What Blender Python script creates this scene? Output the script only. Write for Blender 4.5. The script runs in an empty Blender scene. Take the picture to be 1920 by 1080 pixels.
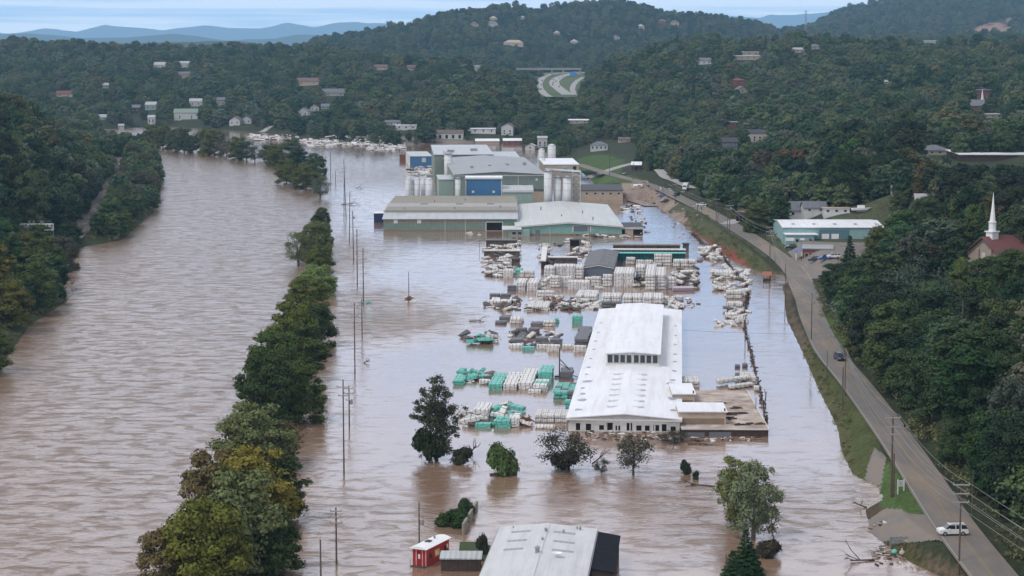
import bpy, math, random
import numpy as np
from mathutils import Vector, Matrix, Euler
HAZE = 0.000058
random.seed(7); rng = np.random.default_rng(7)
SC = bpy.context.scene; COL = SC.collection
# ---------------------------------------------------------------- camera
FPX = 3733.0; HC = 80.0; YH = 80.0
TH = math.atan((540 - YH) / FPX); CT, ST = math.cos(TH), math.sin(TH)
cd = bpy.data.cameras.new('camera'); cam = bpy.data.objects.new('camera', cd); COL.objects.link(cam)
cam.location = (0, 0, HC); cam.rotation_euler = (math.pi/2 - TH, 0, 0)
cd.sensor_width = 36; cd.lens = 36 * FPX / 1920; cd.clip_start = 1; cd.clip_end = 60000
SC.camera = cam
# ---------------------------------------------------------------- light
w = bpy.data.worlds.new('World'); SC.world = w; w.use_nodes = True
nt = w.node_tree; nt.nodes.clear(); N = nt.nodes.new; L = nt.links.new
SUN_EL, SUN_AZ = math.radians(54), math.radians(235)      # azimuth clockwise from +Y: behind the camera, to the left
out = N('ShaderNodeOutputWorld'); bg = N('ShaderNodeBackground'); bg.inputs[1].default_value = 0.1
sky = N('ShaderNodeTexSky'); sky.sky_type = 'NISHITA'; sky.sun_disc = False
sky.sun_elevation = SUN_EL; sky.sun_rotation = SUN_AZ; sky.air_density = 1.0; sky.dust_density = 1.5
tc = N('ShaderNodeTexCoord'); mp = N('ShaderNodeMapping'); mp.inputs['Scale'].default_value = (4.5, 4.5, 16.0)
L(tc.outputs['Generated'], mp.inputs[0])
n1 = N('ShaderNodeTexNoise'); n1.inputs['Scale'].default_value = 1.6; n1.inputs['Detail'].default_value = 6; n1.inputs['Roughness'].default_value = .55
L(mp.outputs[0], n1.inputs['Vector'])
cr = N('ShaderNodeValToRGB'); cr.color_ramp.elements[0].position = .48; cr.color_ramp.elements[0].color = (0.0,)*3+(1,)
cr.color_ramp.elements[1].position = .64; cr.color_ramp.elements[1].color = (1,)*3+(1,)
L(n1.outputs[0], cr.inputs[0])
# stratus near the horizon: thin level bands
mp2 = N('ShaderNodeMapping'); mp2.inputs['Scale'].default_value = (5, 5, 150); mp2.inputs['Location'].default_value = (.3, 0, .45)
L(tc.outputs['Generated'], mp2.inputs[0])
n2 = N('ShaderNodeTexNoise'); n2.inputs['Scale'].default_value = 1.0; n2.inputs['Detail'].default_value = 5; n2.inputs['Roughness'].default_value = .5
L(mp2.outputs[0], n2.inputs['Vector'])
cr2 = N('ShaderNodeValToRGB')
e = cr2.color_ramp.elements; e[0].position = .42; e[0].color = (7.2, 9.2, 11.8, 1); e[1].position = .55; e[1].color = (14.2, 14.1, 14.4, 1)
L(n2.outputs[0], cr2.inputs[0])
blue = N('ShaderNodeMix'); blue.data_type = 'RGBA'; blue.inputs[0].default_value = .7
L(sky.outputs[0], blue.inputs[6]); blue.inputs[7].default_value = (7.6, 11.2, 17.5, 1)
cl = N('ShaderNodeMix'); cl.data_type = 'RGBA'
wl = N('ShaderNodeMapRange'); wl.inputs[1].default_value = .02; wl.inputs[2].default_value = -.22; wl.inputs[3].default_value = 0; wl.inputs[4].default_value = .75   # unseen cloud added on the left to whiten the river's reflection
sx0 = N('ShaderNodeSeparateXYZ'); L(tc.outputs['Generated'], sx0.inputs[0]); L(sx0.outputs[0], wl.inputs[0])
wm_ = N('ShaderNodeMath'); wm_.operation = 'MAXIMUM'; L(cr.outputs[0], wm_.inputs[0]); L(wl.outputs[0], wm_.inputs[1]); hi = N('ShaderNodeMapRange'); hi.inputs[1].default_value = .13; hi.inputs[2].default_value = .24; hi.inputs[4].default_value = .85
L(sx0.outputs[2], hi.inputs[0]); wn_ = N('ShaderNodeMath'); wn_.operation = 'MAXIMUM'; L(wm_.outputs[0], wn_.inputs[0]); L(hi.outputs[0], wn_.inputs[1]); L(wn_.outputs[0], cl.inputs[0]); L(blue.outputs[2], cl.inputs[6]); cl.inputs[7].default_value = (15.4, 15.2, 16.2, 1)
sx = N('ShaderNodeSeparateXYZ'); L(tc.outputs['Generated'], sx.inputs[0])
mr = N('ShaderNodeMapRange'); mr.inputs[1].default_value = .02; mr.inputs[2].default_value = .07
L(sx.outputs[2], mr.inputs[0])
fin = N('ShaderNodeMix'); fin.data_type = 'RGBA'
L(mr.outputs[0], fin.inputs[0]); L(cr2.outputs[0], fin.inputs[6]); L(cl.outputs[2], fin.inputs[7])
zr = N('ShaderNodeMapRange'); zr.inputs[1].default_value = .28; zr.inputs[2].default_value = .6; zr.inputs[3].default_value = 1.1; zr.inputs[4].default_value = .38
L(sx.outputs[2], zr.inputs[0]); dim = N('ShaderNodeVectorMath'); dim.operation = 'SCALE'; L(fin.outputs[2], dim.inputs[0]); L(zr.outputs[0], dim.inputs['Scale'])
L(dim.outputs[0], bg.inputs[0]); L(bg.outputs[0], out.inputs[0])
sd = bpy.data.lights.new('sun', 'SUN'); sd.energy = 2.0; sd.angle = math.radians(18); sd.color = (1, .98, .95)
sun = bpy.data.objects.new('sun', sd); COL.objects.link(sun)
sdir = Vector((math.sin(SUN_AZ)*math.cos(SUN_EL), math.cos(SUN_AZ)*math.cos(SUN_EL), math.sin(SUN_EL)))
sun.rotation_euler = sdir.to_track_quat('Z', 'Y').to_euler(); sun.location = (0, 0, 400)
vs = SC.view_settings; vs.view_transform = 'Standard'; vs.look = 'None'; vs.gamma = 1; vs.exposure = 0.0
SC.cycles.use_denoising = True
SC.cycles.max_bounces = 6; SC.cycles.diffuse_bounces = 2; SC.cycles.glossy_bounces = 3; SC.cycles.transparent_max_bounces = 6
SC.cycles.volume_bounces = 0; SC.cycles.caustics_reflective = False; SC.cycles.caustics_refractive = False
# ---------------------------------------------------------------- helpers
def G(px, py, z=0.0):
    """the ground point at height z seen at this place of the 1920x1080 photograph"""
    dx = px - 960; v = 540 - py
    dy = FPX*CT + ST*v; dz = -FPX*ST + CT*v
    t = (HC - z)/-dz
    return Vector((dx*t, dy*t, z))
def Pd(px, py, D):
    dx = px - 960; v = 540 - py
    dy = FPX*CT + ST*v; dz = -FPX*ST + CT*v
    t = D/dy
    return Vector((dx*t, D, HC + dz*t))
def proj(X, Y, Z):
    zz = Z - HC
    f = Y*CT - zz*ST; u = Y*ST + zz*CT
    return 960 + FPX*X/f, 540 - FPX*u/f
def tag(o, label=None, cat=None, group=None, kind=None):
    if label: o['label'] = label
    if cat: o['category'] = cat
    if group: o['group'] = group
    if kind: o['kind'] = kind
    return o
def empty(name, loc, rz=0.0, label=None, cat=None, group=None):
    o = bpy.data.objects.new(name, None); COL.objects.link(o); o.location = loc; o.rotation_euler = (0, 0, rz)
    o.empty_display_size = .5
    return tag(o, label, cat, group)
class MB:
    def __init__(s): s.v = []; s.f = []; s.m = []
    def add(s, vs, fs, m=0):
        k = len(s.v); s.v += [tuple(p) for p in vs]; s.f += [tuple(i+k for i in f) for f in fs]; s.m += [m]*len(fs); return s
    def box(s, x0, y0, z0, x1, y1, z1, m=0):
        return s.add([(x0,y0,z0),(x1,y0,z0),(x1,y1,z0),(x0,y1,z0),(x0,y0,z1),(x1,y0,z1),(x1,y1,z1),(x0,y1,z1)],
                     [(0,3,2,1),(4,5,6,7),(0,1,5,4),(1,2,6,5),(2,3,7,6),(3,0,4,7)], m)
    def obox(s, c, sz, M, m=0):
        hx, hy, hz = sz[0]/2, sz[1]/2, sz[2]/2
        vs = [Vector(c) + M @ Vector(p) for p in [(-hx,-hy,-hz),(hx,-hy,-hz),(hx,hy,-hz),(-hx,hy,-hz),(-hx,-hy,hz),(hx,-hy,hz),(hx,hy,hz),(-hx,hy,hz)]]
        return s.add(vs, [(0,3,2,1),(4,5,6,7),(0,1,5,4),(1,2,6,5),(2,3,7,6),(3,0,4,7)], m)
    def prism(s, pts, z0, z1, m=0):
        n = len(pts)
        a = sum(pts[i][0]*pts[(i+1)%n][1]-pts[(i+1)%n][0]*pts[i][1] for i in range(n))
        if a < 0: pts = pts[::-1]
        vs = [(p[0],p[1],z0) for p in pts] + [(p[0],p[1],z1) for p in pts]
        return s.add(vs, [tuple(range(n))[::-1], tuple(range(n, 2*n))] + [(i,(i+1)%n,n+(i+1)%n,n+i) for i in range(n)], m)
    def profx(s, prof, x0, x1, m=0):
        """closed profile in the (y, z) plane extruded along x"""
        n = len(prof); vs = [(x0,a,b) for a,b in prof] + [(x1,a,b) for a,b in prof]
        return s.add(vs, [tuple(range(n))[::-1], tuple(range(n,2*n))] + [(i,(i+1)%n,n+(i+1)%n,n+i) for i in range(n)], m)
    def profy(s, prof, y0, y1, m=0):
        n = len(prof); vs = [(a,y0,b) for a,b in prof] + [(a,y1,b) for a,b in prof]
        return s.add(vs, [tuple(range(n)), tuple(range(n,2*n))[::-1]] + [(i,n+i,n+(i+1)%n,(i+1)%n) for i in range(n)], m)
    def tube(s, p0, p1, r0, r1=None, n=8, m=0):
        r1 = r0 if r1 is None else r1; p0, p1 = Vector(p0), Vector(p1); d = (p1-p0)
        if d.length < 1e-6: return s
        d.normalize(); a = d.orthogonal().normalized(); b = d.cross(a); vs = []
        for p, r in ((p0,r0),(p1,r1)):
            for i in range(n):
                t = 2*math.pi*i/n; vs.append(p + a*(r*math.cos(t)) + b*(r*math.sin(t)))
        return s.add(vs, [tuple(range(n))[::-1], tuple(range(n,2*n))] + [(i,(i+1)%n,n+(i+1)%n,n+i) for i in range(n)], m)
    def poly(s, pts, r, n=6, m=0):
        for a, b in zip(pts[:-1], pts[1:]): s.tube(a, b, r, r, n, m)
        return s
    def lathe(s, prof, c=(0,0), n=20, m=0):
        vs = []
        for r, z in prof:
            for i in range(n):
                t = 2*math.pi*i/n; vs.append((c[0]+r*math.cos(t), c[1]+r*math.sin(t), z))
        k = len(prof)
        fs = [(j*n+i, j*n+(i+1)%n, (j+1)*n+(i+1)%n, (j+1)*n+i) for j in range(k-1) for i in range(n)]
        fs += [tuple(range(n))[::-1], tuple(range((k-1)*n, k*n))]
        return s.add(vs, fs, m)
    def build(s, name, mats, parent=None, smooth=False, loc=None, rz=0):
        me = bpy.data.meshes.new(name); me.from_pydata(s.v, [], s.f)
        if not isinstance(mats, (list, tuple)): mats = [mats]
        for m in mats: me.materials.append(m)
        if any(s.m): me.polygons.foreach_set('material_index', s.m)
        if smooth: me.polygons.foreach_set('use_smooth', [True]*len(s.f))
        me.update()
        o = bpy.data.objects.new(name, me); COL.objects.link(o)
        if parent: o.parent = parent
        if loc is not None: o.location = loc
        if rz: o.rotation_euler = (0, 0, rz)
        return o
def np_mesh(name, V, F, mats, parent=None, smooth=False, link=True, midx=None):
    """V (n,3), F (m,k) numpy"""
    me = bpy.data.meshes.new(name); k = F.shape[1]
    me.vertices.add(len(V)); me.vertices.foreach_set('co', np.ascontiguousarray(V, dtype=np.float32).ravel())
    me.loops.add(F.size); me.loops.foreach_set('vertex_index', np.ascontiguousarray(F, dtype=np.int32).ravel())
    me.polygons.add(len(F)); me.polygons.foreach_set('loop_start', np.arange(0, F.size, k, dtype=np.int32))
    me.polygons.foreach_set('loop_total', np.full(len(F), k, dtype=np.int32))
    for m in (mats if isinstance(mats, (list, tuple)) else [mats]): me.materials.append(m)
    if midx is not None: me.polygons.foreach_set('material_index', np.asarray(midx, dtype=np.int32))
    if smooth: me.polygons.foreach_set('use_smooth', np.ones(len(F), dtype=bool))
    me.update(calc_edges=True); me.validate()
    o = bpy.data.objects.new(name, me)
    if link: COL.objects.link(o)
    if parent: o.parent = parent
    return o
# ---------------------------------------------------------------- materials
def lin(r, g, b): return tuple(((c/255)/12.92 if c/255 <= .04045 else ((c/255+.055)/1.055)**2.4) for c in (r, g, b))
def pm(name, col, rough=.85, spec=.25, n=None, bump=None, wave=None, col2=None, amt=.5, metal=0.0, coord='Object', dirt=None):
    """principled with a noise between col and col2, optional bump and corrugation (axis, pitch in m, strength), dirt streaks"""
    m = bpy.data.materials.new(name); m.use_nodes = True; t = m.node_tree; b = t.nodes['Principled BSDF']
    b.inputs['Roughness'].default_value = rough; b.inputs['Specular IOR Level'].default_value = spec; b.inputs['Metallic'].default_value = metal
    col = tuple(col)[:3]
    tc = t.nodes.new('ShaderNodeTexCoord'); src = tc.outputs[coord]
    last = None
    if n:
        a = t.nodes.new('ShaderNodeTexNoise'); a.inputs['Scale'].default_value = n; a.inputs['Detail'].default_value = 6; a.inputs['Roughness'].default_value = .65
        t.links.new(src, a.inputs['Vector'])
        r = t.nodes.new('ShaderNodeMapRange'); r.inputs[1].default_value = .35; r.inputs[2].default_value = .65; r.inputs[4].default_value = amt
        t.links.new(a.outputs[0], r.inputs[0])
        mx = t.nodes.new('ShaderNodeMix'); mx.data_type = 'RGBA'; mx.inputs[6].default_value = col+(1,)
        mx.inputs[7].default_value = (tuple(col2) if col2 else tuple(c*.6 for c in col))[:3]+(1,)
        t.links.new(r.outputs[0], mx.inputs[0]); last = mx.outputs[2]
    if dirt:
        mpd = t.nodes.new('ShaderNodeMapping'); mpd.inputs['Scale'].default_value = dirt[1]
        t.links.new(src, mpd.inputs[0])
        a = t.nodes.new('ShaderNodeTexNoise'); a.inputs['Scale'].default_value = 1; a.inputs['Detail'].default_value = 8; a.inputs['Roughness'].default_value = .7
        t.links.new(mpd.outputs[0], a.inputs['Vector'])
        r = t.nodes.new('ShaderNodeMapRange'); r.inputs[1].default_value = .45; r.inputs[2].default_value = .75; r.inputs[4].default_value = dirt[2]
        t.links.new(a.outputs[0], r.inputs[0])
        mx = t.nodes.new('ShaderNodeMix'); mx.data_type = 'RGBA'
        if last: t.links.new(last, mx.inputs[6])
        else: mx.inputs[6].default_value = col+(1,)
        mx.inputs[7].default_value = tuple(dirt[0])[:3]+(1,)
        t.links.new(r.outputs[0], mx.inputs[0]); last = mx.outputs[2]
    if last: t.links.new(last, b.inputs['Base Color'])
    else: b.inputs['Base Color'].default_value = col+(1,)
    nrm = None
    if wave:
        wv = t.nodes.new('ShaderNodeTexWave'); wv.wave_type = 'BANDS'; wv.bands_direction = wave[0]; wv.inputs['Scale'].default_value = .314/wave[1]*1.0
        t.links.new(src, wv.inputs['Vector'])
        bp = t.nodes.new('ShaderNodeBump'); bp.inputs['Strength'].default_value = wave[2]; bp.inputs['Distance'].default_value = wave[1]*.3
        t.links.new(wv.outputs[1], bp.inputs['Height']); nrm = bp.outputs[0]
    if bump:
        a = t.nodes.new('ShaderNodeTexNoise'); a.inputs['Scale'].default_value = bump[0]; a.inputs['Detail'].default_value = 5
        t.links.new(src, a.inputs['Vector'])
        bp = t.nodes.new('ShaderNodeBump'); bp.inputs['Strength'].default_value = bump[1]; bp.inputs['Distance'].default_value = bump[2] if len(bump) > 2 else .1
        t.links.new(a.outputs[0], bp.inputs['Height'])
        if nrm: t.links.new(nrm, bp.inputs['Normal'])
        nrm = bp.outputs[0]
    if nrm: t.links.new(nrm, b.inputs['Normal'])
    return m
MUD = (.20, .13, .09)
M = {}
M['white_roof'] = pm('white_roof', (.78,.79,.82), .55, .3, n=.12, col2=(.68,.69,.72), amt=.6, wave=('X', .6, .08), dirt=((.5,.48,.46), (.7,.05,.4), .55))
M['white_wall'] = pm('white_wall', (.66,.66,.65), .7, n=.4, col2=(.5,.48,.44), dirt=((.25,.18,.13), (.5,.5,1.2), .5))
M['white_paint'] = pm('white_paint', (.78,.78,.77), .5, n=1.2, col2=(.66,.65,.62))
M['silo_white'] = pm('silo_white', (.60,.62,.63), .5, n=.5, col2=(.58,.58,.57), dirt=((.42,.34,.26), (1.6,1.6,.12), .6))
M['grey_roof'] = pm('grey_roof', (.30,.31,.32), .55, .35, n=.08, col2=(.22,.225,.235), wave=('X', .8, .35), dirt=((.42,.40,.38), (.05,.3,.2), .5))
M['pale_roof'] = pm('pale_roof', (.50,.51,.50), .5, .35, n=.08, col2=(.40,.41,.40), wave=('X', .8, .35), dirt=((.62,.62,.60), (.5,.03,.2), .6))
M['beige_roof'] = pm('beige_roof', (.33,.325,.315), .6, .3, n=.1, col2=(.26,.255,.25), wave=('X', .8, .35), dirt=((.5,.47,.44), (.5,.05,.2), .4))
M['zinc_roof'] = pm('zinc_roof', (.42,.45,.46), .42, .4, n=.15, col2=(.33,.35,.36), wave=('X', .8, .4), dirt=((.25,.2,.16), (.6,.05,.2), .5))
M['fore_roof'] = pm('fore_roof', (.56,.565,.57), .6, .25, n=.25, col2=(.48,.48,.485), wave=('X', .6, .06), dirt=((.30,.27,.25), (.9,.07,.3), .45))
M['dark_roof'] = pm('dark_roof', (.05,.052,.058), .7, n=.6, col2=(.09,.09,.095))
M['black_roof'] = pm('black_roof', (.010,.011,.016), .9, .06, n=.5, col2=(.022,.024,.03), wave=('Y', .5, .3))
M['brown_roof'] = pm('brown_roof', (.13,.09,.08), .85, n=.6, col2=(.2,.15,.13))
M['slate_roof'] = pm('slate_roof', (.16,.17,.19), .8, n=.5, col2=(.10,.105,.12), bump=(2,.4))
M['shed_roof'] = pm('shed_roof', (.135,.14,.15), .65, n=.4, col2=(.10,.10,.105), wave=('X', .7, .4), dirt=((.2,.17,.14), (.5,.5,.5), .4))
M['shed_wall'] = pm('shed_wall', (.115,.135,.17), .6, n=.4, col2=(.15,.165,.19), wave=('X', .6, .35))
M['red_roof'] = pm('red_roof', (.18,.075,.07), .7, .2, n=.5, col2=(.145,.062,.057), wave=('X', .5, .5))
M['green_wall'] = pm('green_wall', (.17,.26,.21), .6, n=.3, col2=(.13,.20,.17), wave=('X', .7, .4), dirt=((.3,.29,.22), (.3,.3,.8), .45))
M['teal_wall'] = pm('teal_wall', (.22,.40,.35), .6, n=.3, col2=(.17,.31,.27), wave=('X', .7, .4), dirt=((.10,.12,.11), (.25,.25,1.0), .35))
M['sage_wall'] = pm('sage_wall', (.21,.26,.22), .65, n=.3, col2=(.17,.21,.18), wave=('X', .8, .4))
M['mint_wall'] = pm('mint_wall', (.30,.40,.35), .6, n=.3, col2=(.25,.34,.29), wave=('X', .7, .4))
M['khaki_wall'] = pm('khaki_wall', (.28,.255,.20), .7, n=.4, col2=(.2,.185,.15), wave=('X', .7, .4))
M['store_wall'] = pm('store_wall', (.26,.41,.41), .6, n=.4, col2=(.21,.34,.34), wave=('X', .5, .4), dirt=((.2,.25,.24), (.4,.4,.6), .4))
M['blue_wall'] = pm('blue_wall', (.06,.17,.32), .6, .25, n=.3, col2=(.05,.14,.27), wave=('X', .7, .45))
M['beige_wall'] = pm('beige_wall', (.47,.38,.29), .8, n=.5, col2=(.38,.30,.23), dirt=((.2,.13,.09), (.5,.5,.9), .5))
M['inset_wall'] = pm('inset_wall', (.25,.18,.13), .8, n=.5, col2=(.17,.12,.085))
M['mud_roof'] = pm('mud_roof', (.47,.37,.29), .9, n=.22, col2=(.20,.15,.12), amt=1.0, bump=(1.2,.5,.15), dirt=((.64,.61,.60), (.16,.34,.3), 1.0))
M['dark_wall'] = pm('dark_wall', (.05,.035,.03), .9, n=1, col2=(.12,.075,.055))
M['tan_wall'] = pm('tan_wall', (.42,.37,.29), .8, n=.6, col2=(.33,.28,.22), bump=(2,.3), dirt=((.25,.17,.12), (.4,.4,1.2), .5))
M['church_wall'] = pm('church_wall', (.38,.31,.25), .85, n=.8, col2=(.32,.26,.21), bump=(5,.3,.03))
M['brick'] = pm('brick', (.17,.06,.045), .9, n=1.2, col2=(.24,.11,.08), bump=(6,.4,.03))
M['house_white'] = pm('house_white', (.50,.50,.48), .8, n=.5, col2=(.40,.39,.37)); M['house_cream'] = pm('house_cream', (.42,.38,.32), .8, n=.5, col2=(.34,.31,.27)); M['house_roof'] = pm('house_roof', (.40,.40,.40), .7, n=.5, col2=(.30,.30,.30))
M['glass'] = pm('glass', (.02,.025,.03), .15, .6)
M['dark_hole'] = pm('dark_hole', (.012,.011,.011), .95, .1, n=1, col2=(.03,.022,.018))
M['trim'] = pm('trim', (.62,.61,.58), .6, n=1, col2=(.5,.48,.44))
M['dark_trim'] = pm('dark_trim', (.06,.055,.05), .7, n=1, col2=(.1,.09,.08))
M['metal'] = pm('metal', (.30,.30,.30), .5, .4, n=2, col2=(.22,.22,.22), metal=.3)
M['rust'] = pm('rust', (.22,.09,.05), .9, n=1.5, col2=(.12,.06,.04), bump=(3,.4))
M['pole_wood'] = pm('pole_wood', (.10,.075,.06), .95, n=2, col2=(.16,.13,.11))
M['crossarm'] = pm('crossarm', (.30,.27,.24), .9, n=2, col2=(.38,.36,.33))
M['cable'] = pm('cable', (.20,.20,.20), .6)
M['bark'] = pm('bark', (.09,.07,.055), .95, .1, n=1.5, col2=(.15,.13,.11), bump=(3,.5))
M['dead_bark'] = pm('dead_bark', (.30,.27,.24), .95, .1, n=1.5, col2=(.42,.39,.35))
M['driftwood'] = pm('driftwood', (.06,.042,.033), .95, .1, n=1.5, col2=(.14,.10,.08))
M['red_paint'] = pm('red_paint', (.40,.022,.02), .5, .4, n=.8, col2=(.27,.02,.018))
M['wrap_white'] = pm('wrap_white', (.70,.69,.67), .5, .35, n=.9, col2=(.56,.54,.51), bump=(1.6,.35,.15), dirt=((.28,.2,.14), (.7,.7,1.5), .5))
M['wrap_mint'] = pm('wrap_mint', (.10,.46,.38), .45, .4, n=.9, col2=(.08,.37,.31), bump=(1.6,.35,.15), dirt=((.3,.5,.45), (.7,.7,1.5), .5))
M['wrap_grey'] = pm('wrap_grey', (.13,.135,.155), .55, .35, n=.9, col2=(.09,.088,.09), bump=(1.6,.35,.15), dirt=((.25,.2,.16), (.7,.7,1.5), .4))
M['wrap_brown'] = pm('wrap_brown', (.12,.10,.085), .85, .2, n=1.4, col2=(.07,.055,.045), bump=(1.6,.5,.15), dirt=((.35,.3,.26), (.7,.7,.5), .4))
M['strap'] = pm('strap', (.16,.15,.14), .6)
# ---------------------------------------------------------------- the lie of the land
WATER_PX = [(-200,800),(0,690),(55,610),(125,565),(112,505),(150,464),(228,450),(288,398),(303,345),(292,300),(240,284),(196,266),(183,243),
            (300,237),(420,243),(520,250),(575,258),(640,266),(700,270),(750,276),(790,270),(960,268),(1065,300),(1100,335),(1165,378),(1215,374),
            (1290,428),(1370,485),(1432,513),(1462,513),(1484,522),(1468,535),(1476,600),(1505,660),(1540,740),(1570,800),(1580,850),(1600,890),(1648,912),
            (1655,948),(1622,953),(1635,1000),(1700,1050),(1775,1085),(1850,1160)]
WPOLY = np.array([[*G(x, y, 0).xy] for x, y in WATER_PX] + [[75, 180], [78, -150], [-420, -150], [-160, 300]])
ROADC = [(1083,308,4.5),(1123,320,4.5),(1165,313+19,4.5),(1200,341,4.6),(1247,357,4.8),(1278,373,5.0),(1328,397,5.0),(1375,424,4.4),(1426,456,3.0),(1462,481,1.6),
         (1486,505,.7),(1504,530,.22),(1511,552,.25),(1521,590,1.7),(1553,660,3.0),(1605,720,3.2),(1679,820,3.2),(1743,915,3.2),(1787,987,3.1),(1852,1067,3.1),(1960,1200,3.1),(2300,1600,3.1)]
ROAD = np.array([[*G(x, y, z)] for x, y, z in ROADC])
RAIL = np.array([[*G(x, y, 3.2)] for x, y in [(-900,1500),(-60,640),(60,505),(140,442),(178,395),(207,350),(219,322),(223,300),(215,280)]])
def densify(P, step):
    out = []
    for a, b in zip(P[:-1], P[1:]):
        n = max(1, int(np.linalg.norm(b-a)/step)); out += [a + (b-a)*i/n for i in range(n)]
    return np.array(out + [P[-1]])
def smooth(P, k=5, it=3):
    P = P.copy()
    for _ in range(it):
        Q = P.copy(); Q[1:-1] = (P[:-2] + 2*P[1:-1] + P[2:])/4; P = Q
    return P
ROADS = smooth(densify(ROAD, 6.0), it=8); RAILS = smooth(densify(RAIL, 8.0), it=10)
def seg_dist(X, Y, P):
    """distance to polyline P and the z of the nearest point"""
    best = np.full(X.shape, 1e9); zz = np.zeros(X.shape); sd = np.zeros(X.shape)
    for a, b in zip(P[:-1], P[1:]):
        d = b[:2]-a[:2]; l2 = d@d + 1e-9
        t = np.clip(((X-a[0])*d[0] + (Y-a[1])*d[1])/l2, 0, 1)
        ex = X-a[0]-t*d[0]; ey = Y-a[1]-t*d[1]; q = ex*ex + ey*ey
        m = q < best; best = np.where(m, q, best)
        if len(a) > 2: zz = np.where(m, a[2]+t*(b[2]-a[2]), zz)
        sd = np.where(m, np.sign(d[0]*ey - d[1]*ex), sd)
    return np.sqrt(best), zz, sd
def inside(X, Y, P):
    r = np.zeros(X.shape, bool); n = len(P)
    for i in range(n):
        x0, y0 = P[i]; x1, y1 = P[(i+1) % n]
        if y0 == y1: continue
        c = ((y0 > Y) != (y1 > Y)) & (X < (x1-x0)*(Y-y0)/(y1-y0)+x0)
        r ^= c
    return r
def water_sd(X, Y):
    d, _, _ = seg_dist(X, Y, np.vstack([WPOLY, WPOLY[:1]]))
    return np.where(inside(X, Y, WPOLY), -d, d)
# terrain profiles: for a direction (px of the photograph), (distance, height) pairs
PROF = {
 -700: [(0,40),(600,40),(1300,40),(1900,20),(2900,75),(3500,60),(5000,40),(9000,40)],
 0:    [(0,6),(700,6),(1400,4),(1900,3),(2150,18),(2900,68),(3300,40),(5000,20),(6500,20),(7200,88),(8000,40),(9500,0)],
 250:  [(0,5),(1400,3),(1880,3),(2150,18),(2850,66),(3300,35),(5000,20),(6500,20),(7200,76),(8000,40),(9500,0)],
 450:  [(0,4),(1400,2),(1860,3),(2150,16),(2850,63),(3300,35),(5500,20),(6800,80),(7600,76),(9500,0)],
 640:  [(0,4),(1500,2),(1700,4),(2050,18),(2650,58),(3200,40),(3600,60),(4200,86),(5500,30),(9500,0)],
 750:  [(0,4),(1500,2),(1650,6),(1950,18),(2500,52),(3000,34),(3500,60),(4100,106),(4800,60),(9500,0)],
 860:  [(0,3),(1400,2),(1580,7),(1850,18),(2350,50),(2800,30),(3400,60),(4100,134),(4800,80),(9500,0)],
 950:  [(0,3),(1350,2),(1520,8),(1800,18),(2150,34),(2600,20),(3400,50),(4200,145),(4900,90),(9500,0)],
 1015: [(0,3),(1250,2),(1450,8),(1800,14),(2050,19),(2500,12),(2800,18),(3100,22),(3500,40),(4250,140),(5000,90),(9500,0)],
 1060: [(0,3),(1200,2),(1400,8),(1750,12),(2000,16),(2400,10),(2800,18),(3100,22),(3500,40),(4250,148),(5000,95),(9500,0)],
 1110: [(0,3),(1150,3),(1350,9),(1700,16),(2100,30),(2600,30),(3100,30),(3600,50),(4300,158),(5000,110),(9500,0)],
 1160: [(0,3),(1100,4),(1300,9),(1650,20),(2100,46),(2500,52),(3000,40),(3600,60),(4350,164),(5000,110),(9500,0)],
 1280: [(0,3),(1000,5),(1250,9),(1600,26),(2000,56),(2350,72),(2900,50),(3700,60),(4450,138),(5200,90),(9500,0)],
 1400: [(0,3),(850,5),(1200,12),(1600,34),(1950,56),(2250,70),(2800,50),(3800,60),(4600,118),(5500,70),(9500,0)],
 1480: [(0,3),(720,5),(1150,14),(1600,38),(1950,58),(2250,72),(2800,50),(4600,90),(6000,112),(7000,80),(9500,0)],
 1600: [(0,4),(560,5),(700,12),(1000,18),(1500,34),(1950,58),(2200,72),(2800,50),(4500,80),(6000,180),(7000,160),(9500,0)],
 1700: [(0,4),(400,5),(520,12),(700,18),(950,22),(1500,34),(1950,60),(2200,70),(2800,50),(4500,90),(6000,218),(7500,250),(9500,0)],
 1850: [(0,4),(330,5),(420,12),(560,16),(930,23),(1500,32),(1950,56),(2200,68),(2800,50),(4500,100),(6000,240),(7500,330),(9500,0)],
 2000: [(0,4),(320,6),(420,18),(560,20),(930,30),(1500,34),(1950,58),(2200,68),(2800,50),(4500,110),(6000,250),(7500,330),(9500,0)],
 2600: [(0,4),(260,6),(360,20),(560,28),(930,40),(1500,45),(2200,68),(4500,110),(6000,250),(7500,300),(9500,0)],
}
PK = sorted(PROF)
def vnoise(X, Y, s, seed=0):
    """smooth value noise on numpy arrays"""
    xs, ys = X/s, Y/s; xi, yi = np.floor(xs), np.floor(ys); fx, fy = xs-xi, ys-yi
    fx = fx*fx*(3-2*fx); fy = fy*fy*(3-2*fy)
    def h(a, b):
        q = np.sin(a*127.1 + b*311.7 + seed*74.7)*43758.5453; return q - np.floor(q)
    return (h(xi,yi)*(1-fx)+h(xi+1,yi)*fx)*(1-fy) + (h(xi,yi+1)*(1-fx)+h(xi+1,yi+1)*fx)*fy
PADS = [(91, 700, 150, 790, 5.2), (98, 655, 120, 690, 2.6), (126, 545, 165, 600, 14.5)]      # levelled building plots
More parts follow.
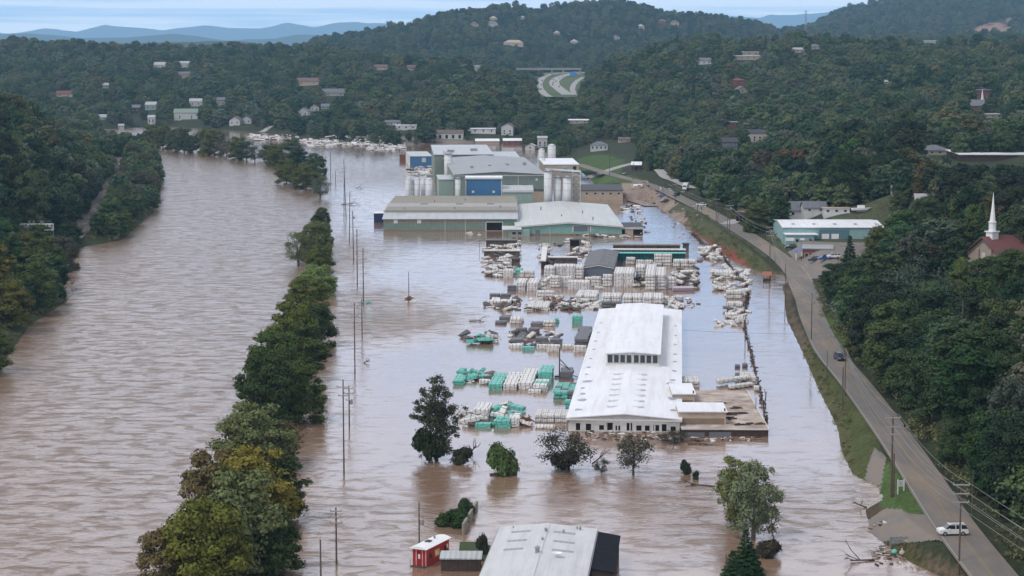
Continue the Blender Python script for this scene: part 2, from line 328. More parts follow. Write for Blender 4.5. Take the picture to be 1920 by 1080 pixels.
def land(X, Y):
    X = np.asarray(X, float); Y = np.asarray(Y, float)
    px = 960 + FPX*X/np.maximum(Y, 60.)
    cols = np.array([np.interp(Y, [p[0] for p in PROF[k]], [p[1] for p in PROF[k]]) for k in PK])
    pk = np.array(PK, float); i = np.clip(np.searchsorted(pk, px)-1, 0, len(PK)-2)
    t = np.clip((px-pk[i])/(pk[i+1]-pk[i]), 0, 1); t = t*t*(3-2*t)
    z = np.take_along_axis(cols, i[None], 0)[0]*(1-t) + np.take_along_axis(cols, i[None]+1, 0)[0]*t
    far = np.clip((Y-1600)/1500, 0, 1)
    z = z + far*((vnoise(X,Y,260,1)-.5)*14 + (vnoise(X,Y,90,2)-.5)*5) + (vnoise(X,Y,38,3)-.5)*1.4*np.clip(z/8,0,1)
    hk = np.clip((60-np.abs(px-1050))/22, 0, 1)*np.clip((Y-2300)/120, 0, 1)*np.clip((3550-Y)/150, 0, 1); z = z*(1-hk) + hk*np.interp(Y, [2300,2600,2850,3100,3400], [13.5,19.6,25.4,31.5,33.5])
    # wooded bluff left of the railway
    dr, rz, sd = seg_dist(X, Y, RAILS)
    dl = np.where((sd > 0), dr, -dr); on = np.clip((Y-560)/150, 0, 1)*np.clip((1330-Y)/230, 0, 1)*(X < 0)
    b = np.clip((dl-9)*.66, 0, 40)
    z = np.where(on > 0, np.maximum(z, 3.2 + b*np.sqrt(on)), z)
    wr = np.clip((dr-4.5)/6, 0, 1); z = np.where((Y < 1450), 3.1*(1-wr) + z*wr, z)
    for (ax, ay, bx, by, pz) in PADS:
        ex = np.maximum(np.maximum(ax-X, X-bx), 0); ey = np.maximum(np.maximum(ay-Y, Y-by), 0); q = np.clip(np.hypot(ex, ey)/10, 0, 1); z = pz*(1-q)+z*q
    # road bed
    d, rz, _ = seg_dist(X, Y, ROADS); wr = np.clip((d-5.0)/9, 0, 1); wr = wr*wr*(3-2*wr)
    z = (rz-.12)*(1-wr) + z*wr
    s = water_sd(X, Y)
    slope = np.where(X < -100, .55, np.where(Y > 1150, .12, .62))
    z = np.minimum(z, .08 + np.maximum(s, 0)*slope)
    z = np.where(s < 0, np.maximum(-3, s*.45) - .05, z)
    return z
def land1(x, y): return float(land(np.array([x]), np.array([y]))[0])
# sheet: fan of rows by distance
cols_px = np.concatenate([np.arange(-900,-100,50), np.arange(-100,1150,12), np.arange(1150,2000,6), np.arange(2000,2800,50)]).astype(float)
rows = [120.]
while rows[-1] < 9400:
    D = rows[-1]; rows.append(D + (2.4 if 260 < D < 1100 else (max(2.4, D*.0075))))
rows = np.array(rows)
PX, DD = np.meshgrid(cols_px, rows); XX = (PX-960)/FPX*DD; YY = DD
ZZ = land(XX.ravel(), YY.ravel()).reshape(XX.shape)
nr, nc = XX.shape
V = np.stack([XX, YY, ZZ], -1).reshape(-1, 3)
idx = np.arange(nr*nc).reshape(nr, nc)
F = np.stack([idx[:-1,:-1], idx[:-1,1:], idx[1:,1:], idx[1:,:-1]], -1).reshape(-1, 4)
# land cover colour, as the ground itself is: lawns, bare mud, red clay, scrub
cover = np.zeros((nr*nc, 4), np.float32); cover[:, 3] = 1
nx = vnoise(V[:,0], V[:,1], 7, 5); nx2 = vnoise(V[:,0], V[:,1], 30, 6)
cover[:, :3] = (.030,.038,.020)
cover[:, :3] += (nx2[:,None]*.5+nx[:,None]*.5)*np.array([.022,.022,.010])
def paint(pts, col, z=0., var=.35):
    P = np.array([[*G(x, y, z).xy] for x, y in pts]); m = inside(V[:,0]+(nx-.5)*2.0, V[:,1]+(nx2-.5)*4, P)
    cover[m, :3] = np.array(col)*(1-var/2+var*nx[m, None])
LAWN = (.072,.118,.034); MUDC = (.20,.155,.12)
s = water_sd(V[:,0], V[:,1])
m = (s > 0) & (s < 2.2) & (V[:,0] > 30) & (V[:,1] < 1000); cover[m, :3] = np.array((.10,.075,.05))*(.6+.8*nx[m,None])
paint([(1500,640),(1530,640),(1660,800),(1640,900),(1600,895),(1560,780)], (.088,.086,.038), 2.2)
paint([(1530,655),(1550,650),(1640,780),(1655,850),(1615,880),(1590,780)], (.066,.080,.028), 2.8)
paint([(1640,895),(1660,860),(1700,895),(1745,975),(1715,982),(1650,950)], LAWN, 2.6)
paint([(1536,570),(1560,580),(1600,640),(1585,650),(1550,615)], LAWN, 4)
paint([(1630,985),(1690,1010),(1800,1080),(1780,1100),(1690,1055),(1640,1010)], (.075,.075,.03), 2)
paint([(1380,455),(1430,480),(1470,512),(1440,512),(1370,482),(1300,425),(1330,425)], (.075,.085,.035), 3)
paint([(1300,418),(1345,447),(1385,470),(1410,505),(1390,508),(1340,475),(1290,435)], (.22,.065,.04), 1.2)
paint([(1150,375),(1180,372),(1230,388),(1290,415),(1300,430),(1240,405),(1170,385)], (.17,.12,.09), 1)
paint([(1090,318),(1140,322),(1190,340),(1215,350),(1190,356),(1130,345),(1090,330)], (.075,.12,.035), 2)
paint([(1165,352),(1230,358),(1262,378),(1290,415),(1230,400),(1165,375)], (.26,.20,.16), 1.5)
paint([(1080,280),(1130,278),(1170,290),(1165,310),(1120,312),(1080,300)], (.06,.10,.03), 7)
paint([(1290,395),(1420,470),(1400,475),(1300,418)], (.08,.085,.04), 4)
paint([(750,262),(880,262),(960,276),(930,282),(760,276)], (.20,.17,.14), 2)
paint([(1660,540),(1740,520),(1820,560),(1800,620),(1690,600)], (.05,.085,.025), 14)
paint([(1440,430),(1700,425),(1720,455),(1560,480),(1460,470)], (.08,.09,.05), 6)
paint([(1480,455),(1560,460),(1650,460),(1660,475),(1560,500),(1500,492)], (.22,.20,.18), 4)
paint([(1250,375),(1300,372),(1330,385),(1420,440),(1440,450),(1440,462),(1300,390)], (.08,.09,.05), 6)
def paint_D(pts, col):
    P = np.array([[(x-960)/FPX*D, D] for x, D in pts]); m = inside(V[:,0]+(nx2-.5)*60, V[:,1]+(nx-.5)*60, P); cover[m, :3] = np.array(col)*(.85+.3*nx[m,None])
CLEARCUT = [(1768,4150),(1800,4130),(1885,4450),(1890,4950),(1820,4700),(1772,4420)]
paint_D(CLEARCUT, (.27,.17,.13))
gm = bpy.data.materials.new('ground'); gm.use_nodes = True; t = gm.node_tree; b = t.nodes['Principled BSDF']; b.inputs['Roughness'].default_value = .95; b.inputs['Specular IOR Level'].default_value = .1
at = t.nodes.new('ShaderNodeAttribute'); at.attribute_name = 'cover'
tcn = t.nodes.new('ShaderNodeTexCoord'); a1 = t.nodes.new('ShaderNodeTexNoise'); a1.inputs['Scale'].default_value = .9; a1.inputs['Detail'].default_value = 9; a1.inputs['Roughness'].default_value = .75
t.links.new(tcn.outputs['Object'], a1.inputs['Vector'])
r1 = t.nodes.new('ShaderNodeMapRange'); r1.inputs[1].default_value = .3; r1.inputs[2].default_value = .7; r1.inputs[3].default_value = .45; r1.inputs[4].default_value = 1.5
t.links.new(a1.outputs[0], r1.inputs[0])
vm = t.nodes.new('ShaderNodeVectorMath'); vm.operation = 'SCALE'; t.links.new(at.outputs['Color'], vm.inputs[0]); t.links.new(r1.outputs[0], vm.inputs['Scale'])
t.links.new(vm.outputs[0], b.inputs['Base Color'])
bp = t.nodes.new('ShaderNodeBump'); bp.inputs['Distance'].default_value = .5; bp.inputs['Strength'].default_value = .6; t.links.new(a1.outputs[0], bp.inputs['Height']); t.links.new(bp.outputs[0], b.inputs['Normal'])
ground = np_mesh('ground', V, F, gm, smooth=True); tag(ground, 'scrubby river valley floor and wooded hills', None, None, 'structure')
ca = ground.data.color_attributes.new('cover', 'FLOAT_COLOR', 'POINT'); ca.data.foreach_set('color', cover.ravel())
# ---------------------------------------------------------------- far mountains
def ridge(name, D, thick, pts, matc, label, seed):
    xs = np.linspace(-300, 2300, 320); top = np.interp(xs, [p[0] for p in pts], [p[1] for p in pts])
    zt = HC + (YH-top)*D/FPX; ks = np.linspace(-1, 1, 23); A = []
    for k in ks:
        Dk = D + k*thick; X = (xs-960)/FPX*D*(1+.0*k); prof = (1-abs(k))**1.1
        z = zt*prof + (vnoise(X, np.full_like(X, Dk), D*.02, seed)-.5)*zt*.35*prof*(1-prof)*3 + (vnoise(X, np.full_like(X, Dk), D*.006, seed+3)-.5)*zt*.06*prof
        A.append(np.stack([X, np.full_like(X, Dk), z], -1))
    A = np.array(A); n0, n1 = A.shape[:2]; ii = np.arange(n0*n1).reshape(n0, n1)
    Fm = np.stack([ii[:-1,:-1], ii[:-1,1:], ii[1:,1:], ii[1:,:-1]], -1).reshape(-1, 4)
    return tag(np_mesh(name, A.reshape(-1,3), Fm, matc, smooth=True), label, None, None, 'structure')
mtn = pm('mountain_forest', (.035,.055,.04), .95, .1, n=.004, col2=(.05,.07,.045))
ridge('mountains', 22000, 2500, [(-300,62),(0,60),(20,64),(50,60),(90,54),(150,59),(205,47),(250,51),(310,57),(385,48),(430,53),(490,54),(545,43),(590,52),(640,42),(730,44),(760,60),(1280,60),(1300,40),(1340,30),(1380,31),(1420,34),(1440,27),(1480,31),(1560,22),(1700,30),(2300,30)], mtn, 'pale blue mountain range on the horizon', 11)
ridge('mountains', 13500, 1200, [(-300,70),(0,66),(40,62),(100,66),(160,72),(240,70),(330,64),(370,67),(430,76),(520,72),(560,66),(640,66),(760,70),(900,80),(2300,80)], mtn, 'low blue foothills in front of the horizon range', 21)
# ---------------------------------------------------------------- flood water
gx = np.concatenate([np.arange(-900,-300,40), np.arange(-300,220,5), np.arange(220,700,40)]).astype(float); gy = np.concatenate([np.arange(-100,250,25), np.arange(250,1400,7), np.arange(1400,2400,25)]).astype(float)
WX, WY = np.meshgrid(gx, gy); n0, n1 = WX.shape; ii = np.arange(n0*n1).reshape(n0, n1)
Fw = np.stack([ii[:-1,:-1], ii[:-1,1:], ii[1:,1:], ii[1:,:-1]], -1).reshape(-1, 4)
STRIP = [(*G(x, y, 0).xy,) for x, y in [(240,1300),(400,1080),(440,980),(520,860),(560,700),(590,560),(595,450),(590,380),(545,320),(460,285),(300,262)]]
sx_ = np.interp(WY, [p[1] for p in STRIP], [p[0] for p in STRIP])
chop = 1/(1+np.exp((WX-sx_)/6))                                    # fast river on the left of the tree line
chop = .026 + .22*chop
def blobw(px, py, rx, ry, a):
    c = G(px, py, 0); return a*np.exp(-(((WX-c.x)/rx)**2 + ((WY-c.y)/ry)**2))
chop += blobw(770,600,13,24,.40) + blobw(700,610,14,30,.3) + blobw(640,480,14,60,.28) + blobw(760,330,60,90,.12) + blobw(700,560,16,26,.22)
chop += blobw(1280,960,12,30,.18) + blobw(1150,930,14,25,.10) + blobw(650,1000,18,40,.15) + blobw(1510,950,10,26,.15) + blobw(1320,960,12,24,.15)
chop = np.clip(chop, 0, 1.2)
wm = bpy.data.materials.new('flood_water'); wm.use_nodes = True; t = wm.node_tree; b = t.nodes['Principled BSDF']
b.inputs['Roughness'].default_value = .06; b.inputs['IOR'].default_value = 1.85; b.inputs['Specular IOR Level'].default_value = .5
tcn = t.nodes.new('ShaderNodeTexCoord'); at = t.nodes.new('ShaderNodeAttribute'); at.attribute_name = 'chop'
def nz(scale, detail, rough, vec, dist=0):
    a = t.nodes.new('ShaderNodeTexNoise'); a.inputs['Scale'].default_value = scale; a.inputs['Detail'].default_value = detail; a.inputs['Roughness'].default_value = rough; a.inputs['Distortion'].default_value = dist
    t.links.new(vec, a.inputs['Vector']); return a.outputs[0]
mpw = t.nodes.new('ShaderNodeMapping'); mpw.inputs['Scale'].default_value = (.62, 1, 1); mpw.inputs['Rotation'].default_value = (0, 0, .18); t.links.new(tcn.outputs['Object'], mpw.inputs[0])
W1 = nz(.29, 6, .66, mpw.outputs[0], .5); W2 = nz(1.2, 4, .6, mpw.outputs[0], .3); W3 = nz(.035, 3, .5, tcn.outputs['Object'], .4)
def math_(op, a, b_):
    q = t.nodes.new('ShaderNodeMath'); q.operation = op
    for i, v in enumerate((a, b_)):
        if isinstance(v, (int, float)): q.inputs[i].default_value = v
        else: t.links.new(v, q.inputs[i])
    return q.outputs[0]
W4 = nz(.055, 4, .55, mpw.outputs[0], 1.2)
crest = math_('POWER', math_('MULTIPLY', math_('MAXIMUM', math_('SUBTRACT', W1, .50), 0.0), 3.0), 1.6)
h = math_('ADD', math_('ADD', math_('ADD', math_('MULTIPLY', W1, .9), math_('MULTIPLY', crest, 1.9)), math_('MULTIPLY', W2, .55)), math_('MULTIPLY', W4, 2.4))
h = math_('MULTIPLY', h, at.outputs['Fac'])
bp = t.nodes.new('ShaderNodeBump'); bp.inputs['Strength'].default_value = 1.0; bp.inputs['Distance'].default_value = 1.0
t.links.new(h, bp.inputs['Height']); t.links.new(bp.outputs[0], b.inputs['Normal'])
cm = t.nodes.new('ShaderNodeMix'); cm.data_type = 'RGBA'; cm.inputs[6].default_value = (.185,.100,.058,1); cm.inputs[7].default_value = (.27,.185,.135,1)
t.links.new(math_('ADD', math_('MULTIPLY', W3, .5), math_('MULTIPLY', math_('ADD', at.outputs['Fac'], W4), .6)), cm.inputs[0])
fr = t.nodes.new('ShaderNodeMapRange'); fr.inputs[1].default_value = .55; fr.inputs[2].default_value = .78; fr.inputs[4].default_value = .7; t.links.new(W1, fr.inputs[0])
fo = t.nodes.new('ShaderNodeMix'); fo.data_type = 'RGBA'; fo.inputs[7].default_value = (.60,.50,.43,1)
t.links.new(cm.outputs[2], fo.inputs[6]); t.links.new(math_('MULTIPLY', fr.outputs[0], at.outputs['Fac']), fo.inputs[0]); t.links.new(fo.outputs[2], b.inputs['Base Color'])
water = np_mesh('water', np.stack([WX, WY, np.zeros_like(WX)], -1).reshape(-1,3), Fw, wm, smooth=True)
tag(water, 'brown flood water over river, yards and fields', None, None, 'structure')
ca = water.data.attributes.new('chop', 'FLOAT', 'POINT'); ca.data.foreach_set('value', chop.ravel().astype(np.float32))
# ---------------------------------------------------------------- roads
def ribbon(name, P, width, mat, label, lift=.0, off=0.0, kind='structure'):
    P = np.asarray(P); T = np.gradient(P[:, :2], axis=0); T /= np.linalg.norm(T, axis=1)[:,None]+1e-9; Nn = np.stack([T[:,1], -T[:,0]], 1)
    wd = np.full(len(P), width) if np.isscalar(width) else np.asarray(width)
    ks = np.linspace(-.5, .5, 5); A = np.zeros((len(P), 5, 3))
    for j, k in enumerate(ks):
        A[:, j, :2] = P[:, :2] + Nn*(wd*k+off)[:,None]; A[:, j, 2] = P[:, 2] + lift
    n = len(P); ii = np.arange(n*5).reshape(n, 5)
    Fr = np.stack([ii[:-1,:-1], ii[:-1,1:], ii[1:,1:], ii[1:,:-1]], -1).reshape(-1, 4)
    return tag(np_mesh(name, A.reshape(-1,3), Fr, mat, smooth=True), label, None, None, kind)
M['asphalt'] = pm('asphalt', (.155,.145,.135), .9, .2, n=.06, col2=(.20,.18,.16), dirt=((.31,.23,.165), (.16,.03,.1), .9), bump=(3,.2,.03))
M['asphalt2'] = pm('asphalt_far', (.36,.35,.335), .9, .2, n=.1, col2=(.29,.28,.27))
M['driveway'] = pm('driveway', (.16,.155,.15), .9, .2, n=.3, col2=(.24,.19,.15), dirt=((.28,.2,.14), (.2,.2,.2), .6))
M['mudwash'] = pm('mudwash', (.23,.16,.12), .6, .4, n=.25, col2=(.13,.095,.075), amt=.9, bump=(.8,.6,.2), dirt=((.36,.29,.24), (.5,.08,.3), .8))
M['gravel'] = pm('gravel', (.19,.165,.15), .95, .1, n=.8, col2=(.12,.10,.09), bump=(3,.6,.1))
M['paint_yellow'] = pm('paint_yellow', (.26,.20,.11), .9); M['paint_white'] = pm('paint_white', (.36,.35,.33), .9)
def lift_road(P, dz=.06):
    Q = P.copy(); Q[:,2] = np.maximum(P[:,2], .12)+dz; return Q
RD = smooth(densify(ROADS, 3.0), it=2)
ribbon('road', lift_road(RD), 7.3, M['asphalt'], 'two lane riverside road dusted with mud')
near = RD[(RD[:,1] < 500)]
def dashes(P, off, wdt, mat, name, label, on=3, gap=0, z=.01):
    mb = MB(); i = 0; T = np.gradient(P[:, :2], axis=0); T /= np.linalg.norm(T, axis=1)[:,None]; Nn = np.stack([T[:,1], -T[:,0]], 1)
    while i < len(P)-1:
        j = min(len(P)-1, i+on)
        for k in range(i, j):
            a, c = P[k], P[k+1]; q = []
            for p, nn in ((a, Nn[k]), (c, Nn[k+1])):
                for s_ in (-wdt/2, wdt/2): q.append((p[0]+nn[0]*(off+s_), p[1]+nn[1]*(off+s_), p[2]+z))
            mb.add([q[0], q[1], q[3], q[2]], [(0,1,2,3)])
        i = j + gap
    return tag(mb.build(name, mat), label, None, None, 'structure')
LR = lift_road(RD); dry = LR[(LR[:,2] > 1.2)]
segA = LR[(LR[:,1] < 520)]; segB = LR[(LR[:,1] > 720) & (LR[:,1] < 1100)]
for sg in (segA, segB):
    dashes(sg, -.10, .11, M['paint_yellow'], 'road_marking', 'faded yellow centre line of the riverside road')
    dashes(sg, .16, .11, M['paint_yellow'], 'road_marking', 'faded yellow centre line of the riverside road')
    dashes(sg, 3.2, .12, M['paint_white'], 'road_marking', 'faded white edge line of the riverside road')
def patch(name, pts, z, mat, label, zs=None, lift=.05):
    """a surface patch laid on the land along a pixel outline"""
    P = [G(x, y, (zs[i] if zs else z)) for i, (x, y) in enumerate(pts)]
    mb = MB(); mb.add([(p.x, p.y, p.z+lift) for p in P], [tuple(range(len(P)))])
    return tag(mb.build(name, mat), label, None, None, 'structure')
def drape(name, pts, z, mat, label, step=2.0, lift=.06, over_water=False):
    P = np.array([[*G(x, y, z).xy] for x, y in pts]); x0, y0 = P.min(0); x1, y1 = P.max(0)
    gx = np.arange(x0, x1+step, step); gy = np.arange(y0, y1+step, step); X, Y = np.meshgrid(gx, gy)
    Z = land(X.ravel(), Y.ravel()).reshape(X.shape)
    if over_water: Z = np.maximum(Z, .015)
    ii = np.arange(X.size).reshape(X.shape); Fq = np.stack([ii[:-1,:-1], ii[:-1,1:], ii[1:,1:], ii[1:,:-1]], -1).reshape(-1, 4)
    cx = X.ravel()[Fq].mean(1); cy = Y.ravel()[Fq].mean(1); k = inside(cx, cy, P); Fq = Fq[k]
    if not len(Fq): return None
    used, inv = np.unique(Fq, return_inverse=True)
    Vv = np.stack([X.ravel(), Y.ravel(), Z.ravel()+lift], -1)[used]
    return tag(np_mesh(name, Vv, inv.reshape(-1, 4), mat, smooth=True), label, None, None, 'structure')
drape('driveway', [(1640,850),(1662,868),(1650,905),(1630,915),(1615,890)], 2.0, M['driveway'], 'washed out paved driveway running down into the flood', .4)
drape('driveway', [(1622,955),(1660,952),(1700,975),(1745,978),(1765,1000),(1775,1030),(1700,1010),(1630,985)], 2.0, M['driveway'], 'grey paved entrance beside the grass island', .4, .09)
drape('mud', [(1478,498),(1512,500),(1530,540),(1545,580),(1520,590),(1497,575),(1484,545),(1474,520)], .4, M['mudwash'], 'brown mud and run-off washed across the road', .6, .14, True)
drape('parking_lot', [(1480,470),(1560,468),(1600,485),(1600,505),(1530,512),(1492,500)], 2.5, M['driveway'], 'grey parking lot in front of the brick store', 1.5, .10)
drape('parking_lot', [(1570,462),(1660,458),(1680,470),(1640,492),(1580,490)], 5, M['gravel'], 'gravel yard behind the brick store', 1.5)
# side roads and streets
def side_road(pts, width, label, mat='asphalt2', name='road', lift=.25):
    P = np.array([[*G(x, y, z)] for x, y, z in pts]); P = smooth(densify(P, 4), it=6); P[:,2] = np.maximum(land(P[:,0], P[:,1]), .1)
    return ribbon(name, P, width, M[mat], label, lift)
side_road([(1640,378,18),(1660,400,14),(1690,432,10),(1720,452,9),(1760,480,9)], 6, 'side street climbing the wooded slope past the teal store')
side_road([(1222,372,4),(1190,366,3),(1150,356,2.5),(1090,350,2)], 7, 'muddy entrance road into the factory yard', 'mudwash')
side_road([(1300,352,6),(1275,342,6),(1250,330,7),(1238,315,9),(1234,302,12)], 6, 'narrow side street curving up into the trees')
side_road([(1100,316,6),(1140,308,6),(1172,297,8),(1200,283,12)], 6, 'side street by the white house on the lawn')
side_road([(1362,418,5),(1385,402,7)], 6, 'short driveway off the riverside road')
side_road([(1010,318,3),(1050,310,3),(1083,308,4)], 8, 'road leading behind the factory')
side_road([(550,222,12),(520,226,10),(485,238,5)], 7, 'pale road at the foot of the far hillside')
# railway
ribbon('railway_bed', RAILS[RAILS[:,1] < 1400], 8.5, M['gravel'], 'grey gravel railway bed under the wooded bluff', .12)
M['rail_steel'] = pm('rail_steel', (.10,.085,.08), .5, .4, n=1, col2=(.16,.12,.1))
rm = MB()
RS = RAILS[RAILS[:,1] < 1400]
T = np.gradient(RS[:, :2], axis=0); T /= np.linalg.norm(T, axis=1)[:,None]; Nn = np.stack([T[:,1], -T[:,0]], 1)
for off in (-2.6,-1.1,1.1,2.6):
    pts = [(p[0]+n_[0]*off, p[1]+n_[1]*off, p[2]+.25) for p, n_ in zip(RS, Nn)]
    for a, c in zip(pts[:-1], pts[1:]): rm.tube(a, c, .12, .12, 4)
tag(rm.build('railway_track', M['rail_steel']), 'two steel rail tracks along the left bank', None, None, 'structure')
# ---------------------------------------------------------------- foliage
def leaf_mat(name, ramp):
    m = bpy.data.materials.new(name); m.use_nodes = True; t = m.node_tree; b = t.nodes['Principled BSDF']
    b.inputs['Roughness'].default_value = .8; b.inputs['Specular IOR Level'].default_value = .06
    oi = t.nodes.new('ShaderNodeObjectInfo'); r = t.nodes.new('ShaderNodeValToRGB'); r.color_ramp.interpolation = 'LINEAR'
    e = r.color_ramp.elements; e[0].position = ramp[0][0]; e[0].color = ramp[0][1]+(1,); e[1].position = ramp[-1][0]; e[1].color = ramp[-1][1]+(1,)
    for p, c in ramp[1:-1]: q = e.new(p); q.color = c+(1,)
    t.links.new(oi.outputs['Random'], r.inputs[0])
    mx = t.nodes.new('ShaderNodeMix'); mx.data_type = 'RGBA'; t.links.new(oi.outputs['Alpha'], mx.inputs[0]); t.links.new(oi.outputs['Color'], mx.inputs[6]); t.links.new(r.outputs[0], mx.inputs[7])
    tc = t.nodes.new('ShaderNodeTexCoord'); n = t.nodes.new('ShaderNodeTexNoise'); n.inputs['Scale'].default_value = .45; n.inputs['Detail'].default_value = 5; n.inputs['Roughness'].default_value = .8
    t.links.new(tc.outputs['Object'], n.inputs['Vector'])
    mr = t.nodes.new('ShaderNodeMapRange'); mr.inputs[1].default_value = .32; mr.inputs[2].default_value = .68; mr.inputs[3].default_value = .72; mr.inputs[4].default_value = 1.85; t.links.new(n.outputs[0], mr.inputs[0])
    v = t.nodes.new('ShaderNodeVectorMath'); v.operation = 'SCALE'; t.links.new(mx.outputs[2], v.inputs[0]); t.links.new(mr.outputs[0], v.inputs['Scale'])
    t.links.new(v.outputs[0], b.inputs['Base Color']); return m
GREENS = [(0.,(.020,.042,.020)),(.2,(.040,.068,.028)),(.38,(.080,.108,.042)),(.5,(.022,.048,.026)),(.62,(.100,.120,.052)),(.72,(.062,.068,.048)),(.80,(.110,.108,.048)),(.87,(.026,.052,.028)),(.93,(.095,.130,.085)),(1.,(.080,.078,.050))]
M['leaves'] = leaf_mat('leaves', GREENS)
ICO_V, ICO_F = None, None
def ico():
    p = (1+5**.5)/2
    v = np.array([(-1,p,0),(1,p,0),(-1,-p,0),(1,-p,0),(0,-1,p),(0,1,p),(0,-1,-p),(0,1,-p),(p,0,-1),(p,0,1),(-p,0,-1),(-p,0,1)], float); v /= np.linalg.norm(v[0])
    f = np.array([(0,11,5),(0,5,1),(0,1,7),(0,7,10),(0,10,11),(1,5,9),(5,11,4),(11,10,2),(10,7,6),(7,1,8),(3,9,4),(3,4,2),(3,2,6),(3,6,8),(3,8,9),(4,9,5),(2,4,11),(6,2,10),(8,6,7),(9,8,1)])
    return v, f
ICO_V, ICO_F = ico()
def leaf_cloud(centers, radii, nleaf, size, g, flat=.85, spread=0.0):
    """leaf sprays scattered through the outer half of each clump"""
    k = len(centers); wgt = radii**2/np.sum(radii**2); ci = g.choice(k, nleaf, p=wgt)
    d = g.normal(size=(nleaf,3)); d /= np.linalg.norm(d, axis=1)[:,None]; d[:,2] = np.abs(d[:,2])*.9 - .25*(g.random(nleaf) < .35)
    d /= np.linalg.norm(d, axis=1)[:,None]
    rr = radii[ci]*(.72+.42*g.random(nleaf)**1.0)
    P = centers[ci] + d*rr[:,None]*np.array([1,1,flat])
    if spread: P = P + g.normal(size=(nleaf,3))*(radii[ci]*spread)[:,None]
    nrm = d + g.normal(size=(nleaf,3))*.34 + np.array([0,0,.15]); nrm /= np.linalg.norm(nrm, axis=1)[:,None]
    a = np.cross(nrm, g.normal(size=(nleaf,3))); a /= np.linalg.norm(a, axis=1)[:,None]+1e-9; bb = np.cross(nrm, a)
    s = size*(.6+.8*g.random(nleaf)); sa = (s*(.6+.5*g.random(nleaf)))[:,None]; sb = s[:,None]*.75
    q = np.stack([P-a*sa, P-bb*sb*.8+nrm*s[:,None]*.12, P+a*sa*1.1, P+bb*sb], 1)
    return q.reshape(-1,3), np.arange(nleaf*4).reshape(-1,4)
def cores(centers, radii, sc=.66, flat=.85):
    V = (ICO_V[None]*radii[:,None,None]*sc*np.array([1,1,flat]) + centers[:,None]).reshape(-1,3)
    F = (ICO_F[None] + (np.arange(len(centers))*12)[:,None,None]).reshape(-1,3)
    return V, F
def crown_geo(kind, h, r, g, nleaf, size):
    if kind == 'round':
        n = g.integers(40, 52); u = g.normal(size=(n,3)); u /= np.linalg.norm(u,axis=1)[:,None]; u[:,2] = np.abs(u[:,2])*1.3-.6
        c = u*np.array([r*.76, r*.76, h*.33])*(.72+.42*g.random(n))[:,None] + np.array([0,0,h*.60]); rad = r*(.15+.14*g.random(n))
        c = np.vstack([c, [[0,0,h*.62],[0,0,h*.45]]]); rad = np.append(rad, [r*.5, r*.5])
    elif kind == 'full':
        n = 56; z = g.uniform(.04, .97, n); a = g.random(n)*6.28; q = r*(.95-.15*g.random(n))*np.sqrt(np.clip(1-((z-.38)/.64)**2, .03, 1))*(.75+.3*g.random(n))
        c = np.stack([q*np.cos(a), q*np.sin(a), z*h], 1); rad = r*(.16+.13*g.random(n)); c = np.vstack([c, [[0,0,h*.3],[0,0,h*.55],[0,0,h*.72]]]); rad = np.append(rad, [r*.62, r*.6, r*.42])
    elif kind == 'tall':
        n = 38; z = np.linspace(.14, .95, n); a = g.random(n)*6.28; q = r*(.15+.55*np.sin(np.clip((z-.1)/.9,0,1)*3.1))*(.6+.6*g.random(n))
        c = np.stack([q*np.cos(a), q*np.sin(a), z*h], 1); rad = r*(.20+.14*g.random(n)); c = np.vstack([c, [[0,0,h*.5],[0,0,h*.7]]]); rad = np.append(rad, [r*.5, r*.42])
    elif kind == 'open':
        n = 34; u = g.normal(size=(n,3)); u /= np.linalg.norm(u,axis=1)[:,None]
        c = u*np.array([r*.8, r*.8, h*.36])*(.6+.5*g.random(n))[:,None] + np.array([0,0,h*.58]); rad = r*(.15+.12*g.random(n))
    elif kind == 'conifer':
        n = 80; z = np.linspace(.03, .97, n); a = np.arange(n)*2.4; q = r*(1.04-z)*.72
        c = np.stack([q*np.cos(a), q*np.sin(a), z*h], 1); rad = np.maximum(r*(1.03-z)*.36, .28)
    elif kind == 'bush':
        n = 12; u = g.normal(size=(n,3)); u /= np.linalg.norm(u,axis=1)[:,None]; u[:,2] = np.abs(u[:,2])
        c = u*np.array([r*.6, r*.6, h*.45])+np.array([0,0,h*.25]); rad = r*(.32+.15*g.random(n))
    return c, rad
def trunk_geo(kind, h, r, c, g, mb=None):
    mb = mb or MB(); top = h*(.9 if kind in ('conifer','tall') else .55); t0 = max(.16, h*.022)
    lean = g.normal(size=2)*.03*h
    pts = [(0,0,-1.2), (lean[0]*.3, lean[1]*.3, top*.35), (lean[0]*.7, lean[1]*.7, top*.7), (lean[0], lean[1], top)]
    rr = [t0*1.25, t0*.95, t0*.7, t0*.3]
    for i in range(3): mb.tube(pts[i], pts[i+1], rr[i], rr[i+1], 6)
    for k in g.choice(len(c), min(len(c), 9), replace=False):
        s = min(top*.9, max(h*.15, c[k][2]*.55)); f = s/top; b0 = (lean[0]*f, lean[1]*f, s)
        mb.tube(b0, tuple(c[k]), t0*.42, t0*.12, 5)
    return mb
def tree_meshes(kind, seed, h, r, nleaf, size, core=.66):
    g = np.random.default_rng(seed); c, rad = crown_geo(kind, h, r, g, nleaf, size)
    flat = .8 if kind == 'conifer' else .85
    lv, lf = leaf_cloud(c, rad, nleaf, size, g, flat, .45 if kind == 'open' else .12)
    cv, cf = cores(c, rad, core, flat)
    tri = np.vstack([lf[:, [0,1,2]]+len(cv), lf[:, [0,2,3]]+len(cv)])
    V = np.vstack([cv, lv]); F = np.vstack([cf, tri])
    return V, F, trunk_geo(kind, h, r, c, g)
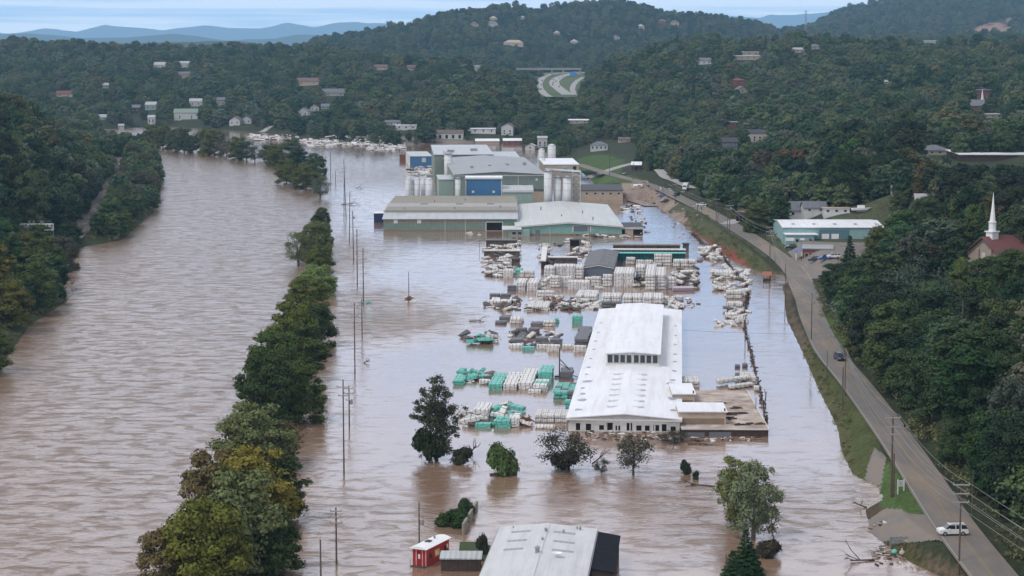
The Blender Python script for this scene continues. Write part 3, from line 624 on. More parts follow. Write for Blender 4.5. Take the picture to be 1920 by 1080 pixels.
def proto(kind, seed, h, r, nleaf, size, core=.66, bark='bark'):
    V, F, tm = tree_meshes(kind, seed, h, r, nleaf, size, core)
    cr = np_mesh('crown', V, F, M['leaves'], link=False); tr = tm.build('trunk', M[bark]); COL.objects.unlink(tr)
    return cr.data, tr.data, h, r
# near / middle quality prototypes (nominal heights in metres)
NEAR = {k: [proto(k, 100+i*7+j*31, h, r, nl, sz, co) for j in range(nv)] for i, (k, h, r, nl, sz, co, nv) in enumerate([
    ('round', 15, 6.5, 8500, .30, .6, 5), ('tall', 18, 4.8, 7500, .29, .55, 3), ('open', 15, 6.0, 3900, .23, .10, 3), ('conifer', 16, 3.6, 6000, .30, .6, 2), ('bush', 4, 3.2, 2600, .25, .6, 2), ('full', 15, 6.5, 10500, .30, .62, 4)])}
MID = {k: [proto(k, 500+i*7+j*31, h, r, nl, sz, co) for j in range(nv)] for i, (k, h, r, nl, sz, co, nv) in enumerate([
    ('round', 15, 6.5, 2400, .55, .7, 5), ('tall', 18, 4.8, 2000, .52, .65, 3), ('open', 15, 6.0, 1700, .42, .4, 2), ('conifer', 16, 3.6, 1500, .5, .68, 2), ('bush', 4, 3.2, 700, .45, .74, 2), ('full', 15, 6.5, 2800, .55, .7, 2)])}
n_trees = [0]
def tree(kind, x, y, z, h, wf=1.0, col=None, label='', cat='tree', group=None, q='near', var=None, rot=None, name='tree', bark=None, sink=0.0, r=None, tilt=0):
    P = (NEAR if q == 'near' else MID)[kind]; var = random.randrange(len(P)) if var is None else var % len(P)
    cd_, td_, h0, r0 = P[var]; e = empty(name, (x, y, z-sink), 0, label, cat, group); e.rotation_euler = (tilt, tilt*.6, random.random()*6.28 if rot is None else rot)
    sz = h/h0; sw = (r/r0 if r else sz*wf); e.scale = (sw, sw, sz)
    for nm, d in (('crown', cd_), ('trunk', td_)):
        o = bpy.data.objects.new(nm, d); COL.objects.link(o); o.parent = e
        if nm == 'crown' and col: o.color = tuple(col)+(0,)
    n_trees[0] += 1
    return e
DK = (.020,.032,.014); OL = (.055,.062,.016); YO = (.085,.078,.020); GY = (.058,.072,.038); MG = (.038,.058,.020); BR = (.060,.050,.028); LG = (.075,.11,.045); RU = (.11,.06,.025)
# --- the tree line standing in the water between river and yards (photo place of the trunk foot, height, crown radius)
strip = [
 (330,1100,9,5.5,'round',BR,'reddish brown leafed tree at the near tip of the drowned tree line'),
 (385,1110,13,6.5,'round',OL,'broad olive tree at the near end of the drowned tree line'),
 (455,1075,15,7.2,'round',GY,'broad silvery grey green tree beside the bare pale branches, drowned tree line'),
 (515,1075,9,4.6,'round',DK,'low dark tree below the silvery tree at the edge of the flooded yard'),
 (400,985,12,6.0,'round',BR,'brown olive tree with dark left flank on the river side of the tree line'),
 (480,985,13,7.2,'round',YO,'large yellowish olive tree in the drowned tree line, the widest of its row'),
 (535,975,11,5.0,'tall',DK,'dark green tree leaning over the water behind the silvery tree'),
 (480,880,12.5,7.5,'round',GY,'wide grey green dome of a willow in the drowned tree line'),
 (535,868,8,5.0,'open',BR,'half bare drooping tree at the yard edge of the tree line'),
 (500,800,15,6.8,'round',DK,'dark rounded tree rising behind the grey green willow'),
 (560,790,12,6.0,'round',(.03,.045,.016),'dark tree with low hanging branches facing the two near power poles'),
 (515,735,14,6.5,'round',(.032,.05,.018),'full dark green tree midway along the drowned tree line'),
 (575,715,14,6.0,'tall',(.03,.042,.016),'upright dark tree midway along the drowned tree line'),
 (548,668,14,6.5,'round',(.045,.058,.015),'bright topped olive green tree midway along the drowned tree line'),
 (592,650,11,5.5,'round',DK,'dark tree touching the yard side water midway along the tree line'),
 (575,600,12,6.5,'round',(.05,.062,.020),'olive tree with knobbly crown before the pale green one'),
 (595,555,10,6.0,'round',LG,'pale green rounded tree near the far end of the near tree line'),
 (606,535,7,4.2,'open',GY,'small grey leafed tree hanging over the yard water'),
 (560,498,12,6.2,'open',GY,'loose grey green tree reaching out over the river'),
 (592,490,14,6.5,'round',GY,'tall grey green tree at the far end of the near tree line'),
 (603,470,11,4.6,'full',(.04,.055,.018),'olive tree filling the gap before the slim dark tree'),
 (601,515,10,4.8,'full',(.045,.058,.018),'low olive tree on the yard side of the grey green pair'),
 (604,425,8,3.6,'full',(.035,.045,.018),'small ragged tree at the far tip of the near tree line'),
 (600,445,10,5.0,'tall',DK,'slim dark tree ending the near tree line'),
]
for px, py, h, r, k, c, lb in strip:
    p = G(px, py, 0); tree('full' if k == 'round' else k, p.x, p.y, -1.2, h+1.2, col=tuple(v*q_ for v, q_ in zip(c, (1.6,1.5,1.1))), label=lb, r=r*1.0, group='trees standing in the flood between river and yards')
for px, py, h, r, k, c, lb in [
 (538,345,13,7,'round',OL,'left olive tree of the far clump in the river'), (575,355,13,8,'round',(.06,.065,.02),'broad olive tree in the middle of the far clump'),
 (600,372,10,6,'open',GY,'ragged grey tree at the near right of the far clump'), (560,320,13,7.5,'round',DK,'dark tree behind the olive ones in the far clump'),
 (548,300,14,8,'tall',MG,'upright green tree at the back of the far clump'), (590,330,12,7,'round',MG,'green tree at the yard edge of the far clump')]:
    p = G(px, py, 0); tree('full' if k == 'round' else k, p.x, p.y, -1, h+2, col=tuple(v*1.3 for v in c), label=lb, r=r, q='near', group='clump of trees in the water beyond the tree line')
for i, (px, py, h, r, k, c) in enumerate([(285,276,17,8,'round',OL),(305,280,18,8,'round',OL),(330,284,17,8,'tall',MG),(345,286,17,9,'round',(.045,.05,.025)),(362,288,16,7,'open',DK),
 (385,288,17,8,'round',OL),(402,292,18,9,'round',(.065,.065,.022)),(425,294,14,7,'open',BR),(447,300,15,8,'round',OL),(462,304,14,8,'open',DK),(478,304,11,6,'open',GY),(495,300,10,5,'open',GY),(505,308,13,6,'round',BR),(520,312,14,7,'round',OL)]):
    p = G(px, py, 0); tree('full' if k == 'round' else k, p.x, p.y, -1, h+1, col=tuple(v*1.3 for v in c), r=r, q='near', group='row of trees drowned across the river bend',
        label='%s tree, %s from left in the drowned row at the river bend' % ({OL:'olive',MG:'mid green',DK:'dark ragged',BR:'brownish',GY:'thin grey'}.get(c,'dull green'), ['first','second','third','fourth','fifth','sixth','seventh','eighth','ninth','tenth','eleventh','twelfth','thirteenth','fourteenth'][i]))
# left bank, near
for px, py, h, r, k, c, lb in [
 (-30,700,12,7,'round',(.05,.062,.02),'green tree cut by the photo edge on the left bank, lowest of them'),
 (15,625,12,6.5,'round',(.07,.07,.018),'yellow green tree on the left bank by the photo edge'),
 (-10,560,13,7,'round',YO,'yellowish tree at the photo edge above the river'),
 (60,590,13,7,'round',(.04,.055,.016),'dark olive tree leaning over the fallen black branches'),
 (85,545,14,7,'round',(.045,.058,.018),'broad olive tree below the signal gantry'),
 (40,520,12,7,'round',(.055,.06,.018),'olive tree left of the rail line below the gantry'),
 (120,505,12,6,'round',(.045,.045,.028),'dull brown green tree at the bend below the gantry'),
 (130,470,9,5,'round',DK,'small dark tree where the railway meets the trees'),
 (75,480,7.5,5,'round',MG,'green tree just below the signal gantry'),
 (15,480,8.5,6,'round',MG,'green tree beneath the bluff by the photo edge'),
 (180,447,6,3,'tall',DK,'thin dark tree in the water beside the railway'),
 (228,440,9,5.5,'round',(.055,.065,.02),'olive green tree leaning over the river below the railway'),
 (212,446,7,4,'open',DK,'dark twiggy tree at the waterline below the railway'),
 (245,415,8,4,'round',BR,'low brownish tree at the river edge'),
 (262,385,13,6.5,'round',(.04,.045,.03),'dull dark tree on the point between railway and river'),
 (285,372,12,6,'open',BR,'rusty brown half bare tree on the river point'),
 (240,362,13,6,'open',(.05,.05,.035),'grey brown tree beside the rail curve'),
 (270,335,12,6.5,'open',BR,'thin brown tree at the tip of the river point'),
 (250,320,13,6,'round',(.05,.055,.03),'grey olive tree at the head of the river point'),
 (225,385,8,4.5,'round',DK,'dark bush like tree between rail curve and river'),
 (200,312,11,5,'open',DK,'ragged dark tree standing by the far rail curve'),
 (268,300,12,5.5,'round',OL,'olive tree at the far end of the river point')]:
    p = G(px, py, 0); z = max(land1(p.x, p.y), -.8); tree('full' if k == 'round' else k, p.x, p.y, z, h, col=tuple(v*1.3 for v in c), label=lb, r=r, group='trees on the left river bank')
for px, py, h, r, k, c, lb in [
 (1592,545,17,4.6,'conifer',(.022,.038,.020),'tall dark evergreen standing before the right half of the teal store'),
 (1566,548,9,5.0,'full',DK,'low dark tree at the corner of the brick store parking lot'),
 (1620,555,11,6.0,'full',(.028,.044,.02),'dark leafy tree right of the tall evergreen'),
 (1578,575,10,5.5,'full',(.026,.040,.018),'dark tree overhanging the flooded road bend'),
 (1606,600,12,6.0,'full',(.036,.058,.02),'mid green tree right of the road bend'),
 (1655,500,12,6.0,'full',(.05,.058,.02),'olive tree by the green dumpsters'),
 (1690,500,12,6.5,'full',(.034,.066,.03),'fresh green tree between dumpsters and church'),
 (1640,640,11,6.0,'full',(.030,.048,.018),'green tree at the edge of the small roadside lawn'),
 (1425,436,12,6.5,'full',(.048,.058,.02),'big olive green tree left of the teal store'),
 (1400,400,11,6.0,'full',DK,'dark tree behind the dark walled roadside building'),
 (1712,760,12,6.0,'full',(.030,.046,.018),'dark green tree crowding the road above the big pole'),
 (1850,545,9,5.0,'full',(.036,.052,.02),'green tree covering the foot of the church gable'),
 (1905,560,12,7.0,'full',(.032,.050,.018),'big dark tree below the church by the photo edge'),
 (1690,402,9,5.5,'full',(.04,.055,.02),'green tree below the white roofed house by the side street'),
 (1735,425,10,6,'full',(.034,.05,.02),'dark green tree before the second white roofed house'),
 (1330,372,9,5,'full',DK,'dark tree beside the white box truck')]:
    X_ = Pd(px, py, 1000.); Ys_ = np.arange(280., 1400., 1.); k_ = np.nonzero(HC+(X_.z-HC)*Ys_/1000. <= np.maximum(land(X_.x*Ys_/1000., Ys_), 0))[0][0]; Y_ = float(Ys_[k_])
    tree(k, X_.x*Y_/1000., Y_, land1(X_.x*Y_/1000., Y_)-.3, h, col=tuple(v*1.25 for v in c), label=lb, r=r)
# trees in the yard water
def yard_tree(kind, px, py, h, r, c, lb, tilt=0, var=None, z=-.6, name='tree', cat='tree'):
    p = G(px, py, 0); return tree(kind, p.x, p.y, z, h-z, col=c, label=lb, r=r, tilt=tilt, var=var, name=name, cat=cat)
yard_tree('bush', 805,862,6.5,3.6,(.018,.026,.010),'mass of dark ivy round the foot of the tall flooded tree', name='ivy', cat='ivy')
yard_tree('bush', 868,868,3.2,2.6,(.03,.032,.018),'low tangled dark bush beside the tall flooded tree', name='bush', cat='bush')
yard_tree('open', 1062,885,9.0,5.6,(.040,.040,.028),'wide half bare dark tree standing in the water before the white hall')
yard_tree('bush', 1060,880,4.2,3.0,(.022,.026,.014),'dark undergrowth at the foot of the wide half bare tree', name='bush', cat='bush')
yard_tree('open', 1187,888,8.4,4.0,(.045,.045,.028),'smaller spreading tree in the water before the windows of the white hall')
yard_tree('open', 1128,888,3.4,1.5,(.045,.048,.03),'sapling in the water between the two half bare trees', name='sapling')
yard_tree('bush', 942,888,6.2,3.2,(.060,.090,.028),'bright green bush on a small dark raft of debris', name='bush', cat='bush', z=-1.5)
yard_tree('open', 1265,830,2.4,3.6,(.04,.04,.03),'uprooted brushy treetop floating by the hall corner', name='bush', cat='bush')
yard_tree('bush', 1286,888,2.8,1.2,(.025,.035,.015),'small dark bush poking out of the water', name='bush', cat='bush')
yard_tree('bush', 1305,898,1.6,.8,(.022,.03,.015),'tiny dark bush beside the small one in the water', name='bush', cat='bush')
yard_tree('bush', 848,985,2.8,3.0,(.024,.044,.012),'rounded ivy bush on the retaining wall by the red caboose', name='ivy', cat='ivy')
yard_tree('bush', 872,968,3.2,1.7,(.03,.05,.018),'smaller bush at the top of the retaining wall', name='bush', cat='bush')
yard_tree('bush', 905,1040,3.4,1.2,(.03,.035,.02),'dark twiggy bush against the long metal roofed building', name='bush', cat='bush')
yard_tree('conifer', 1398,1078,7.2,2.9,(.016,.038,.013),'dark green conifer by the lower photo edge')
yard_tree('conifer', 1372,1108,6.2,2.7,(.020,.044,.015),'second conifer cut off by the lower photo edge')
yard_tree('bush', 1440,1042,2.8,2.3,(.04,.034,.022),'brown clump of brush caught by the pale green tree', name='bush', cat='bush')
# the tall half bare tree at the lumber yard: built with its own branching
def tall_ragged(px, py, h, label, colr=(.045,.050,.028,0), wx=1.0, seed=41, nl=12500, name='tree'):
    g = np.random.default_rng(seed); p = G(px, py, 0); e = empty('tree', (p.x, p.y, 0), 0, label, 'tree')
    cl = [(.3,0,.30,1.7),(-.9,.3,.42,1.4),(.8,-.3,.46,1.6),(-1.6,0,.55,1.3),(.1,.4,.58,1.7),(1.7,.2,.57,1.2),(-2.6,.2,.66,1.1),(-.7,-.3,.70,1.5),(1.2,0,.70,1.4),(.4,.3,.80,1.4),(-1.6,.2,.80,1.0),(1.9,0,.80,.9),
          (-.2,0,.90,1.2),(.8,.1,.955,.9),(-3.5,0,.56,.9),(-3.0,.2,.47,.8),(2.9,0,.63,1.0),(3.5,.2,.52,.9),(2.7,.1,.42,1.1),(3.4,-.1,.33,.9),(-1.2,.1,.2,1.4),(.9,.1,.18,1.5),(-.5,0,.62,1.6),(.9,.2,.5,1.7),(-.9,.1,.97,.6),(2.2,-.2,.30,1.2),(-3.9,.2,.70,.6)]
    c = np.array([(a*wx, b_, z*h) for a, b_, z, _ in cl]); rad = np.array([q[3] for q in cl])*1.0
    c2 = (c[:,None]+g.normal(size=(len(c),4,3))*rad[:,None,None]*np.array([.75,.6,.6])).reshape(-1,3); r2 = np.repeat(rad*.48, 4)
    lv, lf = leaf_cloud(c2, r2, nl, .19, g, .95, .5); cv, cf = cores(c2[::4], r2[::4], .3)
    tri = np.vstack([lf[:, [0,1,2]]+len(cv), lf[:, [0,2,3]]+len(cv)])
    o = np_mesh('crown', np.vstack([cv, lv]), np.vstack([cf, tri]), M['leaves'], parent=e); o.color = colr
    mb = MB(); mb.tube((0,0,-1.5),(.1,0,h*.4),.42,.28,8).tube((.1,0,h*.4),(-.2,0,h*.75),.28,.14,8).tube((-.2,0,h*.75),(.1,0,h*.95),.14,.05,6)
    mb.tube((0,0,h*.12),(1.6,0,h*.45),.26,.14,7).tube((1.6,0,h*.45),(1.9,0,h*.8),.14,.05,6)
    for q in c: 
        s = max(.15*h, q[2]*.72); mb.tube((0 if q[0] < .8 else q[0]*.4, 0, s), tuple(q), .10, .03, 5)
    mb.build('trunk', M['bark'], e)
tall_ragged(818, 862, 16.0, 'tall ragged dark tree wrapped in ivy, standing in the water by the lumber')
tall_ragged(1412, 1012, 12.6, 'tall pale green tree in the flood near the road bank', (.13,.155,.085,0), 1.0, 43, 15000)
tall_ragged(1378, 985, 10.8, 'yellow topped slim tree beside the tall pale green one', (.13,.14,.05,0), .55, 44, 14000)
# bare pale branches showing through the near tree line, fallen trees, floating driftwood
def branchy(name, label, cat, base, dirv, length, r0, seed, mat='driftwood', depth=3, loc_z=0.0):
    g = np.random.default_rng(seed); mb = MB()
    def rec(p, d, l, r, k):
        q = p + d*l; mb.tube(p, q, r, r*.6, 5)
        if k == 0: return
        for _ in range(2 if k < 3 else 3):
            nd = (d + Vector(g.normal(size=3))*.45).normalized(); rec(p + d*l*float(.55+.45*g.random()), nd, l*.6, r*.55, k-1)
    rec(Vector((0,0,0)), Vector(dirv).normalized(), length*.5, r0, depth)
    return tag(mb.build(name, M[mat], loc=base), label, cat)
b0 = G(398, 1045, 0)
branchy('bare_branches', 'bare bleached branches rising out of the near brown green trees', 'branches', (b0.x-.5, b0.y-5.5, 4.5), (-.3,0,1), 9.5, .16, 3, 'dead_bark')
for px, py, dv, ln, sd, lb in [(75,575,(1,.2,.15),15,5,'fallen dark branches trailing into the river from the left bank'),(105,545,(1,.3,.2),7,8,'black snag caught at the left bank trees'),
 (1340,912,(-1,.35,.02),9,9,'long dark log floating left of the pale green tree'),(1640,1050,(-1,-.2,.03),8,12,'driftwood log with knots in the water off the driveway'),(1625,952,(-1,.6,.3),3.4,13,'broken branch stub sticking up at the flooded driveway corner'),
 (1455,1030,(-.2,1,1.2),9,14,'thin leaning dead trunk under the pale green tree'),(880,852,(1,0,1.3),4.5,15,'bare forked branch beside the tall ragged tree'),(1110,870,(1,0,.8),5,16,'leaning bare limb on the wide half bare tree'),
 (1290,832,(1,-.3,.05),8,17,'bare treetop floating along the front of the mud covered roof'),(1435,752,(.2,.5,1.5),3,18,'blackened snag at the end of the debris fence line'),(682,680,(1,.2,.35),2.4,19,'small forked snag poking out near the power poles'),
 (880,602,(1,0,.04),7,20,'long thin dark log floating left of the lumber'),(640,383,(1,.1,.05),12,21,'drifting tangle of branches by the far end of the tree line'),(668,352,(1,.1,.3),5,22,'black clump of driftwood in the open water'),
 (1680,1040,(-1,.3,.05),5,23,'dark driftwood on the muddy bank near the lower photo edge')]:
    p = G(px, py, .1); branchy('driftwood', lb, 'driftwood', (p.x, p.y, .12), dv, ln, .16 if ln < 12 else .2, sd)
# --- woods: candidates over the land, thinned to what the camera can see
def poly_px(pts, z): return np.array([[*G(x, y, z).xy] for x, y in pts])
CLEAR = []                       # screen boxes (x0, y0, x1, y1, D): things the woods leave open to the river side
def clear(x0, y0, x1, y1, D): CLEAR.append((x0, y0, x1, y1, D))
# ---------------------------------------------------------------- buildings
RZ = math.radians
class Bld:
    """a building in its own frame: x along the front, y away from the river camera, z up from the water"""
    def __init__(s, name, label, p, rot, w, d, h, roof='gy', rise=1.5, wall='white_wall', rf='white_roof', over=.4, base=-3, group=None, cat='building', thick=.22, trim=None, wallname='wall'):
        s.e = empty(name, (p[0], p[1], p[2] if len(p) > 2 else 0), rot, label, cat, group); s.w, s.d, s.h, s.rise, s.roof = w, d, h, rise, roof
        o = over; t = thick; m = MB()
        if roof == 'gy':
            m.profy([(0,base),(w,base),(w,h),(w/2,h+rise),(0,h)], 0, d)
            k = rise/(w/2); prof = [(-o,h-k*o+.02),(w/2,h+rise+.02),(w+o,h-k*o+.02),(w+o,h-k*o+t),(w/2,h+rise+t),(-o,h-k*o+t)]
            r = MB().profy(prof, -o, d+o)
        elif roof == 'gx':
            m.profx([(0,base),(d,base),(d,h),(d/2,h+rise),(0,h)], 0, w)
            k = rise/(d/2); prof = [(-o,h-k*o+.02),(d/2,h+rise+.02),(d+o,h-k*o+.02),(d+o,h-k*o+t),(d/2,h+rise+t),(-o,h-k*o+t)]
            r = MB().profx(prof, -o, w+o)
        elif roof == 'shed':      # rises away from the front
            m.profx([(0,base),(d,base),(d,h+rise),(0,h)], 0, w)
            k = rise/d; r = MB().profx([(-o,h-k*o+.02),(d+o,h+rise+k*o+.02),(d+o,h+rise+k*o+t),(-o,h-k*o+t)], -o, w+o)
        elif roof == 'hip':
            m.box(0,0,base,w,d,h); q = min(w,d)/2; r = MB()
            r.add([(-o,-o,h),(w+o,-o,h),(w+o,d+o,h),(-o,d+o,h),(q,d/2,h+rise),(w-q,d/2,h+rise)] if w > d else [(-o,-o,h),(w+o,-o,h),(w+o,d+o,h),(-o,d+o,h),(w/2,q,h+rise),(w/2,d-q,h+rise)],
                  [(0,1,5,4),(1,2,5),(2,3,4,5),(3,0,4),(3,2,1,0)] if w > d else [(0,1,4),(1,2,5,4),(2,3,5),(3,0,4,5),(3,2,1,0)])
        else:
            m.box(0,0,base,w,d,h); r = MB().box(-o,-o,h+.02,w+o,d+o,h+.02+max(t,rise))
        s.wallo = m.build(wallname, M[wall], s.e); s.roofo = r.build('roof', M[rf], s.e)
    def front(s, x, z, w, h, name='window', glass='glass', frame='trim', f=.12, y=0.0, sill=False):
        a = MB().box(x-f, y-.06, z-f, x, y+.02, z+h+f).box(x+w, y-.06, z-f, x+w+f, y+.02, z+h+f).box(x, y-.06, z+h, x+w, y+.02, z+h+f).box(x, y-.06, z-f, x+w, y+.02, z)
        o = a.build(name, M[frame], s.e); MB().box(x+.01, y-.03, z+.01, x+w-.01, y+.01, z+h-.01).build('pane' if name == 'window' else 'leaf', M[glass], o); return o
    def side(s, y, z, w, h, right=False, name='window', glass='glass', frame='trim', f=.12):
        x = s.w if right else 0; a, b = (x-.02, x+.06) if right else (x-.06, x+.02); c, d_ = (x-.01, x+.03) if right else (x-.03, x+.01)
        m = MB().box(a, y-f, z-f, b, y, z+h+f).box(a, y+w, z-f, b, y+w+f, z+h+f).box(a, y, z+h, b, y+w, z+h+f).box(a, y, z-f, b, y+w, z)
        o = m.build(name, M[frame], s.e); MB().box(c, y+.01, z+.01, d_, y+w-.01, z+h-.01).build('pane' if name == 'window' else 'leaf', M[glass], o); return o
    def part(s, name, mb, mat, smooth=False): return mb.build(name, M[mat] if isinstance(mat, str) else [M[q] for q in mat], s.e, smooth)
YR = RZ(-4.8)                                        # heading of the lumber yard
# ---- the long white hall
p0 = G(1066, 808, 0); HW, HL = 23.0, 169.0
hall = Bld('lumber_hall', 'long white metal roofed hall with a raised clerestory, standing in the lumber yard', p0, YR, HW, HL, 2.75, 'gy', .95, 'white_wall', 'white_roof', .5)
for i, (px, wd, zb, hh) in enumerate([(1085,1.1,.2,1.5),(1104,1.1,.2,1.4),(1129,1.0,.35,1.0),(1145,1.15,.3,1.6),(1160,1.0,.3,1.0),(1182,1.15,.3,1.6),(1200,1.1,.3,1.1),(1216,1.0,.3,1.1),(1233,1.2,.3,1.25),(1249,1.2,.25,1.5),(1265,1.1,.3,1.0)]):
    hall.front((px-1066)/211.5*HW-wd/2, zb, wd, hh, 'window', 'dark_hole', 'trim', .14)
hall.part('fascia', MB().box(-.5,-.56,2.35,HW+.5,-.51,2.75), 'trim')
for k in range(1, 9): hall.part('pilaster', MB().box(k*2.55-.12,-.10,-1,k*2.55+.12,-.0,2.7), 'trim')
c0 = (5.5, 17.9); y0, y1 = 64, 153; ce = hall.e
M['stain'] = pm('stain', (.33,.33,.42), .8, n=.8, col2=(.50,.48,.50)); M['vent_grey'] = pm('vent_grey', (.52,.53,.55), .6)
def roof_z(x): return 2.75 + .95*(1-abs(x-HW/2)/(HW/2)) + .22
m = MB(); zc = 6.3
m.profy([(c0[0],2.9),(c0[1],2.9),(c0[1],zc),((c0[0]+c0[1])/2,zc+.45),(c0[0],zc)], y0, y1)
cl = m.build('clerestory', M['white_wall'], ce)
MB().profy([(c0[0]-.5,zc-.03),(11.7,zc+.47),(c0[1]+.5,zc-.03),(c0[1]+.5,zc+.2),(11.7,zc+.7),(c0[0]-.5,zc+.2)], y0-.6, y1+.5).build('clerestory_roof', M['white_roof'], cl)
MB().box(c0[0]-.25,y0-.5,2.9,c0[1]+.25,y0-.01,4.0).build('clerestory_sill', M['trim'], cl)
for k in range(8):
    x = c0[0]+.45+k*1.50+(.12 if k > 3 else -.12)
    MB().box(x, y0-.16, 4.25, x+1.05, y0-.04, 6.0).build('clerestory_window', M['glass'], cl)
    MB().box(x-.2, y0-.24, 4.1, x-.06, y0-.02, 6.2).build('mullion', M['trim'], cl)
for side in (-1, 1):
    for k in range(7):
        x = HW/2 + side*(2.75); y = 8 + k*6.9; s_ = 1.15
        mb = MB(); zr = roof_z(x)
        for q in (-1, 1):
            mb.add([(x, y-.5, zr+.03), (x+q*s_, y+.35, zr+.03), (x+q*s_, y+1.1, zr+.03), (x, y+.5, zr+.05), (x, y+.1, zr+.3), (x+q*s_, y+.85, zr+.18)], [(0,1,5,4),(4,5,2,3),(1,2,5),(0,4,3)] if q > 0 else [(4,5,1,0),(3,2,5,4),(5,2,1),(3,4,0)])
        mb.build('roof_vent', M['vent_grey'], ce)

for side, lst in ((0, [(6,3.0,2.2),(17,4.0,2.6),(25,3.4,2.0),(33,2.6,1.4),(41,4.2,2.6),(52,2.2,1.2),(62,2.6,1.5),(75,2.4,1.2),(90,2.6,1.4),(104,2.2,1.1),(120,2.4,1.2),(138,2.4,1.2)]), (1, [(7,3.0,1.8),(20,5.2,2.2),(29,2.6,1.6),(39,4.4,2.6),(45,3.0,1.8),(58,3.0,1.5),(72,2.5,1.3),(84,2.4,1.2),(100,2.4,1.2),(116,2.2,1.1),(134,2.3,1.1)])):
    for i, (y, ln, wd) in enumerate(lst):
        g = np.random.default_rng(i+side*50); x0 = .6 if side == 0 else HW-.6-wd; n = 7
        pts = []
        for j in range(n):
            a = j/n*6.283; x = x0+wd/2+math.cos(a)*wd/2*g.uniform(.5,1.05); yy = y+ln/2+math.sin(a)*ln/2*g.uniform(.5,1.05); pts.append((x, yy, roof_z(x)+.05))
        MB().add(pts, [tuple(range(n))]).build('stain', M['stain'], ce)
# ---- mud covered annex
pa = G(1279, 818, 0)
q = Vector((math.cos(YR), math.sin(YR))); vq = Vector((-math.sin(YR), math.cos(YR)))
an = Bld('annex_building', 'low flat roofed annex covered with mud and puddles, right of the long white hall', (pa.x, pa.y, 0), RZ(-1.2), 17.6, 46, 1.3, 'flat', .1, 'dark_wall', 'mud_roof', .15, thick=.12)
an.part('parapet', MB().box(-.15,-.22,1.44,10.8,-.05,1.62).box(10.8,-.22,1.40,17.75,-.05,1.52).box(17.62,0,1.43,17.8,46,1.65), 'trim')
for (x0, x1, ya, yb, zt) in ((-.4, 9.4, 5.5, 15.5, 4.0), (-.4, 4.4, 27, 40, 3.9)):
    b_ = an.part('roof_bay', MB().box(x0, ya, 1.45, x1, yb, zt), 'beige_wall')
    MB().box(x0-.1, ya-.3, zt+.01, x1+.3, yb+.3, zt+.22).build('bay_roof', M['white_roof'], b_)
    MB().box(x0+.5, ya-.08, 1.5, x1-.4, ya-.02, 2.7).build('bay_panel', M['inset_wall'], b_)
    MB().box(x1-.4, ya+.2, zt+.24, x1-.1, ya+.6, zt+.75).build('vent_pipe', M['dark_trim'], b_)
an.part('window_band', MB().box(5.5,-.06,-.1,10,-.01,.9).box(.4,-.06,0,4.6,-.01,.8), 'slate_roof')
g = np.random.default_rng(5)
for (x, y, a, ln) in [(10,30,.2,4),(13,18,.4,3.4),(11,16.5,-.2,3),(13.5,24,.1,2.4),(15,6,.5,3.0),(12.5,4.5,.2,2.2),(10.5,12,.9,3.6)]:
    pp = an.e.matrix_basis @ Vector((x, y, 1.5)) if False else Matrix.Rotation(RZ(-1.2),3,'Z') @ Vector((x, y, 0)) + Vector((pa.x, pa.y, 1.5))
    mb = MB()
    for k in range(5): mb.obox((g.normal()*ln*.25, g.normal()*.5, .1), (ln*g.uniform(.4,.9), .25*g.uniform(.5,2.4), .16), Matrix.Rotation(a+g.normal()*.4, 3, 'Z'))
    o = tag(mb.build('wreckage', M['driftwood'], loc=pp), 'dark splintered boards lying on the mud covered roof', 'wreckage', 'splintered boards on the mud covered roof')
# ---- foreground long building (grey white roof) with the black lean-to
pf = G(940, 988, 4.4); prf = G(1117, 992, 4.4); wfb = (prf-pf).length; rotf = math.atan2(prf.y-pf.y, prf.x-pf.x)
Lf = 46.0; rr = rotf
of = Vector((pf.x, pf.y, 0)) - Lf*Vector((-math.sin(rr), math.cos(rr), 0))
fb = Bld('workshop_building', 'grey white metal roofed building with skylight strips, cut off by the lower photo edge', of, rr, wfb, Lf, 4.2, 'gy', .7, 'white_wall', 'fore_roof', .25, cat='building')
for dy, xs_ in ((4.6, (2.0,8.6)), (10.2,(1.9,8.9)), (15.4,(1.8,9.1))):
    for k, x in enumerate(xs_):
        for xa in (x,):
            y = Lf - dy - (0.6 if k else 0); L_ = 3.0 if k == 0 else 3.3; pz = lambda x_: 4.2+.7*(1-abs(x_-wfb/2)/(wfb/2))+.25
            MB().add([(xa, y, pz(xa)), (xa+L_, y, pz(xa+L_)), (xa+L_, y+1.05, pz(xa+L_)), (xa, y+1.05, pz(xa)), (xa, y, pz(xa)-.1),(xa+L_, y, pz(xa+L_)-.1)], [(0,1,2,3),(4,5,1,0)]).build('skylight', M['grey_roof'], fb.e)
for x, y, s_ in ((wfb/2,Lf-5.2,.5),(wfb/2-.1,Lf-10.6,.4),(wfb/2-.3,Lf-18,.8),(wfb*.68,Lf-4.4,.35),(2.0,Lf-1.2,.22),(12.5,Lf-1.6,.4),(12.0,Lf-1.2,.3)):
    z = 4.2+.7*(1-abs(x-wfb/2)/(wfb/2))+.2; fb.part('roof_vent', MB().lathe([(s_*.4,z-.1),(s_*.4,z+s_*.9),(s_*.65,z+s_*1.0),(s_*.05,z+s_*1.4)], (x,y), 10), 'metal')
fb.part('satellite_dish', MB().lathe([(.05,5.1),(.55,5.3),(.75,5.55),(.7,5.56),(.5,5.36),(.04,5.18)], (10.2,Lf-19.5), 14), 'white_paint')
fb.part('gutter', MB().box(-.45,0,4.0,-.27,Lf,4.2).box(wfb+.27,0,4.0,wfb+.42,Lf,4.2), 'metal')
fb.part('ridge_cap', MB().box(wfb/2-.25,-.2,5.10,wfb/2+.25,Lf+.2,5.18), 'pale_roof')
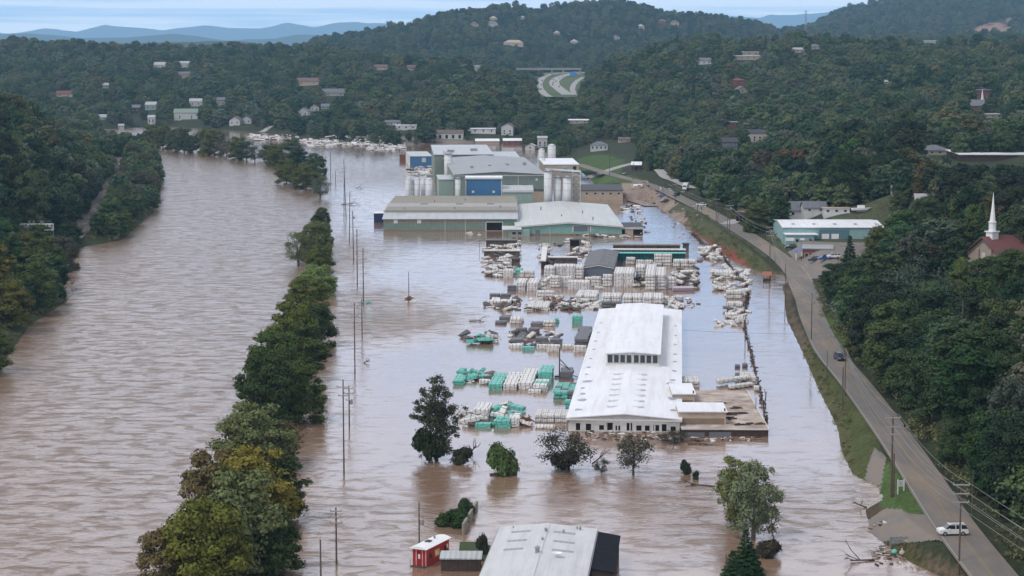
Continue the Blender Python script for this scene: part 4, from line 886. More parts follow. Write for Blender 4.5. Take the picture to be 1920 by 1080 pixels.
mb = MB().profy([(wfb+.45,-3),(wfb+3.7,-3),(wfb+3.7,3.3),(wfb+.45,3.9)], Lf-22, Lf-.6); lt = mb.build('lean_to', M['dark_wall'], fb.e)
MB().profy([(wfb+.44,3.93),(wfb+3.9,3.32),(wfb+3.9,3.5),(wfb+.44,4.1)], Lf-22.3, Lf-.3).build('lean_to_roof', M['black_roof'], lt)
# ---- red caboose
pc = G(773, 1061, 0); pd = G(800, 1064, 0); rc = math.atan2(pd.y-pc.y, pd.x-pc.x)
# body: end wall faces the camera, long side recedes to the right
e = empty('caboose', (pd.x, pd.y, 0), RZ(-25), 'bright red railway caboose with a white roof, standing in the flood', 'caboose')
CW, CLn, CH = 2.5, 7.6, 2.9
MB().box(-CW,0,-1,0,CLn,CH).build('body', M['red_paint'], e)
prof = [(-CW-.22,CH+.0),(-CW*.75,CH+.28),(-CW/2,CH+.36),(-CW*.25,CH+.28),(.22,CH+.0),(.22,CH-.08),(-CW-.22,CH-.08)]
rfo = MB().profy(prof, -.5, CLn+.5).build('roof', M['white_paint'], e)
MB().box(-1.7,2.6,CH+.3,-.9,3.6,CH+.5).build('roof_hatch', M['dark_roof'], rfo); MB().lathe([(.16,CH+.2),(.16,CH+.8),(.24,CH+.82),(.05,CH+.95)], (-1.3,5.2), 10).build('chimney', M['metal'], rfo)
dr = MB().box(-1.62,-.06,.1,-.88,-.01,2.3).build('door', pm('door_red', (.30,.015,.014), .6), e); MB().box(-1.42,-.09,1.25,-1.08,-.065,1.95).build('door_window', M['wrap_white'], dr)
for x in (-2.4,-1.78,-.72,-.1): MB().box(x-.03,-.08,-.2,x+.03,-.015,CH-.1).build('trim_strip', M['white_paint'], e)
M['yellow_paint'] = pm('yellow_paint', (.62,.40,.10), .6)
for y in (1.0, 5.9): MB().box(.01,y,1.2,.05,y+.7,2.0).build('window', M['glass'], e)
MB().box(.01,2.7,1.0,.05,4.3,2.1).build('emblem', M['yellow_paint'], e); MB().box(.055,3.0,1.25,.07,3.5,1.9).box(.055,3.7,1.2,.07,4.0,1.6).build('emblem_mark', M['white_paint'], e)
MB().box(.01,6.8,1.5,.05,7.2,2.1).build('side_sign', M['white_paint'], e)
for y in (1.2, 2.2, 5.4, 6.4):
    for x in (-2.1, -.4): MB().tube((x-.06,y,.10),(x+.06,y,.10),.42,.42,14).build('wheel', M['dark_trim'], e)
MB().box(-CW,-.7,.02,0,-.02,.14).poly([(-CW,-.66,.1),(-CW,-.66,1.1),(-1.7,-.66,1.1)],.035).poly([(0,-.66,.1),(0,-.66,1.1),(-.8,-.66,1.1)],.035).build('end_platform', M['dark_trim'], e)
# ---- dark shed beside it
ps = G(827, 1071, 0); sh = Bld('storage_shed', 'dark board shed with a pale corrugated roof beside the red caboose', ps, RZ(-2), 6.0, 2.6, 1.9, 'shed', .35, 'dark_wall', 'zinc_roof', .22, cat='shed')
for k in range(9): sh.part('post', MB().box(.1+k*.72,-.08,-1,.2+k*.72,-.01,1.8), 'dark_trim')
drape('lawn', [(862,1018),(905,1016),(935,1040),(925,1085),(905,1085),(900,1040),(865,1035)], .2, pm('lawn_grass', (.05,.075,.025), .95, n=2, col2=(.03,.045,.018)), 'strip of dark grass between the shed and the metal roofed building', 1.0, .25, True)
pw = G(866, 1003, 0); pw2 = G(892, 950, 0)
mb = MB(); d_ = (pw2-pw); n_ = Vector((-d_.y, d_.x, 0)).normalized()
mb.add([pw+Vector((0,0,-2)), pw2+Vector((0,0,-2)), pw2+Vector((0,0,1.1)), pw+Vector((0,0,1.9)), pw-n_*.4+Vector((0,0,-2)), pw2-n_*.4+Vector((0,0,-2)), pw2-n_*.4+Vector((0,0,1.1)), pw-n_*.4+Vector((0,0,1.9))], [(0,1,2,3),(7,6,5,4),(3,2,6,7),(0,3,7,4),(1,5,6,2)])
tag(mb.build('retaining_wall', M['khaki_wall']), 'brown timber retaining wall running back from the ivy bush', 'wall')
pg_ = G(905, 893, 0)
mb = MB(); 
for k in range(9): mb.obox((pg_.x+2.2+k*.42, pg_.y+1.2+random.uniform(-.3,.3), .12), (random.uniform(.8,2.0), random.uniform(.3,.9), .3), Matrix.Rotation(random.uniform(-.5,.5),3,'Z'))
tag(mb.build('debris_raft', M['driftwood']), 'small dark raft of debris holding the bright green bush', 'debris')
# ---- factory: green long building
def fr(px0, px1, py, z=0): a, b_ = G(px0, py, z), G(px1, py, z); return a, (b_-a).length
a, wl = fr(719, 969, 433); gl = Bld('green_warehouse', 'long green sided warehouse with a pale lower roof and a dark loading opening', a, RZ(.4), wl, 100, 5.0, 'shed', 1.2, 'green_wall', 'zinc_roof', .5, cat='warehouse')
# main roof behind the lean-to slope
gl.roofo.data.clear_geometry()
def reroof(b_, prof, mats, x0, x1, names):
    pass
w_ = wl
gl.part('lower_roof', MB().profx([(-.6,4.95),(15,6.6),(15,6.85),(-.6,5.2)], -.5, w_+.5), 'zinc_roof')
gl.part('upper_wall', MB().box(.02,15.02,6.2,w_-.02,98,7.6), 'khaki_wall')
gl.part('upper_roof', MB().profx([(14.4,6.95),(45,7.45),(98.5,6.6),(98.5,6.85),(45,7.75),(14.4,7.3)], -.7, w_+.6), 'beige_roof')
gl.part('wall_band', MB().box(0,-.05,3.3,w_*.755,-.01,4.9), 'khaki_wall')
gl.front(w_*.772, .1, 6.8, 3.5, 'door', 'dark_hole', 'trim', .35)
gl.part('door_clutter', MB().box(w_*.772+1,-.02+.1,.0,w_*.772+5.5,.05,1.3), 'rust')
for px in (742, 786): gl.front((px-719)/250*w_-.8, 3.35, 1.6, 1.4, 'window', 'white_paint', 'trim', .1, y=-.06)
for px in (834, 872): gl.part('downpipe', MB().box((px-719)/250*w_,-.12,0,(px-719)/250*w_+.2,-.06,4.9), 'trim')
for x, y in ((8,22),(30,24),(50,30),(20,60),(34,70)): gl.part('roof_vent', MB().lathe([(.25,7),(.25,8.2),(.45,8.3),(.05,8.6)], (x,y), 8), 'metal')
for x in (14,30,44): gl.part('skylight', MB().box(x,45,7.7,x+3.4,50,7.82), 'slate_roof')
a = G(701, 417, 0); tr = empty('box_trailer', (a.x, a.y, -1), RZ(3), 'dark blue box trailer half sunk beside the green warehouse', 'trailer'); MB().box(0,0,.9,4.6,10,5.0).build('body', pm('trailer_blue', (.02,.03,.08), .6), tr); MB().box(-.05,-.05,5.0,4.65,10.05,5.15).build('roof', M['white_paint'], tr)
MB().box(.2,-.06,1.4,2.2,-.01,4.8).box(2.35,-.06,1.4,4.4,-.01,4.8).build('door', pm('trailer_door', (.03,.045,.11), .5), tr)
for x in (.6,4.0): MB().tube((x-.2,1.5,1),(x+.2,1.5,1),.5,.5,12).build('wheel', M['dark_trim'], tr)
# ---- grey gabled warehouse
a = G(968, 441, 0); b2 = G(1162, 438, 0); wg = (b2-a).length; gg = Bld('gabled_warehouse', 'wide pale grey roofed warehouse with a teal gable wall, right of the green warehouse', a, RZ(0.6), wg, 112, 3.6, 'gy', 1.7, 'teal_wall', 'pale_roof', .6, cat='warehouse')
gg.part('fascia', MB().add([(-.6,-.66,3.2),(wg/2,-.66,4.95),(wg+.6,-.66,3.2),(wg+.6,-.66,3.65),(wg/2,-.66,5.4),(-.6,-.66,3.65)], [(0,1,4,5),(1,2,3,4)]), 'trim')
gg.part('wall_opening', MB().box((1073-968)/194*wg,-.06,1.6,(1103-968)/194*wg,-.01,3.7), 'slate_roof')
gg.part('opening_frame', MB().box((1071-968)/194*wg,-.08,1.4,(1073-968)/194*wg,-.01,3.9).box((1103-968)/194*wg,-.08,1.4,(1105-968)/194*wg,-.01,3.9), 'trim')
gg.part('office_block', MB().box(-3.2,-3.2,-2,5.6,-.05,2.4), 'mint_wall'); gg.part('office_awning', MB().profx([(-4.2,2.6),(1.5,3.6),(1.5,3.8),(-4.2,2.8)], -6.0, 2.2), 'pale_roof')
for x in (-1.8,.6): gg.front(x,.5,1.6,1.2,'window','glass','trim',.12,y=-3.2)
for x, y in ((20,30),(30,50),(12,70),(33,18)): gg.part('roof_vent', MB().lathe([(.25,4),(.25,5.9),(.45,6.0),(.05,6.2)], (x,y), 8), 'metal')
a = G(1109, 440, 0); cn = Bld('loading_canopy', 'low dark roofed loading canopy with a white fascia beside the teal gable wall', a, RZ(0), 21.5, 16, 2.9, 'shed', .6, 'dark_hole', 'dark_roof', .3, cat='canopy')
cn.part('fascia', MB().box(-.35,-.42,2.3,21.9,-.32,3.2), 'pale_roof'); cn.part('side_wall', MB().box(14,-.2,-.5,17.5,-.05,2.2), 'beige_wall')
# ---- blue fronted tower building with mint annex
D = 962; a = Pd(873, 376, D); b2 = Pd(941, 376, D); wb = b2.x-a.x
bb = Bld('blue_building', 'tall building with a bright blue metal front and white roof edge in the factory', (a.x, D, 0), 0, wb, 13, 15.0, 'flat', .3, 'blue_wall', 'white_roof', .25, cat='building')
bb.part('roof_edge', MB().box(-.35,-.45,14.5,wb+.35,-.27,15.3), 'trim')
bb.part('corner_trim', MB().box(-.02,-.08,0,.35,-.01,13.9).box(wb-.35,-.08,0,wb+.02,-.01,13.9), 'trim')
for x in (wb*.2, wb*.77): bb.front(x-.35, 8.0, .9, .8, 'window', 'wrap_white', 'trim', .15)
a = Pd(941, 376, 957); b2 = Pd(999, 376, 957); ma = Bld('mint_annex', 'lower pale green block with a white roof edge, beside the blue front', (a.x+.3, 957, 0), 0, b2.x-a.x-.3, 24, 9.2, 'shed', .8, 'mint_wall', 'zinc_roof', .3, cat='building')
ma.part('roof_edge', MB().box(-.2,-.4,8.5,b2.x-a.x+.1,-.32,9.5), 'trim')
# ---- big grey roofed mill
D = 1002; xl = (853-960)/FPX*D*1.008; xr = (1023-960)/FPX*D*1.008
ml = Bld('factory_building', 'large factory block with a broad grey roof and sage green front wall', (xl, D, 0), RZ(4), xr-xl, 148, 13.9, 'gy', 1.4, 'sage_wall', 'grey_roof', .5, cat='factory')
ml.part('door_panel', MB().box(21,-.07,6,23.5,-.01,10.6), 'pale_roof'); ml.front(22,11.6,.9,.8,'window','white_paint','trim',.1); ml.front(41,11,.9,.8,'window','white_paint','trim',.1)
ml.part('wall_block', MB().box(-7.5,9,-2,-.1,44,10.8), 'mint_wall'); ml.part('block_roof', MB().box(-7.8,8.7,10.8,-.1,44.3,11.1), 'zinc_roof')
ml.part('skylight', MB().obox((21,52,15.05),(1.0,22,.14),Matrix.Rotation(-.0,3,'Z')), 'trim')
D = 1152; xl = (816-960)/FPX*D*1.007; xr = (925-960)/FPX*D*1.007
m2 = Bld('rear_factory_building', 'rear factory block with a bright grey metal roof and dark green side', (xl, D, 0), RZ(3.5), xr-xl, 86, 15.6, 'shed', 1.2, 'sage_wall', 'zinc_roof', .5, cat='factory')
xr2 = (975-960)/FPX*1160
m3 = Bld('low_factory_building', 'small grey roofed factory block on the far right of the rear factory block', (xr+1.0, 1160, 0), RZ(3.5), xr2-xr-1, 50, 13.2, 'shed', 1.0, 'sage_wall', 'zinc_roof', .4, cat='factory')
for x in (10, 20, 30, 40): ml.part('ridge_vent', MB().box(x, 30+x, 14.6, x+1.6, 34+x, 15.9), 'metal')
ml.part('gutter', MB().box(-.4,-.75,13.3,45.6,-.5,13.6), 'trim'); ml.part('downpipe', MB().box(12,-.3,0,12.3,-.05,13.3).box(32,-.3,0,32.3,-.05,13.3), 'trim')
ml.part('wall_louvre', MB().box(26,-.08,7,29,-.01,9).box(34,-.08,7,37,-.01,9), 'slate_roof')
m2.part('ridge_vent', MB().box(8,20,15.9,12,24,17.4).box(22,30,16,26,34,17.6), 'metal')
gg.part('side_door', MB().box(8,-.07,-.5,10,-.01,2.2), 'slate_roof'); gg.part('downpipe', MB().box(14,-.2,-1,14.2,-.05,3.8).box(30,-.2,-1,30.2,-.05,4.2), 'trim')
gg.part('tide_line', MB().box(.05,-.03,.0,44,-.005,.55), 'inset_wall'); gl.part('tide_line', MB().box(.05,-.03,.0,w_*.77,-.005,.5), 'inset_wall')
# ---- silos
def silo(px, pytop, D, wpx, label, zb=-1, group=None, dome=True, plat=False):
    p = Pd(px, pytop, D); r = wpx/FPX*D/2; zt = p.z; e = empty('silo', (p.x, D, 0), 0, label, 'silo', group)
    MB().lathe([(r,zb),(r,zt-r*.5)] , n=24).build('tank', M['silo_white'], e, True)
    MB().lathe([(r*1.02,zt-r*.5+.01),(r*.75,zt-r*.2),(r*.3,zt),(r*.05,zt+.1)], n=24).build('cap', M['silo_white'], e, True)
    bd = MB()
    for k in range(1, 5): bd.lathe([(r*1.015,zt*k/5),(r*1.015,zt*k/5+.2)], n=24)
    bd.build('hoop', M['pale_roof'], e)
    la = MB(); la.box(r+.05,-.5,0,r+.13,-.42,zt).box(r+.05,-.1,0,r+.13,-.02,zt)
    for k in range(int(zt/1.2)): la.box(r+.05,-.42,k*1.2,r+.11,-.1,k*1.2+.08)
    la.build('ladder', M['metal'], e)
    if plat:
        pl = MB(); z = zt-.3; pl.lathe([(r*1.3,z),(r*1.3,z+.12)], n=16)
        for k in range(12): a = k/12*6.283; pl.tube((r*1.28*math.cos(a),r*1.28*math.sin(a),z),(r*1.28*math.cos(a),r*1.28*math.sin(a),z+1.2),.05,.05,4)
        for zz in (.65,1.2): pl.poly([(r*1.28*math.cos(k/12*6.283),r*1.28*math.sin(k/12*6.283),z+zz) for k in range(13)],.05,4)
        pl.build('platform', M['metal'], e)
    return e
silo(765,334,962,9,'leftmost of the four slim white silos in the flood left of the blue front')
silo(782,334,962,10,'second from the left of the four slim white silos in the flood')
silo(793,335,966,8,'third of the four slim white silos in the flood, the slimmest')
silo(804.5,334,960,13,'fourth and widest of the slim white silos in the flood')
silo(840,287,1100,14,'tallest white silo, standing at the left corner of the big factory block', plat=True)
silo(858.5,333,958,10,'single white silo just left of the blue front', plat=True)
silo(1027.5,319,946,15,'left silo of the right hand white silo cluster, reaching highest', plat=True)
silo(1046,330,948,15,'middle silo of the right hand white silo cluster', plat=True)
silo(1063.5,330,946,16,'right silo of the right hand white silo cluster', plat=True)
silo(1015.5,278,1250,11,'slim far silo with a neighbour on its right, behind the factory')
silo(1034.5,270,1256,15,'broad far silo, tallest of those behind the factory')
silo(1019,296,1200,7,'short thin tank in front of the far silos')
def lattice(px, D, wpx, pt, zb, label, mat='metal'):
    p = Pd(px, pt, D); hw = wpx/FPX*D/2; zt = p.z; e = empty('lattice_tower', (p.x, D, 0), 0, label, 'tower')
    mb = MB()
    for sx_ in (-1,1):
        for sy in (-1,1): mb.tube((sx_*hw,sy*hw,zb),(sx_*hw,sy*hw,zt),.22,.22,4)
    mb.build('frame', M[mat], e); k = 0; z = zb; br = MB()
    while z < zt-1:
        z2 = min(zt, z+3.0)
        for sy in (-1,1): br.tube((-hw,sy*hw,z),(hw,sy*hw,z2),.12,.12,4).tube((hw,sy*hw,z),(-hw,sy*hw,z2),.12,.12,4).tube((-hw,sy*hw,z2),(hw,sy*hw,z2),.14,.14,4)
        for sx_ in (-1,1): br.tube((sx_*hw,-hw,z),(sx_*hw,hw,z2),.12,.12,4).tube((sx_*hw,-hw,z2),(sx_*hw,hw,z2),.14,.14,4)
        z = z2
    br.build('bracing', M[mat], e); MB().box(-hw-.4,-hw-.4,zt,hw+.4,hw+.4,zt+.3).build('platform', M[mat], e)
    return e
lt = lattice(1080.5, 950, 15, 322, -1, 'tan steel lattice tower at the right end of the white silo cluster', 'trim'); MB().box(-1.6,-1.6,2,1.6,1.6,17).build('elevator_shaft', M['tan_wall'], lt)
lattice(774, 964, 4, 338, -1, 'slim steel ladder tower between the slim white silos')
a = Pd(1022,318,948); b2 = Pd(1086,322,950); tag(MB().tube((0,0,0), b2-a, .7, .7, 8).build('conveyor', M['pale_roof'], loc=a), 'pale conveyor gallery across the tops of the white silo cluster', 'conveyor')
a = Pd(1052,316,952); tag(MB().box(0,0,0,6,2.5,1.8).box(1,-.8,1.2,3,3,3.0).tube((6,1,1),(10,1,-1),.35).build('dust_filter', M['metal'], loc=(a.x,a.y,a.z-2.2)), 'weathered machinery on top of the white silo cluster', 'machinery')
# blue pipe frames and rubble between silos and blue front
a = G(818, 377, 0); mb = MB()
for x in (0,4.2,8.6): mb.tube((x,0,-1),(x,0,4.0+(x>0)*1.5),.16,.16,5)
mb.tube((0,0,1.5),(8.6,0,1.2),.14).tube((4.2,0,4.2),(8.6,0,4.0),.14)
tag(mb.build('pipe_frame', M['blue_wall'], loc=a+Vector((0,20,0))), 'blue steel pipe frame standing in the water left of the blue front', 'frame')
a = G(823, 350, 0); tag(MB().box(0,0,-1,3.4,3,5.4).box(-.1,-.1,5.4,3.5,3.1,5.6).build('blue_tank', pm('deep_blue', (.03,.06,.22), .6, n=.5), loc=a), 'deep blue box tank at the foot of the tallest silo', 'tank')
# ---- tan and dark roofed building right of the silos
a = Pd(1064, 376, 995); b2 = Pd(1168, 376, 995)
tn = Bld('tan_building', 'tan block walled building with a long dark roof, right of the silo cluster', (a.x, 995, 0), RZ(.5), b2.x-a.x, 26, 6.6, 'shed', 1.0, 'tan_wall', 'dark_roof', .4, cat='building')
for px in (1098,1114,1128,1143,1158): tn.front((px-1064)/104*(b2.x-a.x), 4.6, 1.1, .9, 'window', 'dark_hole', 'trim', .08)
tn.part('wall_band', MB().box(8,-.05,1.4,b2.x-a.x-.1,-.01,3.9), 'beige_wall')
a = Pd(995, 376, 1000); b2 = Pd(1021, 376, 1000); Bld('dark_roofed_block', 'small tan block with a dark roof left of the silo cluster', (a.x, 1000, 0), 0, b2.x-a.x, 30, 6.2, 'shed', 1.0, 'tan_wall', 'dark_roof', .3, cat='building')
a = Pd(1020, 320, 1165); b2 = Pd(1086, 320, 1165)
wr = Bld('flat_roofed_workshop', 'small workshop with a stained white flat roof behind the silo cluster', (a.x, 1165, 0), RZ(2), b2.x-a.x, 62, 9.0, 'flat', .35, 'tan_wall', 'white_roof', .2, cat='workshop'); wr.front(17,4.5,1.8,3.6,'door','dark_hole','dark_trim',.1)
# ---- small blue flood building and containers
a = G(769, 312, 0); b2 = G(810, 312, 0)
sb = Bld('blue_shed', 'small metal building with blue front and white side, far out in the flood', a, RZ(6.5), (b2-a).length, 46, 6.4, 'shed', .6, 'blue_wall', 'zinc_roof', .3, cat='shed')
sb.part('side_cladding', MB().box(-.06,.02,-2,-.01,45.9,6.4), 'white_wall'); sb.front(8.0,3.0,2.0,2.2,'window','pale_roof','trim',.3)
a = G(749, 303, 0); tag(MB().box(0,0,-1,4,12,3.6).box(.3,-.06,0,1.8,0,3.2).box(2.2,-.06,0,3.7,0,3.2).box(-.05,-.05,3.6,4.05,12.05,4.8).build('shipping_container', M['rust'], loc=a), 'rusty container stack beside the small blue flood building', 'container')
# ---- the grey gabled shed among the stacks
a = G(1094, 520, 0); b2 = G(1144, 523, 0)
gs = Bld('grey_shed', 'dark blue grey metal shed with a gabled roof, standing among the lumber stacks', a, YR, 10.2, 52, 3.4, 'gy', 1.0, 'shed_wall', 'shed_roof', .35, cat='shed')
gs.part('fascia', MB().add([(-.35,-.42,3.1),(5.1,-.42,4.1),(10.55,-.42,3.1),(10.55,-.42,3.35),(5.1,-.42,4.4),(-.35,-.42,3.35)], [(0,1,4,5),(1,2,3,4)]), 'trim')
for k in range(4):
    for sx_ in (2.1, 6.3): gs.part('skylight', MB().add([(sx_,8+k*11,3.4+1.0*(1-abs(sx_-5.1)/5.1)+.26),(sx_+2,8+k*11,3.4+1.0*(1-abs(sx_+2-5.1)/5.1)+.26),(sx_+2,9.2+k*11,3.4+1.0*(1-abs(sx_+2-5.1)/5.1)+.26),(sx_,9.2+k*11,3.4+1.0*(1-abs(sx_-5.1)/5.1)+.26)], [(0,1,2,3)]), 'khaki_wall')
# ---- guard hut and roadside
a = G(1431, 528, 0); e = empty('hut', (a.x, a.y, 0), RZ(-8), 'little open hut with a rusty red roof at the flooded yard gate', 'hut')
for x, y in ((0,0),(2.4,0),(0,3),(2.4,3),(1.2,0)): MB().box(x-.09,y-.09,-1.5,x+.09,y+.09,2.1).build('post', M['dark_trim'], e)
MB().box(0,.1,-1,2.4,.2,1.0).box(2.3,0,-1,2.4,3,1.2).build('wall', M['dark_wall'], e); MB().profx([(-.5,2.0),(3.6,2.9),(3.6,3.05),(-.5,2.15)],-.4,2.8).build('roof', pm('rust_roof',(.33,.13,.08),.8,n=1.5,col2=(.22,.09,.06)), e)
# ---- roadside store and houses on the right
def on(px, py, D=None, z=0, zc=0.0):
    """foot point on the land seen at this place"""
    if D: return Pd(px, py, D)
    Ys = np.arange(250, 4800, 1.5); p0, p1 = Pd(px, py, 1000.), Pd(px, py, 2000.)
    xs = p0.x*Ys/1000.; zs = HC + (p0.z-HC)*Ys/1000.; g_ = np.maximum(land(xs, Ys), 0) + zc
    k = np.nonzero(zs <= g_)[0]
    if not len(k): return Pd(px, py, 2000)
    k = k[0]; return Vector((float(xs[k]), float(Ys[k]), float(max(g_[k]-zc, 0)+zc)))
a = on(1470, 459); WS = 7.0
def at_on(px0, px1, py):
    a = on(px0, py); k = a.y/FPX; return a, (px1-px0)*k*1.006
a, ws = at_on(1468, 1655, 459)
st = Bld('teal_store', 'long low teal metal building with a white roof beside the riverside road', a, RZ(-1), ws, 34, 6.4, 'gx', 1.2, 'store_wall', 'white_roof', .4, cat='building')
print('store', a, ws)
k = ws/187
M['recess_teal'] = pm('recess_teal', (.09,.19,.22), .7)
for px in (1540, 1558): st.front((px-1468)*k, .3, 2.9*1.0, 3.8, 'door', 'white_paint', 'dark_trim', .12)
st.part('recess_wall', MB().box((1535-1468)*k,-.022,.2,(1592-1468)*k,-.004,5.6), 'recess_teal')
of_ = st.part('office', MB().box((1473-1468)*k-.6,-6.5,-1,(1522-1468)*k,-.05,4.2), 'store_wall'); MB().box((1473-1468)*k-1.0,-7.0,4.2,(1529-1468)*k,-.02,4.45).build('office_roof', M['white_roof'], of_)
for x in (4.2, 9.2): MB().box(x*1.0,-6.58,.2,x+.9,-6.5,2.6).build('office_door', M['dark_hole'], of_)
MB().box(5.7,-6.6,2.2,7.4,-6.5,3.0).build('office_sign', M['white_paint'], of_)
for i in range(5): st.part('skylight', MB().box(4+i*8,6,7.3,5.2+i*8,8.4,7.42), 'pale_roof')
clear(1448,405,1660,462,a.y)
b_ = at_on(1505, 1560, 486); a = b_[0]; ws2 = b_[1]
br = Bld('brick_store', 'brick corner store with a grey roof and bright blue awning by the road', a, RZ(-9), ws2, 14, 3.6, 'flat', .35, 'brick', 'grey_roof', .35, cat='store')
br.part('facade_sign', MB().box(3.4,-.12,.8,5.9,-.02,2.4), 'wrap_white'); br.part('sign_mark', MB().box(3.8,-.15,1.5,5.4,-.125,1.9).box(4.2,-.15,1.1,5.0,-.125,1.35), 'brick')
M['awning_blue'] = pm('awning_blue', (.02,.13,.62), .6, n=1, col2=(.03,.2,.7))
for j, (x, y) in enumerate(((-2.2,2.2),(-1.6,.2))): br.part('awning', MB().add([(x-1.2,y-.8,2.7),(.02,y-.8,3.6),(.02,y+1.8,3.6),(x-1.2,y+1.8,2.7),(x-1.2,y-.8,2.4),(x-1.2,y+1.8,2.4)], [(0,1,2,3),(4,0,3,5)]), 'awning_blue')
for x, y in ((-2.6,-.4),(-2.4,1.8),(-.6,-.2)): br.part('pillar', MB().box(x,y,-.5,x+.3,y+.3,2.6), 'trim')
for x in (.8, 7.2): br.front(x, .6, 1.2, 1.5, 'window', 'glass', 'trim', .1)
clear(1490,450,1600,520,a.y)
def house(label, px0, px1, pyb, hpx, roof='gx', wall='white_paint', rf='slate_roof', rot=0, dep=9, rise=None, cat='house', win=3, name='house', D=None, doors=0, pad=4, over=.4, group=None):
    if D: a = Pd(px0, pyb, D); 
    else: a = on(px0, pyb)
    k = a.y/FPX; w_ = max(3, (px1-px0)*k); h_ = hpx*k; rs = rise if rise is not None else min(w_, dep)*.30; wall = {'white_paint':'house_white','wrap_white':'house_cream','silo_white':'house_white'}.get(wall, wall); rf = {'white_paint':'house_roof','pale_roof':'house_roof'}.get(rf, rf)
    if not D: a.z = max(a.z, land1(a.x+w_, a.y)-.5)
    zb = max(min(a.z, land1(a.x, a.y), land1(a.x+w_, a.y)), a.z-2.0)
    b = Bld(name, label, (a.x, a.y, a.z), RZ(rot), w_, dep, h_, roof, rs, wall, rf, over, base=zb-a.z-2, cat=cat, group=group)
    for i in range(win):
        x = w_*(i+.5)/win-.6; hh = min(1.5, h_*.4)
        b.front(x, h_*.38, min(1.2, w_/win*.5), hh, 'window', 'glass', 'trim', .12)
        if h_ > 5.6: b.front(x, h_*.12, min(1.2, w_/win*.5), hh*.8, 'window', 'glass', 'trim', .12)
    for i in range(doors): b.front(w_*(i+.5)/doors-.9, .1, 1.8, h_*.6, 'door', 'dark_hole', 'dark_trim', .1)
    q_ = (px1-px0)*.22; clear(px0+q_, pyb-hpx-rs/k-2, px1-q_*.5, pyb-hpx*.35, a.y)
    return b
house('white gabled house above the left end of the teal store', 1477, 1516, 415, 15, 'gx', 'white_paint', 'slate_roof', 0, 10, 3.2, win=2)
house('grey roofed house right behind the teal store', 1507, 1550, 414, 9, 'gx', 'white_wall', 'slate_roof', 0, 9, 2.2, win=2)
house('long white trailer home parked above the teal store roof', 1544, 1593, 414, 11, 'flat', 'white_paint', 'beige_wall', 0, 4, .2, cat='trailer home', name='trailer_home', win=3)
house('white roofed house beside the side street, on its right', 1674, 1722, 395, 7, 'gx', 'tan_wall', 'white_paint', -4, 10, 1.8)
house('dark walled roadside building with white garage doors', 1380, 1408, 416, 18, 'gx', 'dark_wall', 'brown_roof', -52, 12, .5, cat='building', doors=3, win=0)
house('low house under trees uphill of the white roofed house', 1716, 1775, 414, 7, 'gx', 'tan_wall', 'pale_roof', -8, 10, 1.5)
# church
a = on(1873, 514)
ch = empty('church', (a.x, a.y, a.z), RZ(35), 'beige church with a red metal roof and tall white steeple among the trees', 'church'); print('church', a)
cw, cdp, chh = 12.0, 26.0, 5.2
def gable(x0, x1): pass
MB().profx([(0,-3),(cw,-3),(cw,chh),(cw/2,chh+4.6),(0,chh)], 0, cdp).build('wall', M['church_wall'], ch)
MB().profx([(-.9,chh-.65),(cw/2,chh+4.65),(cw+.9,chh-.65),(cw+.9,chh-.42),(cw/2,chh+4.95),(-.9,chh-.42)], -1.0, cdp+1).build('roof', M['red_roof'], ch)
for y in (2.6, 7.4): MB().box(-.5,y,-2,-.02,y+1.1,chh+ (1.4 if y>5 else 1.2)).build('buttress', M['church_wall'], ch)
MB().box(-.06,5.3,3.4,-.01,6.6,5.6).build('window', M['trim'], ch)
for k in range(4): MB().box(4+k*5,-.06,1,5.4+k*5,-.01,3.6).build('window', M['glass'], ch)
stp = MB().box(2.2,4.8,chh+2.2,4.8,7.2,chh+6.1).build('steeple', M['white_paint'], ch)
MB().box(1.9,4.5,chh+6.1,5.1,7.5,chh+6.4).build('cornice', M['white_paint'], stp)
MB().lathe([(1.05,chh+6.4),(1.05,chh+8.8),(1.25,chh+8.85),(1.25,chh+9.1),(.85,chh+9.1),(.42,chh+13),(.03,chh+17.6)], (3.5,6), 8).build('spire', M['white_paint'], stp)
MB().box(-3,8,-2,-.6,10,1.5).build('air_unit', M['metal'], ch)
clear(1822,380,1930,520,a.y)
# flat roofed building on the slope, far right
a, wf2 = at_on(1800, 1950, 303); fb2 = Bld('flat_roofed_building', 'long dark walled building with a wide white flat roof on the right slope', a, RZ(-3), wf2, 40, 3.2, 'flat', .4, 'dark_wall', 'white_roof', .6, cat='building'); clear(1790,280,1950,306,a.y)
house('grey green roofed long house left of the wide white flat roof', 1725, 1785, 291, 9, 'hip', 'tan_wall', 'slate_roof', 0, 14, 2.5, cat='house', win=4)
house('cream two storey house with a dark roof on the right slope', 1399, 1440, 270, 17, 'gx', 'wrap_white', 'dark_roof', -3, 9, 2.0, win=4)
house('slate blue house with a dark gabled roof below the cream house', 1350, 1388, 278, 9, 'gx', 'shed_wall', 'dark_roof', -10, 9, 2.4, win=2)
house('small white house with a hipped grey roof on the open lawn', 1107, 1139, 285, 10, 'hip', 'white_paint', 'slate_roof', -4, 9, 2.6, win=4)
house('long white roofed building among trees up the valley', 1058, 1104, 234, 6, 'shed', 'tan_wall', 'white_roof', 0, 8, .6, cat='building')
house('white gabled house standing tall behind the factory', 940, 962, 254, 16, 'gy', 'white_paint', 'brown_roof', -8, 13, 2.6, win=2)
house('brown roofed motel like building with white piers behind the factory', 807, 868, 260, 10, 'gx', 'white_paint', 'brown_roof', -2, 11, 2.2, cat='building', win=0, doors=5)
house('long white low building right of the brown roofed one', 868, 929, 250, 8, 'flat', 'white_wall', 'white_roof', 0, 14, .3, cat='building', win=4)
house('white metal roofed workshop behind the factory roof', 892, 936, 270, 5, 'shed', 'tan_wall', 'white_roof', 2, 14, 1.2, cat='workshop', win=0)
